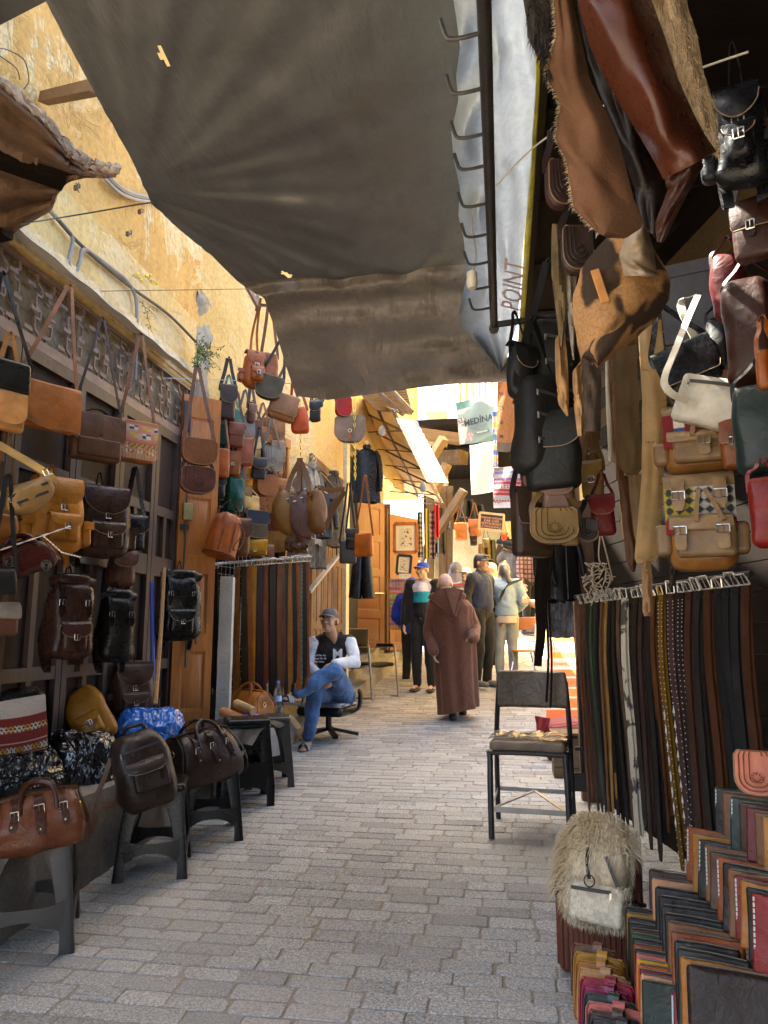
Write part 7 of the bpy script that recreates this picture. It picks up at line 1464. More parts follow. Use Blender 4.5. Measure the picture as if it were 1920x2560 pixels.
def face(o, j, hrot, s=1.0, brow=HAIRD, glasses=None, beard=None, lips=(.3, .13, .1)):
    c = j['head']
    def T(p): return c + hrot @ (Vector(p) * s)
    for k in (-1, 1):
        m = MB(); m.ell(T((k * .032, -.074, .003)), (.0135 * s, .011 * s, .008 * s), hrot, 10); e = m.build("eye", EYEW, o); m = MB(); m.ell(T((k * .032, -.0845, .003)), (.0055 * s, .003 * s, .0055 * s), hrot, 8); m.build("iris", EYED, e)
        m = MB(); m.tube([T((k * .014, -.094, .022)), T((k * .032, -.093, .028)), T((k * .052, -.08, .021))], .0045 * s, 6, smooth=3); m.build("eyebrow", brow, o)
        if glasses:
            m = MB(); m.tube([T((k * .034 + .026 * math.cos(a), -.098 - (-.012 if abs(math.cos(a)) > .9 and math.cos(a) * k > 0 else 0), .0 + .019 * math.sin(a))) for a in [i * math.pi / 7 for i in range(15)]], .0018 * s, 5)
            m.tube([T((k * .06, -.09, .004)), T((k * .08, .01, .006))], .0016 * s, 5); m.tube([T((0, -.105, .006)), T((k * .009, -.1, .004))], .0016 * s, 4); m.build("glasses", glasses, o)
    m = MB(); m.ell(T((0, -.0955, -.066)), (.021 * s, .0035 * s, .006 * s), hrot, 10); m.build("lips", plain(lips, .5, name="lips"), o)
    if beard:
        m = MB(); m.ell(T((0, -.058, -.085)), (.05 * s, .045 * s, .038 * s), hrot); m.ell(T((0, -.088, -.05)), (.03 * s, .014 * s, .007 * s), hrot); m.build("beard", beard, o)
def capm(o, j, hrot, mat, s=1.0, brim=True, brimm=None, hh=1.0, kind="cap", bl=.075):
    c = j['head']
    def T(p): return c + hrot @ (Vector(p) * s)
    m = MB(); m.grid(24, 10, lambda u, v: T((.083 * math.cos(u * 6.2832) * math.cos(v * 1.57) ** .7, .008 + .1 * math.sin(u * 6.2832) * math.cos(v * 1.57) ** .7, .028 + .092 * hh * math.sin(v * 1.57))), closed=True)
    k = m.build(kind, mat, o)
    if brim:
        m = MB(); m.sheet(14, 6, lambda u, v: T((.078 * math.sin((u - .5) * 2.4) * (1 + v * .02), -.01 - .088 * math.cos((u - .5) * 2.4) * 1.0 - v * bl * math.cos((u - .5) * 2.2), .046 - v * .014 - .03 * abs(u - .5) ** 2 * 2)), .005); m.build("brim", brimm or mat, k)
    return k
def cloth(name, prims, mat, parent, vox=.011, fold=.008, sc_=9, dirv=(1, 1, .45), smooth=5, seed=0):
    mb = MB()
    for a, c, ra, rb in prims: mb.cap(a, c, ra, rb, 14)
    f = lambda p: fold * (nz((p[0] * dirv[0], p[1] * dirv[1], p[2] * dirv[2]), sc_, seed) + .5 * nz((p[0] * dirv[0], p[1] * dirv[1], p[2] * dirv[2]), sc_ * 2.3, seed + 4))
    return mesh_obj(name, remesh(mb, vox, smooth, f), mat, parent)
def trousers(o, j, mat, s=1.0, seed=0, cuff=.062, name="trousers", full=1.0, ln=1.0, fold=.008, sc_=8):
    P = []
    for k in (0, 1):
        an = j['kn'][k].lerp(j['an'][k], ln)
        P += [(j['pelvis'] + Vector((0, 0, .06)), j['hip'][k], .125 * s, .112 * s * full), (j['hip'][k], j['kn'][k], .108 * s * full, .078 * s * full), (j['kn'][k], an, .078 * s * full, cuff * s)]
    P += [(j['pelvis'], j['pelvis'] + Vector((0, 0, .12 * s)), .135 * s, .135 * s)]
    return cloth(name, P, mat, o, fold=fold, sc_=sc_, dirv=(.9, .9, .9), seed=seed)
def top(o, j, mat, s=1.0, seed=0, name="jacket", grow=.02, sleeves=True, hem=0.07, slmat=None, fold=.012, cuff=.045):
    g = grow; P = [(j['belly'], j['chest'], .135 * s + g, .14 * s + g), (j['pelvis'] + Vector((0, 0, .12 - hem)), j['belly'], .14 * s + g, .135 * s + g)]
    for k in (0, 1): P += [(j['chest'], j['sh'][k], .115 * s + g, .06 * s + g), (j['neck'] - Vector((0, 0, .02)), j['sh'][k], .055 * s + g * .5, .055 * s + g)]
    SL = []
    for k in (0, 1):
        e = j['el'][k]; w_ = j['el'][k].lerp(j['wr'][k], .97); SL += [(j['sh'][k], e, .06 * s + g, .052 * s + g), (e, w_, .052 * s + g, cuff * s)]
    if sleeves and not slmat: P += SL
    r = cloth(name, P, mat, o, fold=fold, sc_=10, dirv=(.9, .9, .9), seed=seed)
    if slmat: cloth("sleeves", SL, slmat, o, fold=fold * .7, sc_=9, dirv=(.8, .8, 1.3), seed=seed + 2)
    return r
def stand(px, py, d, H, head_az, up=0, lean=(0, 0), arms=None, body_az=None, stride=.0):
    """joints of a standing figure; azimuth 0 faces the camera (-y), +90 faces +x"""
    f = atG(px, py); f = Vector((f.x, f.y, f.z)) if d is None else atD(px, py, d); s = H / 1.72; a = R(body_az if body_az is not None else head_az); rot = Matrix.Rotation(a, 3, 'Z')
    def T(x, y, z): return f + rot @ Vector((x * s, y * s, z * s)) + Vector((lean[0] * z, lean[1] * z, 0)) * s
    A = arms or [((.25, .03, 1.13), (.27, -.06, .9))] * 2
    J = dict(head=T(0, -.02, 1.6), neck=T(0, .02, 1.46), chest=T(0, .01, 1.3), belly=T(0, 0, 1.1), pelvis=T(0, .01, .95), sh=[T(k * .175, .01, 1.4) for k in (-1, 1)], el=[T(k * A[i][0][0], A[i][0][1], A[i][0][2]) for i, k in enumerate((-1, 1))], wr=[T(k * A[i][1][0], A[i][1][1], A[i][1][2]) for i, k in enumerate((-1, 1))],
             hip=[T(k * .085, 0, .92) for k in (-1, 1)], kn=[T(k * .095, -.025 - stride * k * .5, .5) for k in (-1, 1)], an=[T(k * .1, .02 - stride * k, .085) for k in (-1, 1)], toe=[T(k * .115, -.13 - stride * k, .025) for k in (-1, 1)])
    J['hd'] = [(J['wr'][i] - J['el'][i]) for i in (0, 1)]; J['hn'] = [rot @ Vector((1, 0, 0)), rot @ Vector((-1, 0, 0))]
    return J, Matrix.Rotation(R(head_az), 3, 'Z'), s, f
def shoe(o, j, mat, s=1.0, solem=None, name="shoe"):
    for k in (0, 1):
        f = j['toe'][k] - j['an'][k]; f = Vector((f.x, f.y, 0)).normalized(); a = j['an'][k]; m = MB(); m.cap(a + Vector((0, 0, -.01)), a - f * .035 * s + Vector((0, 0, -.045)), .05 * s, .044 * s); m.cap(a - f * .03 * s + Vector((0, 0, -.045)), j['toe'][k] + f * .03 * s + Vector((0, 0, .008)), .046 * s, .036 * s)
        mesh_obj(name, remesh(m, .009, 3), mat, o)
# ---- seated man in the black and white jacket
J = dict(head=D(824, 1551, 7.15), neck=D(832, 1592, 7.28), chest=D(828, 1640, 7.3), belly=D(832, 1692, 7.34), pelvis=D(836, 1738, 7.36), sh=[D(785, 1606, 7.22), D(874, 1604, 7.3)], el=[D(766, 1664, 7.15), D(888, 1656, 7.12)], wr=[D(800, 1690, 6.95), D(836, 1658, 6.92)],
         hip=[D(815, 1740, 7.3), D(862, 1738, 7.3)], kn=[D(788, 1724, 6.92), D(835, 1676, 6.9)], an=[D(770, 1850, 6.86), D(738, 1736, 6.72)], toe=[D(757, 1874, 6.72), D(712, 1748, 6.6)], hd=[Vector((.5, -.3, -.6)), Vector((-.9, -.15, -.3))], hn=[Vector((.3, .6, 0)), Vector((0, .1, -1))], curl=.7)
hr = Matrix.Rotation(R(-10), 3, 'Z') @ Matrix.Rotation(R(-5), 3, 'X')
o, j = person("seated man in grey cap, black and white jacket and jeans with one leg crossed", J, hr, SK1, D(820, 1850, 7.1), s=1.0, vox=.0062)
face(o, j, hr, glasses=plain((.5, .42, .3), .3, .8, name="gold glasses"))
capm(o, j, hr, leather((.1, .09, .095), .5, .3))
m = MB(); m.grid(20, 5, lambda u, v: j['head'] + hr @ Vector((.079 * math.cos(math.pi * u) * 1.0, .014 + .095 * math.sin(math.pi * u), .035 - v * .07)), closed=False); m.build("hair", HAIRD, o)
BF, WFC = fabric((.02, .014, .014), 300, .2, .3, "black brown fleece"), fabric((.58, .6, .63), 300, .25, .5, "white fleece")
jk = top(o, j, BF, 1.0, 3, grow=.006, slmat=WFC, fold=.02, hem=.05)
P = [(j['neck'] + Vector((.07 * math.cos(a), .06 * math.sin(a), -.005)), j['neck'] + Vector((.085 * math.cos(a), .075 * math.sin(a) - .0, .035)), .024, .02) for a in [i * .785 for i in range(8)] if not (3.8 < a < 5.6)]; cloth("hood", P, BF, o, fold=.004)
WP = plain((.7, .7, .72), .6, name="white print")
cx = j['chest'] + Vector((.085, -.165, .0)); M_ = Matrix.Translation(cx) @ Matrix.Rotation(R(90), 4, 'X'); text_obj("M", .13, WP, Matrix.Translation(j['chest'] + Vector((.1, -.158, .02))) @ Matrix.Rotation(R(12), 4, 'Z') @ Matrix.Rotation(R(92), 4, 'X'), o, "lettering", .003, bold=.003)
for i, t in enumerate(("Tired Die An", "Always Me Al", "Non Omn")): text_obj(t, .028, WP, Matrix.Translation(j['chest'] + Vector((-.085, -.16, .01 - .03 * i))) @ Matrix.Rotation(R(-12), 4, 'Z') @ Matrix.Rotation(R(90), 4, 'X'), o, "lettering", .003)
trousers(o, j, fabric((.055, .12, .26), 700, .2, .5, "blue jeans", .3), 1.0, 8, .058, ln=.93, fold=.016, sc_=11)
SOL = plain((.04, .04, .05), .6, name="sandal sole"); STR = vcolm(.7, "striped strap", .1)
for k in (0, 1):
    f = (j['toe'][k] - j['an'][k]); f = (f + Vector((0, 0, .05))).normalized() if k else Vector((f.x, f.y, 0)).normalized(); sd = f.cross(Vector((0, 0, 1))).normalized(); up_ = sd.cross(f); a = j['an'][k] - up_ * .085; m = MB()
    pts = [(-.06, .0), (-.055, .03), (0, .034), (.08, .042), (.15, .045), (.19, .03), (.2, 0), (.19, -.03), (.15, -.045), (.08, -.042), (0, -.034), (-.055, -.03)]
    m.prism([(x, z) for x, z in pts], .022, fr=lambda p: a + f * p.x + sd * p.z + up_ * p.y, bev=.004); q = m.build("sandal", SOL, o)
    m = MB(); m.sheet(20, 10, lambda u, v: a + f * (.055 + v * .075) + sd * (.048 * math.cos(math.pi * u)) + up_ * (.01 + .062 * math.sin(math.pi * u)), .004, cf=lambda u, v: (.62, .6, .55) if int(v * 6.99) % 2 else (.09, .09, .1)); m.build("sandal_strap", STR, q, vcol=True)
# his office chair
oc = D(845, 1850, 7.55); ch = thing("office_chair", "black swivel chair with cross base and patterned cushion under the seated man", "chair", (oc.x, oc.y, gz(oc.y)), R(-10)); OC = Vector((oc.x, oc.y, gz(oc.y)))
sx_ = (j['pelvis'] + o.location) - OC; zt = sx_.z - .14
m = MB(); m.rbox(.24, .23, .045, .04, at=(sx_.x, sx_.y - .05, zt)); m.build("seat", BLACKPLASTIC, ch)
m = MB(); m.rbox(.23, .22, .02, .018, at=(sx_.x, sx_.y - .05, zt + .06), cf=lambda p: (.5, .46, .42) if (int((p.x + 9) * 22) + int((p.y + 9) * 22)) % 2 else (.1, .11, .14)); m.build("cushion", vcolm(.9, "cushion"), ch, vcol=True)
m = MB(); m.tube([(sx_.x, sx_.y - .02, zt - .03), (sx_.x, sx_.y - .02, .08)], .03, 10); m.build("column", BLACKPLASTIC, ch)
for k in range(5):
    a = k * 1.2566 + .3; m = MB(); m.bar((sx_.x, sx_.y, .09), (sx_.x + .29 * math.cos(a), sx_.y + .29 * math.sin(a), .035), .05, .03); m.build("foot", BLACKPLASTIC, ch)
for s_ in (-1, 1):
    m = MB(); m.strip([(sx_.x + s_ * .22, sx_.y, zt - .02), (sx_.x + s_ * .3, sx_.y + .02, zt + .02), (sx_.x + s_ * .31, sx_.y + .04, zt + .15), (sx_.x + s_ * .3, sx_.y + .02, zt + .19)], .05, .025, (0, 1, 0), smooth=5); m.build("armrest", BLACKPLASTIC, ch)
# ---- robed man walking away
s = 1.0; d_ = 8.2
def rp(px, py, dd=0): return D(px, py, d_ + dd)
J = dict(head=rp(1113, 1461, -.02), neck=rp(1122, 1497, .02), chest=rp(1120, 1540), belly=rp(1132, 1600), pelvis=rp(1140, 1650), sh=[rp(1164, 1516), rp(1084, 1518)], el=[rp(1186, 1570, .06), rp(1073, 1580, .05)], wr=[rp(1183, 1592, -.2), rp(1083, 1626, -.1)],
         hip=[rp(1158, 1655), rp(1122, 1655)], kn=[rp(1165, 1720, .05), rp(1128, 1722, -.06)], an=[rp(1156, 1770, .25), rp(1132, 1783, 0)], toe=[rp(1150, 1772, .42), rp(1128, 1797, .18)], hd=[Vector((-.3, .6, -.3)), Vector((.15, .2, -1))], hn=[Vector((0, 0, -1)), Vector((1, 0, 0))])
hr = Matrix.Rotation(R(172), 3, 'Z') @ Matrix.Rotation(R(10), 3, 'X')
o, j = person("bald man in a long brown hooded robe walking away up the lane", J, hr, skinm((.52, .33, .24)), rp(1140, 1795), toes=False, hs=1.02)
ROBE = fabric((.115, .046, .026), 300, .5, .7, "brown wool robe", .14)
PR = [(1490, 1120, 18, .04), (1500, 1119, 46, .09), (1516, 1122, 57, .11), (1550, 1126, 54, .12), (1600, 1135, 52, .13), (1650, 1139, 51, .14), (1700, 1142, 50, .16), (1750, 1146, 49, .18), (1776, 1148, 49, .19)]
def robe(u, v):
    k = v * (len(PR) - 1); i = min(int(k), len(PR) - 2); f = k - i; y_, cx_, hw, dp = mixc(PR[i], PR[i + 1], f); a = u * 2 * math.pi
    fo = 1 + (.075 * math.sin(a * 6 + 1.6 * math.sin(v * 3)) + .045 * math.sin(a * 11 + 2 + v)) * v + .03 * nz((a * 1.5, v * 7, 1)); c = rp(cx_, y_ - 11 * math.cos(a) * v * v * v); w_ = S(hw, c)
    return c + Vector((w_ * math.cos(a) * fo, dp * 1.25 * math.sin(a) * fo, 0)) - o.location
m = MB(); m.grid(72, 40, robe, closed=True); rb = m.build("robe", ROBE, o, sharp=0)
for k in (0, 1): cloth("sleeve", [(j['sh'][k], j['el'][k], .074, .072), (j['el'][k], j['wr'][k] + (j['wr'][k] - j['el'][k]).normalized() * (.06 if k == 0 else .0), .072, .06)], ROBE, o, fold=.014, sc_=12, seed=k)
hb = [rp(1070, 1493, -.17), rp(1157, 1476, -.17), rp(1135, 1540, -.24)]
m = MB(); m.sheet(24, 20, lambda u, v: lerp(lerp(hb[0], hb[1], u), hb[2] + Vector(((u - .5) * .04, 0, 0)), v ** .9) - o.location + Vector((0, -.05 * math.sin(math.pi * u) * (1 - v) - .02 * (1 - abs(2 * u - 1)) * v, .06 * math.sin(math.pi * u) * (1 - v))), .028); hd_ = m.build("hood", ROBE, o); m = MB(); m.tube([hb[0] - o.location + Vector((0, -.02, 0)), hb[2] - o.location + Vector((-.01, -.03, 0)), hb[2] - o.location + Vector((.01, -.03, 0)), hb[1] - o.location + Vector((0, -.02, 0))], .009, 6); m.tube([lerp(hb[0], hb[1], .5) - o.location + Vector((0, -.07, .05)), hb[2] - o.location + Vector((0, -.04, .01))], .006, 5); m.build("hood_seam", fabric((.07, .028, .016), 300, .5, .4, "robe seam"), hd_)
P = [(rp(1080 + k * 14, 1492 - 4 * math.sin(k), -.05) - o.location, rp(1087 + k * 14, 1490, -.04) - o.location, .045, .042) for k in range(6)]; cloth("hood_roll", P, ROBE, o, fold=.008)
shoe(o, j, plain((.015, .014, .014), .5, name="black shoe"))
# ---- man in blue cap
J, hr, s, f = stand(1060, 1724, 9.8, 1.7, -30, body_az=-12, arms=[((.25, .04, 1.14), (.27, .0, .88)), ((.24, .03, 1.13), (.22, -.08, .9))])
o, j = person("man in blue cap with dark cardigan over a white and teal shirt", J, hr, SK2, f, s=s)
face(o, j, hr, s, glasses=DARKSTEEL); capm(o, j, hr, fabric((.02, .06, .42), 500, .1, .1, "blue cap cloth"), s)
trousers(o, j, fabric((.012, .012, .013), 500, .2, .4, "black cloth"), s, 2)
sh = top(o, j, vcolm(.85, "colour block shirt", .2, 300), s, 5, "shirt", .004, fold=.006); me = sh.data; at = me.color_attributes.new("Col", 'FLOAT_COLOR', 'POINT'); zc = j['chest'].z
at.data.foreach_set("color", [q for v in me.vertices for q in ((.6, .6, .68, 1) if v.co.z > zc + .005 else (.02, .33, .4, 1) if v.co.z > zc - .14 else (.015, .015, .018, 1))])
rot = Matrix.Rotation(R(-12), 3, 'Z'); CARD = fabric((.018, .016, .015), 300, .3, .4, "dark cardigan")
P = []
for k, sg in ((0, -1), (1, 1)):
    P += [(j['sh'][k], j['el'][k], .085, .078), (j['el'][k], j['wr'][k].lerp(j['el'][k], .06), .076, .06)]
    for t in (.1, .16): P += [(j['chest'] + rot @ Vector((sg * .14, .02, .09)), j['pelvis'] + rot @ Vector((sg * .15, .0, .02)), .09, .095)]
    P += [(j['sh'][k], j['chest'] + rot @ Vector((sg * .13, .02, 0)), .085, .09), (j['neck'] + rot @ Vector((sg * .05, .04, -.02)), j['sh'][k], .05, .075)]
P += [(j['chest'] + rot @ Vector((0, .09, 0)), j['pelvis'] + rot @ Vector((0, .09, 0)), .1, .1)]
cloth("cardigan", P, CARD, o, fold=.01, seed=9)
for k in (0, 1):
    f_ = (j['toe'][k] - j['an'][k]); f_ = Vector((f_.x, f_.y, 0)).normalized(); sd = f_.cross(Vector((0, 0, 1))); a = Vector((j['an'][k].x, j['an'][k].y, j['toe'][k].z - .028)); m = MB(); m.prism([(-.06, -.035), (.08, -.045), (.18, -.04), (.2, 0), (.18, .04), (.08, .045), (-.06, .035)], .02, fr=lambda p: a + f_ * p.x + sd * p.z + Vector((0, 0, p.y)), bev=.003); q = m.build("flip_flop", SOL, o)
    m = MB(); m.tube([a + f_ * .04 + sd * .045, a + f_ * .1 + Vector((0, 0, .05)), a + f_ * .15 + Vector((0, 0, .03)), a + f_ * .1 + Vector((0, 0, .05)), a + f_ * .04 - sd * .045], .007, 6, smooth=3); m.build("toe_strap", SOL, q)
def simple(label, px, py, d, H, az, topc, botc, skin=SK2, bz=None, cap_=None, beard=None, glasses=None, arms=None, hairc=None, topname="jacket", pat=None, lean=(0, 0), grow=.02, hem=.07, shoes=(.03, .03, .03), feet=True, fold=.012):
    J, hr, s, f = stand(px, py, d, H, az, body_az=bz if bz is not None else az, arms=arms, lean=lean); o, j = person(label, J, hr, skin, f, s=s, vox=.0095, toes=False); face(o, j, hr, s, beard=beard, glasses=glasses)
    t = top(o, j, topc, s, int(px), topname, grow, fold=fold, hem=hem); trousers(o, j, botc, s, int(px) + 1); shoe(o, j, plain(shoes, .5, name="shoe leather"), s)
    if cap_: capm(o, j, hr, cap_[0], s, cap_[1], kind=cap_[2] if len(cap_) > 2 else "cap")
    if hairc:
        m = MB(); m.grid(24, 10, lambda u, v: j['head'] + hr @ (Vector((.081 * math.cos(u * 6.2832) * math.cos(v * 1.57) ** .6, .02 + .096 * math.sin(u * 6.2832) * math.cos(v * 1.57) ** .6, .02 + .1 * math.sin(v * 1.57))) * s), closed=True); m.grid(16, 4, lambda u, v: j['head'] + hr @ (Vector((.082 * math.cos(math.pi * u), .02 + .096 * math.sin(math.pi * u), .03 - v * .1)) * s)); m.build("hair", hairc, o)
    return o, j, s, hr, t
BK = fabric((.013, .013, .014), 400, .2, .4, "black cotton"); NAVY = fabric((.03, .038, .07), 300, .2, .4, "navy vest cloth"); DEN = fabric((.2, .285, .38), 600, .3, .6, "pale denim", .2); JEAN = fabric((.25, .285, .28), 600, .25, .5, "faded grey jeans", .18)
o, j, s, hr, t = simple("man in black cap and navy vest over black sleeves, turned to the right", 1208, 1716, 9.9, 1.78, 62, BK, BK, SK3, 50, (plain((.02, .02, .02), .6, name="black cap cloth"), True), None, None, None, HAIRD, "shirt", grow=.006, shoes=(.12, .13, .13))
P = [(j['belly'], j['chest'], .165, .17), (j['pelvis'] + Vector((0, 0, .1)), j['belly'], .17, .165)] + [(j['chest'], j['sh'][k].lerp(j['chest'], .25), .14, .1) for k in (0, 1)] + [(j['neck'] - Vector((0, 0, .06)), j['neck'] + Vector((0, 0, -.01)), .1, .085)]; cloth("vest", P, NAVY, o, fold=.014)
m = MB(); 
for k in (-1, 1): m.ell(j['head'] + hr @ Vector((k * .032, -.085, .085)) * s, (.026, .02, .016), hr, 10)
m.tube([j['head'] + hr @ Vector((-.06, -.09, .085)) * s, j['head'] + hr @ Vector((.06, -.09, .085)) * s], .003, 5); m.build("sunglasses", plain((.02, .02, .02), .1, name="dark lens"), o)
o, j, s, hr, t = simple("woman seen from behind in pale denim jacket and grey jeans with black shoulder strap", 1268, 1704, 10.1, 1.62, 186, DEN, JEAN, SK2, 184, None, None, None, [((.27, .03, 1.15), (.2, -.14, 1.03))] * 2, plain((.08, .08, .085), .35, name="grey streaked hair", var=.5), "denim_jacket", grow=.03, hem=0)
m = MB(); m.tube([j['head'] + Vector((.0, -.1, .05)), j['head'] + Vector((.03, -.14, -.03)), j['head'] + Vector((.06, -.12, -.14)), j['head'] + Vector((.09, -.13, -.27))], [.035, .04, .034, .012], 12, smooth=5); m.build("ponytail", plain((.1, .1, .105), .35, name="grey hair", var=.5), o)
m = MB(); m.strip([j['sh'][0] + Vector((.07, -.03, .07)) if j['sh'][0].x > j['sh'][1].x else j['sh'][1] + Vector((-.02, -.06, .08)), j['chest'] + Vector((.03, -.205, .06)), j['belly'] + Vector((-.1, -.19, .02)), j['pelvis'] + Vector((-.19, -.06, .08))], .045, .006, (.6, 0, .8), smooth=6); m.build("shoulder_strap", BK, o)
m = MB(); m.lathe([(.15, -.11), (.163, -.1), (.166, .08)], 28, j['pelvis'], 0, None, 1, .86); m.build("shirt_tail", fabric((.42, .36, .31), 400, .2, .3, "beige shirt"), o); m = MB(); m.lathe([(.16, -.01), (.172, .0), (.178, .06), (.172, .14)], 28, j['pelvis'], 0, None, 1, .88); m.build("jacket_hem", DEN, o)
o, j, s, hr, t = simple("person in royal blue hooded jacket half hidden behind the man in the cap", 1030, 1716, 10.5, 1.52, 160, fabric((.015, .04, .42), 300, .3, .5, "royal blue fleece"), BK, SK2, 160, None, None, None, [((.27, .03, 1.12), (.26, -.1, .98))] * 2, None, "hooded_jacket", grow=.04)
m = MB(); m.ell(j['head'] + Vector((0, .01, -.01)), (.115, .125, .15), n=18); m.build("hood", fabric((.015, .04, .42), 300, .3, .5, "royal blue fleece"), o)
WH = plain((.55, .56, .56), .7, name="pale cap cloth"); GREYB = plain((.45, .42, .4), .8, name="grey beard")
def stripes(o_, t, fn):
    at = t.data.color_attributes.new("Col", 'FLOAT_COLOR', 'POINT'); at.data.foreach_set("color", [q for v in t.data.vertices for q in (*fn(v.co), 1)])
o, j, s, hr, t = simple("grey bearded man in pale flat cap and dark glasses behind the robed man", 1170, 1690, 11.0, 1.62, -20, vcolm(.85, "striped knit"), BK, SK2, 0, (WH, True, "flat_cap"), GREYB, EYED, grow=.02); stripes(o, t, lambda c: (.4, .07, .06) if frac(c.z * 9) < .35 else (.5, .45, .42) if frac(c.z * 9) < .7 else (.16, .14, .14))
o, j, s, hr, t = simple("man in white cap and white shirt, face turned away beside the black capped man", 1232, 1690, 11.4, 1.75, 130, fabric((.62, .6, .56), 400, .2, .4, "white shirt cloth"), BK, skinm((.55, .3, .24)), 120, (plain((.65, .58, .54), .7, name="white cap cloth"), False), plain((.6, .5, .46), .8, name="white beard"), None)
o, j, s, hr, t = simple("woman in a patterned blue headscarf further up the lane", 1142, 1650, 12.4, 1.62, 20, vcolm(.85, "patterned shawl"), BK, SK3, 20, None, None, None, grow=.06, hem=.1); stripes(o, t, lambda c: mixc((.08, .12, .2), (.17, .12, .16), .5 + .5 * nz(c, 40)))
m = MB(); m.ell(j['head'] + Vector((0, .02, 0)), (.11, .12, .15), n=18); m.cap(j['head'] + Vector((0, .05, -.05)), j['chest'] + Vector((0, .0, .02)), .13, .2); q = mesh_obj("headscarf", remesh(m, .012, 4), vcolm(.85, "patterned shawl"), o); stripes(o, q, lambda c: mixc((.08, .13, .22), (.17, .12, .16), .5 + .5 * nz(c, 40)))
o, j, s, hr, t = simple("man seen from behind carrying a black bundle across his shoulders", 1290, 1562, 14.5, 1.7, 175, fabric((.09, .09, .1), 300, .2, .4, "grey sweater"), BK, SK3, 175, None, None, None, [((.3, .0, 1.3), (.2, -.1, 1.5))] * 2, HAIRD)
cb = o.location + j['head']; m = MB(); m.tube([(-.33, -.08, .06), (-.2, -.1, .03), (0, -.1, -.01), (.2, -.1, .0), (.35, -.08, -.04)], [.05, .1, .12, .11, .05], 14, smooth=5); q = m.build("bundle", leather((.02, .02, .021), .35)); q.location = cb; tag(q, "black leather bundle carried on a man's shoulders far up the lane", "bundle")
o, j, s, hr, t = simple("person in plaid shirt and dark trousers at the sunlit right side up the lane", 1322, 1585, 13.6, 1.72, 60, vcolm(.85, "plaid cloth"), BK, SK2, 60, None, None, None, None, HAIRD); stripes(o, t, lambda c: (.05, .03, .05) if frac(c.z * 12) < .3 or frac(c.x * 14) < .3 else (.22, .14, .18))
o, j, s, hr, t = simple("person in beige sweater with a white band holding a hand out by the rugs", 1405, 1745, 9.3, 1.72, -70, vcolm(.85, "beige knit", .2), fabric((.2, .14, .1), 300, name="brown cloth"), SK2, -80, None, None, None, [((.24, -.08, 1.12), (.16, -.33, 1.2)), ((.24, .02, 1.13), (.25, -.06, .9))], HAIRD); stripes(o, t, lambda c: (.66, .64, .62) if .13 < c.z - j['belly'].z < .2 else (.45, .33, .24))
# ================================================================== far end of the lane
TIM = wood((.075, .05, .03), .75, 'z', .4, .6, "old timber", .3, .2); TIML = wood((.13, .088, .048), .75, 'x', .3, .6, "pale timber", .3)
def bar_thing(name, label, cat, bars, mat, group=None):
    m = MB(); c = Vector(bars[0][0])
    for a, b, w_, h_ in bars: m.bar(Vector(a) - c, Vector(b) - c, w_, h_)
    o = m.build(name, mat); o.location = c; return tag(o, label, cat, group)
# covered passage with shoring
ps = thing("covered_passage", "dark roofed timber passage propped with struts at the end of the lane", "building", D(1180, 1500, 17)); PO = Vector(ps.location)
def pp(mb, name, mat, **k): mb.v = [tuple(Vector(v) - PO) for v in mb.v]; return mb.build(name, mat, ps, **k)
m = MB()
for k in range(14): m.bar(D(1075 + k * 12, 1118 + (k % 2) * 2, 15.5), D(1085 + k * 9, 1265, 20), .09, .05)
pp(m, "roof_board", BW)
m = MB(); m.box(D(1175, 1150, 18.2) , (1.75, 3.4, .06)); pp(m, "roof_slab", BW)
m = MB(); m.bar(D(1052, 1085, 14.8), D(1150, 1098, 14.6), .22, .2); pp(m, "beam", TIML)
m = MB(); m.bar(D(1082, 1145, 15.5), D(1160, 1143, 15), .3, .26); pp(m, "beam", TIM)
m = MB(); m.box((D(1165, 1365, 20)), (1.0, .1, 2.2)); pp(m, "back_wall", plaster("cream passage wall", [(.42, .36, .22), (.48, .42, .28), (.5, .44, .3), (.52, .46, .33), (.36, .3, .18)], 7, .2))
m = MB(); m.box(D(1095, 1330, 15.5), (.22, .12, 2.6)); pp(m, "pillar", plaster("cream pillar", [(.45, .38, .24), (.5, .44, .3), (.5, .44, .3), (.55, .48, .35), (.4, .3, .18)], 9, .2))
m = MB(); m.box(D(1180, 1240, 17.5), (1.15, .06, .62)); pp(m, "passage_shade", DARK)
G_ = "timber struts propping the passage"
bar_thing("timber_strut", "long diagonal strut leaning from the left foot up to the passage roof", "strut", [(D(1050, 1400, 14), D(1160, 1225, 13.6), .13, .13)], TIM, G_)
bar_thing("timber_strut", "diagonal strut under the upper pale beam", "strut", [(D(1085, 1230, 14.3), D(1118, 1160, 14.2), .16, .14)], TIML, G_)
bar_thing("timber_strut", "short pale strut just below the end of the upper beam", "strut", [(D(1082, 1140, 14.4), D(1110, 1095, 14.2), .16, .14)], TIML, G_)
for (x, lab) in ((1106, "upright dark post of the passage nearest the cream pillar"), (1122, "second dark upright post behind the first in the passage"), (1075, "dark post left of the cream pillar")):
    bar_thing("timber_post", lab, "post", [(D(x, 1480, 15.2), D(x + 2, 1215, 15.2), .14, .14)], TIM, "posts of the passage")
bar_thing("timber_strut", "strut leaning right of the café sign", "strut", [(D(1236, 1420, 16), D(1262, 1330, 16), .14, .14)], TIM, G_)
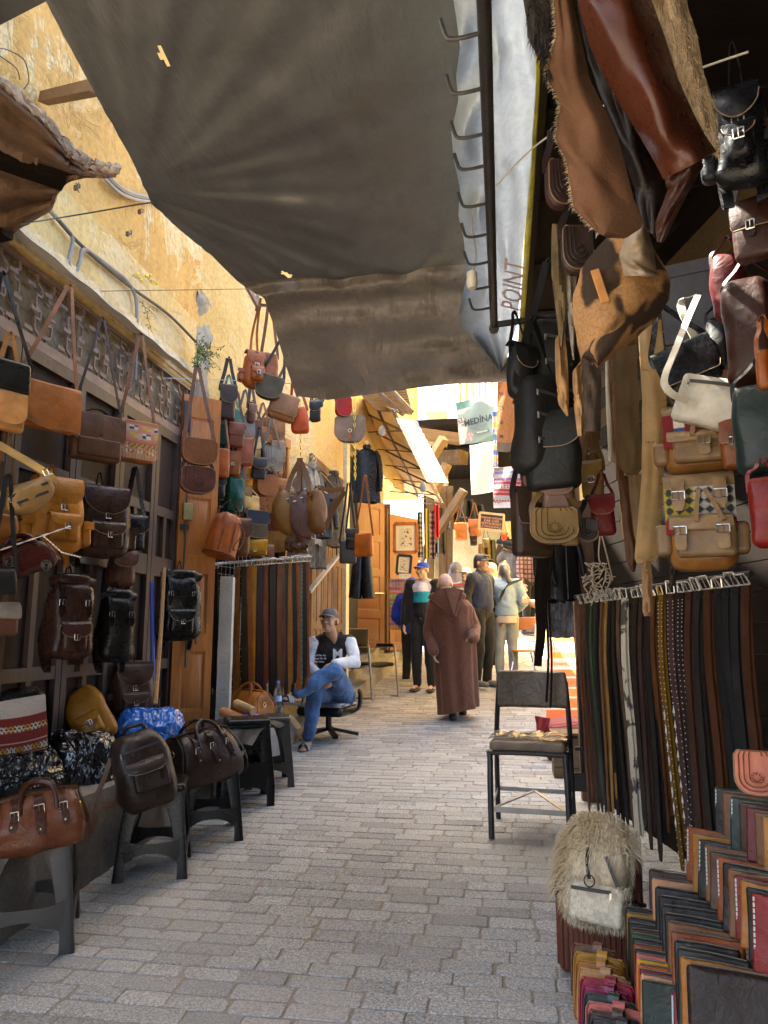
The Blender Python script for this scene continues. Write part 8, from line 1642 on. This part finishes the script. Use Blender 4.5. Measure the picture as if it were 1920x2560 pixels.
for i, (px, y0, y1, w_, c, lab) in enumerate(((1098, 1270, 1400, 12, (.03, .03, .035), "dark garment hung in the passage left of the cream pillar"), (1132, 1262, 1330, 14, (.05, .03, .02), "brown garment hung at the front of the passage roof"), (1168, 1250, 1300, 18, (.025, .025, .025), "black bundle hung high above the café sign"), (1196, 1262, 1290, 14, (.04, .04, .045), "grey black bag bundle hung left above the café sign"), (1216, 1345, 1440, 12, (.12, .08, .03), "ochre leather strips hung below the café sign"), (1230, 1350, 1430, 9, (.06, .07, .03), "olive strips hung right below the café sign"), (1204, 1360, 1450, 9, (.2, .11, .05), "tan leather strips hung left below the café sign"))):
    pelt_ = [D(px, y0, 14.4), D(px, y1, 14.4)]; w_ = S(w_, pelt_[0]); m = MB(); m.sheet(8, 14, lambda u, v: Vector((lerp(-w_, w_, u) * (.7 + .4 * v), .08 * math.sin(u * 9 + i), (pelt_[1].z - pelt_[0].z) * v * (1 - .15 * abs(math.sin(u * 14 + i))))), .03); o = m.build("hanging_leather", leather(c, .5)); o.location = pelt_[0]; tag(o, lab, "leather", "goods hung in the passage")
# right hand houses
YW = plaster("yellow limewash", [(.6, .36, .1), (.66, .44, .15), (.68, .5, .22), (.66, .55, .3), (.6, .34, .08)], 11, .2)
rh = thing("yellow_house", "yellow house on the right further up the lane", "building", (1.0, 14, 1)); RO_ = Vector((1.0, 14, 1))
m = MB(); rough_wall(m, (.78, 22), (.62, 8.6), .2, 16, .02, 40, 60); m.box((1.3, 15.2, 8), (.5, 6.6, 8)); m.v = [tuple(Vector(v) - RO_) for v in m.v]; m.build("wall", YW, rh)
m = MB(); m.box((1.3, 12, 16.1), (.8, 4, .1)); m.v = [tuple(Vector(v) - RO_) for v in m.v]; m.build("roof_edge", TIM, rh)
fh = thing("end_house", "yellow house with wooden doors where the lane bends", "building", D(1270, 1400, 21)); FO = Vector(fh.location)
def fpart(mb, name, mat): mb.v = [tuple(Vector(v) - FO) for v in mb.v]; mb.build(name, mat, fh)
m = MB(); a, b = D(1225, 1500, 21), D(1345, 1500, 19); m.grid(10, 20, lambda u, v: lerp(a, b, u) + Vector((0, 0, -.5 + 5.6 * v))); fpart(m, "wall", YW)
for (x0, x1, y0, y1, dd) in ((1268, 1288, 1340, 1470, 20.3), (1302, 1318, 1335, 1475, 19.6)):
    m = MB(); q0, q1 = D(x0, y1, dd), D(x1, y0, dd); c = (q0 + q1) / 2; m.box(c, (abs(q1.x - q0.x) / 2, .05, abs(q1.z - q0.z) / 2)); fpart(m, "door", ORW)
uh = thing("upper_house", "sunlit yellow upper storey above the awnings on the left", "building", D(1020, 1040, 17)); UO = Vector(uh.location)
m = MB(); q = D(1010, 1040, 17); m.box(q - UO + Vector((-.4, 0, -.4)), (.68, .3, 1.5)); m.build("wall", YW, uh)
ub = thing("slatted_loft", "yellow timber slatted loft against the sky behind the banners", "building", D(1200, 1010, 18)); UB = Vector(ub.location); m = MB()
for k in range(9): m.bar(D(1150 + k * 16, 945, 18) - UB, D(1152 + k * 16, 1050, 18) - UB, .145, .05)
m.build("slats", wood((.5, .32, .12), .7, 'z', .3, .6, "yellow boards"), ub); m = MB(); m.bar(D(1145, 1048, 17.9) - UB, D(1292, 1042, 17.9) - UB, .1, .1); m.build("beam", TIML, ub)

# awning on the left with its tube frame
aw = thing("awning", "sloping awning on dark tube frame with bright translucent outer sheet on the left", "awning", (-1.5, 10, 3.7)); AO = Vector((-1.5, 10, 3.7))
qa = [atX(905, 1000, -1.95), atX(985, 1030, -1.12), atX(1102, 1258, -1.12), atX(985, 1215, -1.95)]
def awp(u, v, dz=0): return lerp(lerp(qa[0], qa[1], u), lerp(qa[3], qa[2], u), v) - AO + Vector((0, 0, dz))
m = MB(); m.sheet(10, 30, lambda u, v: awp(u, v, .03 + .012 * math.sin(v * 40)), .006); m.build("cover", transl((.52, .42, .28), .3, .7, "tan awning sheet", .3), aw)
qb = [atX(990, 1045, -1.1), atX(1042, 1052, -.72), atX(1122, 1208, -.72), atX(1068, 1206, -1.1)]
m = MB(); m.sheet(8, 40, lambda u, v: lerp(lerp(qb[0], qb[1], u), lerp(qb[3], qb[2], u), v) - AO + Vector((0, 0, .01 * math.sin(v * 90))), .004); m.build("translucent_sheet", transl((.85, .85, .82), .75, .4, "translucent plastic sheet", .1), aw)
FR = plain((.1, .06, .045), .6, name="dark tube")
for a, b in (((0, 0), (0, 1)), ((1, 0), (1, 1)), ((.5, 0), (.5, 1))): 
    m = MB(); m.tube([awp(*a), awp(*b)], .022 if a[0] else .016, 6); m.build("frame_tube", FR, aw)
for t in (.12, .3, .48, .66, .84, 1): 
    m = MB(); m.tube([awp(0, t, -.02), awp(1, t, -.02)], .014, 6); m.tube([awp(0, t, -.3), awp(.95, t, -.03)], .01, 6); m.build("frame_tube", FR, aw)
m = MB()
for k in range(26): q = awp(1, k / 25, .0); m.tube([q, q + Vector((.03, 0, .03)), q + Vector((.05, 0, 0))], .004, 4)
m.build("lashing", plain((.5, .42, .3), .7, name="cord"), aw)
lc = thing("slatted_canopy", "brown slatted wooden canopy above the awning under the tarpaulin edge", "canopy", D(960, 1000, 8)); LO = Vector(lc.location); m = MB()
for k in range(11): m.bar(D(905 + k * 3, 990 + k * 3.2, 8.5 + .0 * k) - LO, D(1016 + k * 1.5, 972 + k * 6.2, 8.5) - LO, .05, .02)
m.build("slats", wood((.36, .2, .08), .7, 'x', .35, 1, "canopy slats"), lc); m = MB(); m.bar(D(975, 972, 8.4) - LO, D(1030, 1030, 8.2) - LO, .05, .05); m.bar(D(950, 985, 8.4) - LO, D(1008, 1036, 8.2) - LO, .05, .05); m.build("rafter", OLDW, lc)
for (px, py, lab) in ((955, 1078, "small white lamp bulb under the near part of the awning"), (1058, 1218, "spot lamp at the far lower corner of the awning")):
    m = MB(); p = D(px, py, 8.6); m.lathe([(.02, .06), (.035, .03), (.045, -.02), (.03, -.05), (.005, -.06)], 12, p); tag(m.build("lamp", plain((.3, .29, .27), .4, name="lamp housing")), lab, "lamp")

# banners
def quad(name, pts, th, mat, label, cat, nu=20, nv=20, cf=None, wob=.02, group=None, parent=None):
    c = sum(pts, Vector()) / 4; m = MB(); m.sheet(nu, nv, lambda u, v: lerp(lerp(pts[0], pts[1], u), lerp(pts[3], pts[2], u), v) - c + Vector((0, wob * math.sin(u * 7 + v * 5), 0)), th, cf=cf); o = m.build(name, mat, parent, vcol=bool(cf)); o.location = c
    return tag(o, label, cat, group) if label else o
def bcol(u, v):
    if (u - .1) ** 2 / .03 + (v - .62 ) ** 2 / .02 < .0: return (.1, .1, .1)
    if v < .3 - .12 * math.cos(u * 5) * (1 - u) and u < .4 and v < .18: return (.16, .34, .3)
    if v < .2 + .1 * math.sin(u * 6.5 + 1.0): return (.66, .68, .66)
    if (u - .13) ** 2 * 1.0 + (v - .47) ** 2 * 1.2 < .016: return (.1, .1, .1) if nz((u * 30, v * 30, 0)) > 0 else (.5, .5, .5)
    if u < .3 - .35 * (v - .55) - .0 and v > .6: return (.7, .68, .66)
    if (u - .3) ** 2 + (v - .84) ** 2 * 1.2 < .014: return (.5, .32, .3) if nz((u * 22, v * 22, 3)) > 0 else (.6, .6, .6)
    if v > 1.02 - .16 * u * u and u > .5: return (.2, .32, .22)
    return (.3, .42, .4)
pb = [D(1139, 1007, 9.6), D(1236, 982, 9.3), D(1236, 1101, 9.3), D(1150, 1112, 9.6)]
bn1 = quad("banner", pb, .004, vcolm(.5, "printed banner", .05, 200, var=.05), "sage green printed banner reading Medína Bio Corner hung across the lane", "banner", 60, 60, bcol, .01)
bc = Vector(bn1.location); fx = (pb[1] - pb[0]).normalized(); fy = (pb[0] - pb[3]).normalized()
DKT = plain((.05, .07, .08), .6, name="dark print")
def onb(u, v, o_=-.02): return lerp(lerp(pb[0], pb[1], u), lerp(pb[3], pb[2], u), v) - bc + Vector((0, o_ - .012, 0))
for t, u, v, sz, mt in (("MEDÍNA", .57, .53, .11, DKT), ("BIO CORNER", .57, .66, .04, plain((.2, .3, .28), .6, name="green print")), ("GOOD & BIO", .66, .79, .025, plain((.6, .66, .62), .6, name="pale print"))): text_obj(t, sz, mt, frame3(onb(u, v), fx, fy), bn1, "lettering", .002, bold=.002)
m = MB(); c = onb(.66, .79, -.016); w_ = fx * .1; h_ = fy * .018; m.add([c - w_ - h_, c + w_ - h_, c + w_ + h_, c - w_ + h_], [(0, 1, 2, 3)]); m.build("print_bar", plain((.2, .3, .24), .6, name="green bar"), bn1)
pw = [D(1174, 1113, 9.9), D(1241, 1102, 9.6), D(1243, 1228, 9.6), D(1179, 1238, 9.9)]
bn2 = quad("banner", pw, .004, transl((.82, .82, .82), .35, .5, "white banner vinyl", .1, 6, .05), "bright white banner with faint lettering below the sage green one", "banner")
bc = Vector(bn2.location); fx2 = (pw[1] - pw[0]).normalized(); fy2 = (pw[0] - pw[3]).normalized()
for t, u, v, sz in (("Calligraphy", .56, .1, .07), ("Ceramique", .58, .25, .05)): text_obj(t, sz, plain((.5, .52, .54), .6, name="faint print"), frame3(lerp(lerp(pw[0], pw[1], u), lerp(pw[3], pw[2], u), v) - bc + Vector((0, -.03, 0)), fx2, fy2), bn2, "lettering", .002)
# café sign
p0, p1, p2, p3 = D(1200, 1282, 13), D(1260, 1288, 12.8), D(1258, 1328, 12.8), D(1198, 1322, 13)
sg = quad("cafe_sign", [p0, p1, p2, p3], .03, plain((.035, .04, .05), .6, name="dark sign board"), "dark framed café restaurant sign board hung over the lane", "sign", 4, 4, None, 0); bc = Vector(sg.location); fx3 = (p1 - p0).normalized(); fy3 = (p0 - p3).normalized()
m = MB()
for a, b in ((p0, p1), (p1, p2), (p2, p3), (p3, p0)): m.bar(a - bc + Vector((0, -.02, 0)), b - bc + Vector((0, -.02, 0)), .04, .04)
m.build("frame", plain((.3, .24, .15), .6, name="sign frame"), sg)
for i, t in enumerate(("DABBAGH CHOUARA", "DAR CAFE", "RESTAURANT", "VUE PANORAMIQUE")): text_obj(t, .05 if i in (0, 3) else .06, plain((.45, .25, .22), .6, name="pink lettering"), frame3(lerp(lerp(p0, p1, .5), lerp(p3, p2, .5), .28 + .18 * i) - bc + Vector((0, -.03, 0)), fx3, fy3), sg, "lettering", .002)

# rugs
def rugcol(base, seed, bands=9):
    r_ = random.Random(seed); B = [(r_.random(), r_.choice(base), r_.choice(base)) for _ in range(bands)]
    def f(u, v):
        i = min(int(v * bands), bands - 1); k = v * bands - i; t, a, b = B[i]
        if k < .1: return base[0]
        if t < .3: return a
        if t < .6: return a if abs(frac(u * (6 + i)) - .5) * 2 < abs(k - .55) * 2 else b
        if t < .8: return a if int(u * 24 + (k > .5)) % 2 else b
        return a if abs(k - .55 - .2 * math.sin(u * 30)) < .14 else b
    return f
RUGM = vcolm(.95, "woven rug", .5, 160)
OR_ = [(.55, .5, .42), (.5, .1, .025), (.55, .14, .03), (.5, .12, .03), (.6, .22, .03), (.52, .12, .03)]
quad("hanging_rug", [D(1236, 1168, 8.9), D(1322, 1166, 8.7), D(1320, 1256, 8.7), D(1234, 1258, 8.9)], .012, RUGM, "striped red, yellow and white flat woven rug hung on the right under the orange one", "rug", 60, 60, rugcol([(.6, .56, .5), (.5, .06, .08), (.6, .25, .03), (.55, .5, .45), (.55, .1, .04), (.2, .25, .5)], 5, 10), .02, "rugs hung for sale")
m = MB(); a, b = D(1234, 1256, 8.9), D(1320, 1254, 8.7)
for k in range(50): q = lerp(a, b, k / 49); m.strip([q, q + Vector((.004, -.004, -.07))], .01, .003, smooth=0)
tag(m.build("rug_fringe", plain((.7, .66, .6), .9, name="white fringe")), "white fringe along the bottom of the striped hanging rug", "fringe", "rugs hung for sale")
quad("hanging_rug", [D(1232, 1028, 9.0), D(1244, 1028, 9.0), D(1244, 1250, 9.0), D(1234, 1250, 9.0)], .012, RUGM, "narrow edge of a multicoloured rug behind the white banner", "rug", 8, 90, rugcol([(.6, .55, .5), (.5, .05, .1), (.6, .3, .03), (.1, .2, .5), (.6, .5, .1)], 8, 16), .01, "rugs hung for sale")
quad("hanging_rug", [D(1243, 930, 8.6), D(1300, 930, 8.5), D(1296, 1128, 8.5), D(1243, 1130, 8.6)], .012, vcolm(.6, "tanned hide", .3, 60, wr=.6), "orange leather hide rug with dark star marks hung highest on the right", "rug", 40, 90, lambda u, v: (.2, .14, .09) if v > .88 else ((.08, .05, .04) if (abs(u - .2) < .09 and abs(frac(v * 5.5) - .5) < .13 and nz((u * 40, v * 80, 0)) > -.15) else mixc((.42, .13, .03), (.5, .2, .06), v)), .02, "rugs hung for sale")
pr = [D(1372, 1470, 9.6), D(1425, 1470, 9.4), D(1450, 1800, 6.7), D(1366, 1800, 6.9)]
quad("floor_rug", pr, .015, RUGM, "long orange striped runner rug draped down the display on the right", "rug", 50, 120, rugcol(OR_, 3, 16), .01, "rugs hung for sale")
for i, (py, c, hgt, lab) in enumerate(((1826, (.22, .02, .022), 46, "red striped folded rug on the top of the pile by the crate"), (1848, (.1, .05, .03), 22, "dark patterned folded rug in the middle of the pile"), (1872, (.2, .018, .025), 40, "crimson rug rolled at the bottom of the pile"))):
    p = D(1400, py, 6.4); w_, h_ = S(96, p), S(hgt, p); m = MB(); m.rbox(w_ / 2, .3, h_ / 2, h_ * .48, fn=lambda q: q + Vector((0, 0, .012 * math.sin(q.x * 14) - .02 * (q.x < 0) * abs(q.x))), mid=20, cf=lambda q: c if frac((q.y + q.z) * 22) < .6 else mixc(c, (.4, .25, .2), .5 if i != 2 else .1)); o = m.build("folded_rug", RUGM, vcol=True); o.location = p + Vector((.04, .1, 0)); tag(o, lab, "rug", "rugs piled by the crate")
quad("cloth_corner", [D(1338, 1790, 6.3), D(1375, 1795, 6.25), D(1362, 1885, 6.25), D(1350, 1880, 6.3)], .012, fabric((.32, .03, .035), 300, .4, .6, "red cloth"), "red fringed cloth corner hanging off the rug pile behind the chair", "cloth")
p = D(1425, 1925, 5.75); m = MB()
for k in range(4): m.box((0, 0, -.24 + k * .145), (.13, .12, .069))
m.box((0, 0, .33), (.14, .14, .018)); o = m.build("wooden_crate", wood((.17, .12, .07), .7, 'x', .35, 1, "crate planks", .3, .2)); o.location = (p.x, p.y, gz(p.y) + .16); o.scale = (1, 1, .5); tag(o, "weathered plank crate below the red rugs beside the door post", "crate")

# shawls, pictures, badges by the far orange leaf
fr = thing("framed_picture", "large orange framed ink drawing hung on the far orange door", "picture", D(1014, 1345, 11.5)); 
def picture(r, wpx, hpx, fw, fm, seed):
    w_, h_ = S(wpx, Vector(r.location)) / 2, S(hpx, Vector(r.location)) / 2; m = MB()
    for a, b in (((-w_, -h_), (w_, -h_)), ((w_, -h_), (w_, h_)), ((w_, h_), (-w_, h_)), ((-w_, h_), (-w_, -h_))): m.bar((a[0], 0, a[1]), (b[0], 0, b[1]), .03, fw)
    m.build("frame", fm, r); m = MB(); m.sheet(40, 50, lambda u, v: Vector(((u - .5) * 2 * w_, 0, (.5 - v) * 2 * h_)), .006, cf=lambda u, v: ((.62, .6, .54) if not (.2 < u < .8 and .16 < v < .84) else ((.05, .05, .05) if nz((u * 9, v * 12, seed)) + .4 * nz((u * 30, v * 30, seed)) > .22 + abs(u - .5) * .6 else (.55, .52, .45)))); m.build("print", vcolm(.4, "ink print", .02, var=.04), r, vcol=True)
picture(fr, 56, 72, .05, ORW, 3)
fr = thing("framed_picture", "small black framed ink print leaning under the large drawing", "picture", D(1010, 1412, 11.4), 0, None, 0, R(5)); picture(fr, 34, 46, .04, DARKSTEEL, 9)
bd = thing("badge_board", "tall board of rows of colourful round badges for sale by the far orange door", "display", D(1004, 1510, 11.2)); w_, h_ = S(62, Vector(bd.location)) / 2, S(128, Vector(bd.location)) / 2
m = MB(); m.box((0, .02, 0), (w_, .012, h_)); m.build("board", plain((.5, .48, .45), .6, name="white board"), bd); m = MB(); r_ = random.Random(2); PC = [(.5, .25, .1), (.5, .1, .15), (.5, .12, .2), (.15, .35, .15), (.5, .3, .3), (.4, .2, .05), (.3, .15, .2), (.5, .4, .05), (.2, .25, .4)]
for jx in range(9):
    for jy in range(13):
        q = Vector((lerp(-w_ * .9, w_ * .9, jx / 8), -.004, lerp(-h_ * .92, h_ * .92, jy / 12))); c = PC[(jy * 2 + (jx > 6)) % 9]; m.prism([(q.x + .021 * math.cos(a), q.z + .025 * math.sin(a)) for a in [i * .785 for i in range(8)]], .012); m.c[-16:] = [tuple(min(1, c_ * r_.uniform(.6, 1.3)) for c_ in c)] * 16
m.build("badges", vcolm(.4, "glossy badges", .02, var=.1), bd, vcol=True)
pc = D(1012, 1440, 11.1); m = MB(); m.box((0, 0, 0), (.085, .004, .035)); o = m.build("price_card", plain((.7, .68, .62), .7, name="white card")); o.location = pc; tag(o, "small white price card reading 5 DH above the badges", "card"); text_obj("5 DH", .06, plain((.45, .44, .42), .7, name="pencil"), Matrix.Translation((0, -.007, 0)) @ Matrix.Rotation(R(90), 4, 'X'), o, "lettering", .001)
for i, (px, y0, y1, wpx, cs, lab) in enumerate(((1050, 1280, 1395, 12, [(.05, .06, .1), (.3, .3, .33)], "blue grey striped shawl hung nearest the orange door"), (1066, 1272, 1398, 14, [(.25, .22, .06), (.33, .28, .1)], "olive yellow shawl hung in the middle of the shawls"), (1078, 1278, 1398, 16, [(.08, .03, .05), (.25, .2, .22)], "dark plum striped shawl with fringe"), (1091, 1262, 1345, 12, [(.5, .02, .03), (.45, .02, .04)], "bright red scarf hung at the awning's far corner"))):
    a, b = D(px, y0, 11.9), D(px, y1, 11.9); w_ = S(wpx, a) / 2; m = MB(); m.sheet(10, 30, lambda u, v: Vector((lerp(-w_, w_, u), .03 * math.sin(u * 9 + i), (b.z - a.z) * v)), .01, cf=lambda u, v: cs[int(v * 18) % 2] if i in (0, 2) else cs[int(u * 6) % 2]); o = m.build("shawl", RUGM, vcol=True); o.location = a; tag(o, lab, "shawl", "shawls hung by the far door")
# far hanging bags
for px, py, hp, c, lab in ((1152, 1330, 42, (.3, .12, .05), "tan leather backpack hung under the passage roof"), (1187, 1320, 40, (.25, .1, .05), "slim tan bag hung left of the café sign"), (1184, 1352, 24, BLK, "small black round bag hung below the slim tan bag"), (1260, 1342, 16, (.45, .07, .04), "little red bag hung under the café sign"), (1215, 1358, 20, (.12, .1, .06), "dull olive bag hung below the sign"), (1292, 1275, 22, (.2, .02, .03), "dark red hat like bag hung on the right wall up the lane"), (1294, 1310, 26, (.04, .03, .03), "black bag hung below the dark red one on the right wall")):
    p = D(px, py, 13.5); h = S(hp, p); pouch("hanging_pouch", lab, h * .75, h, h * .4, c, p, 0, strap=.35, group="bags hung far up the lane")
# round folding chair and the tubular armchair
WCH = plain((.5, .2, .09), .5, name="orange wood seat"); CHM = plain((.6, .6, .6), .3, .9, name="chrome tube")
f0 = atG(1312, 1712); fc = thing("folding_chair", "small round seated folding chair with orange wood and chrome legs by the rugs", "chair", f0, R(-20))
m = MB(); m.lathe([(.001, .44), (.17, .44), (.17, .46), (.001, .465)], 24); m.build("seat", WCH, fc)
m = MB(); m.rbox(.13, .012, .09, .011, at=(.0, .17, .82)); m.build("backrest", WCH, fc)
for s_ in (-1, 1):
    m = MB(); m.tube([(s_ * .15, -.2, 0), (s_ * .14, .03, .44), (s_ * .12, .17, .82)], .011, 7, smooth=3); m.build("leg", CHM, fc); m = MB(); m.tube([(s_ * .13, .2, 0), (s_ * .13, -.1, .43)], .011, 7); m.build("leg", CHM, fc)
m = MB(); m.tube([(-.15, -.17, .06), (.15, -.17, .06)], .008, 6); m.tube([(-.13, .18, .06), (.13, .18, .06)], .008, 6); m.build("crossbar", CHM, fc)
a0 = atG(925, 1745); ac = thing("tubular_armchair", "cantilever armchair of dull steel tube with black seat behind the seated man", "chair", (a0.x, a0.y, a0.z), R(60)); TB = plain((.3, .27, .24), .35, .85, name="dull steel tube")
for s_ in (-1, 1):
    m = MB(); m.tube([(s_ * .26, .25, .02), (s_ * .26, -.22, .02), (s_ * .26, -.25, .06), (s_ * .26, -.2, .6), (s_ * .26, -.16, .65), (s_ * .26, .12, .64)], .014, 8, smooth=5); m.build("frame_tube", TB, ac); m = MB(); m.tube([(s_ * .26, -.17, .665), (s_ * .26, .1, .665)], .02, 8); m.build("armrest", BLACKPLASTIC, ac)
    m = MB(); m.tube([(s_ * .24, -.2, .42), (s_ * .24, .18, .4), (s_ * .24, .26, .85)], .012, 7, smooth=4); m.build("frame_tube", TB, ac)
m = MB(); m.tube([(-.26, .25, .02), (.26, .25, .02)], .014, 8); m.build("frame_tube", TB, ac)
m = MB(); m.rbox(.23, .2, .025, .02, at=(0, -.01, .42)); m.build("seat", BLACKPLASTIC, ac); m = MB(); m.rbox(.23, .02, .16, .018, at=(0, .24, .72)); m.build("backrest", BLACKPLASTIC, ac)

for a, b, lab in (((1170, 940), (1140, 1000), "pale rope from the loft to the green banner's left corner"), ((1238, 945), (1232, 990), "pale rope holding the green banner's right corner")):
    cable("rope", [D(*a, 12), D(*b, 9.5)], .012, plain((.6, .55, .45), .8, name="rope"), lab, 0)
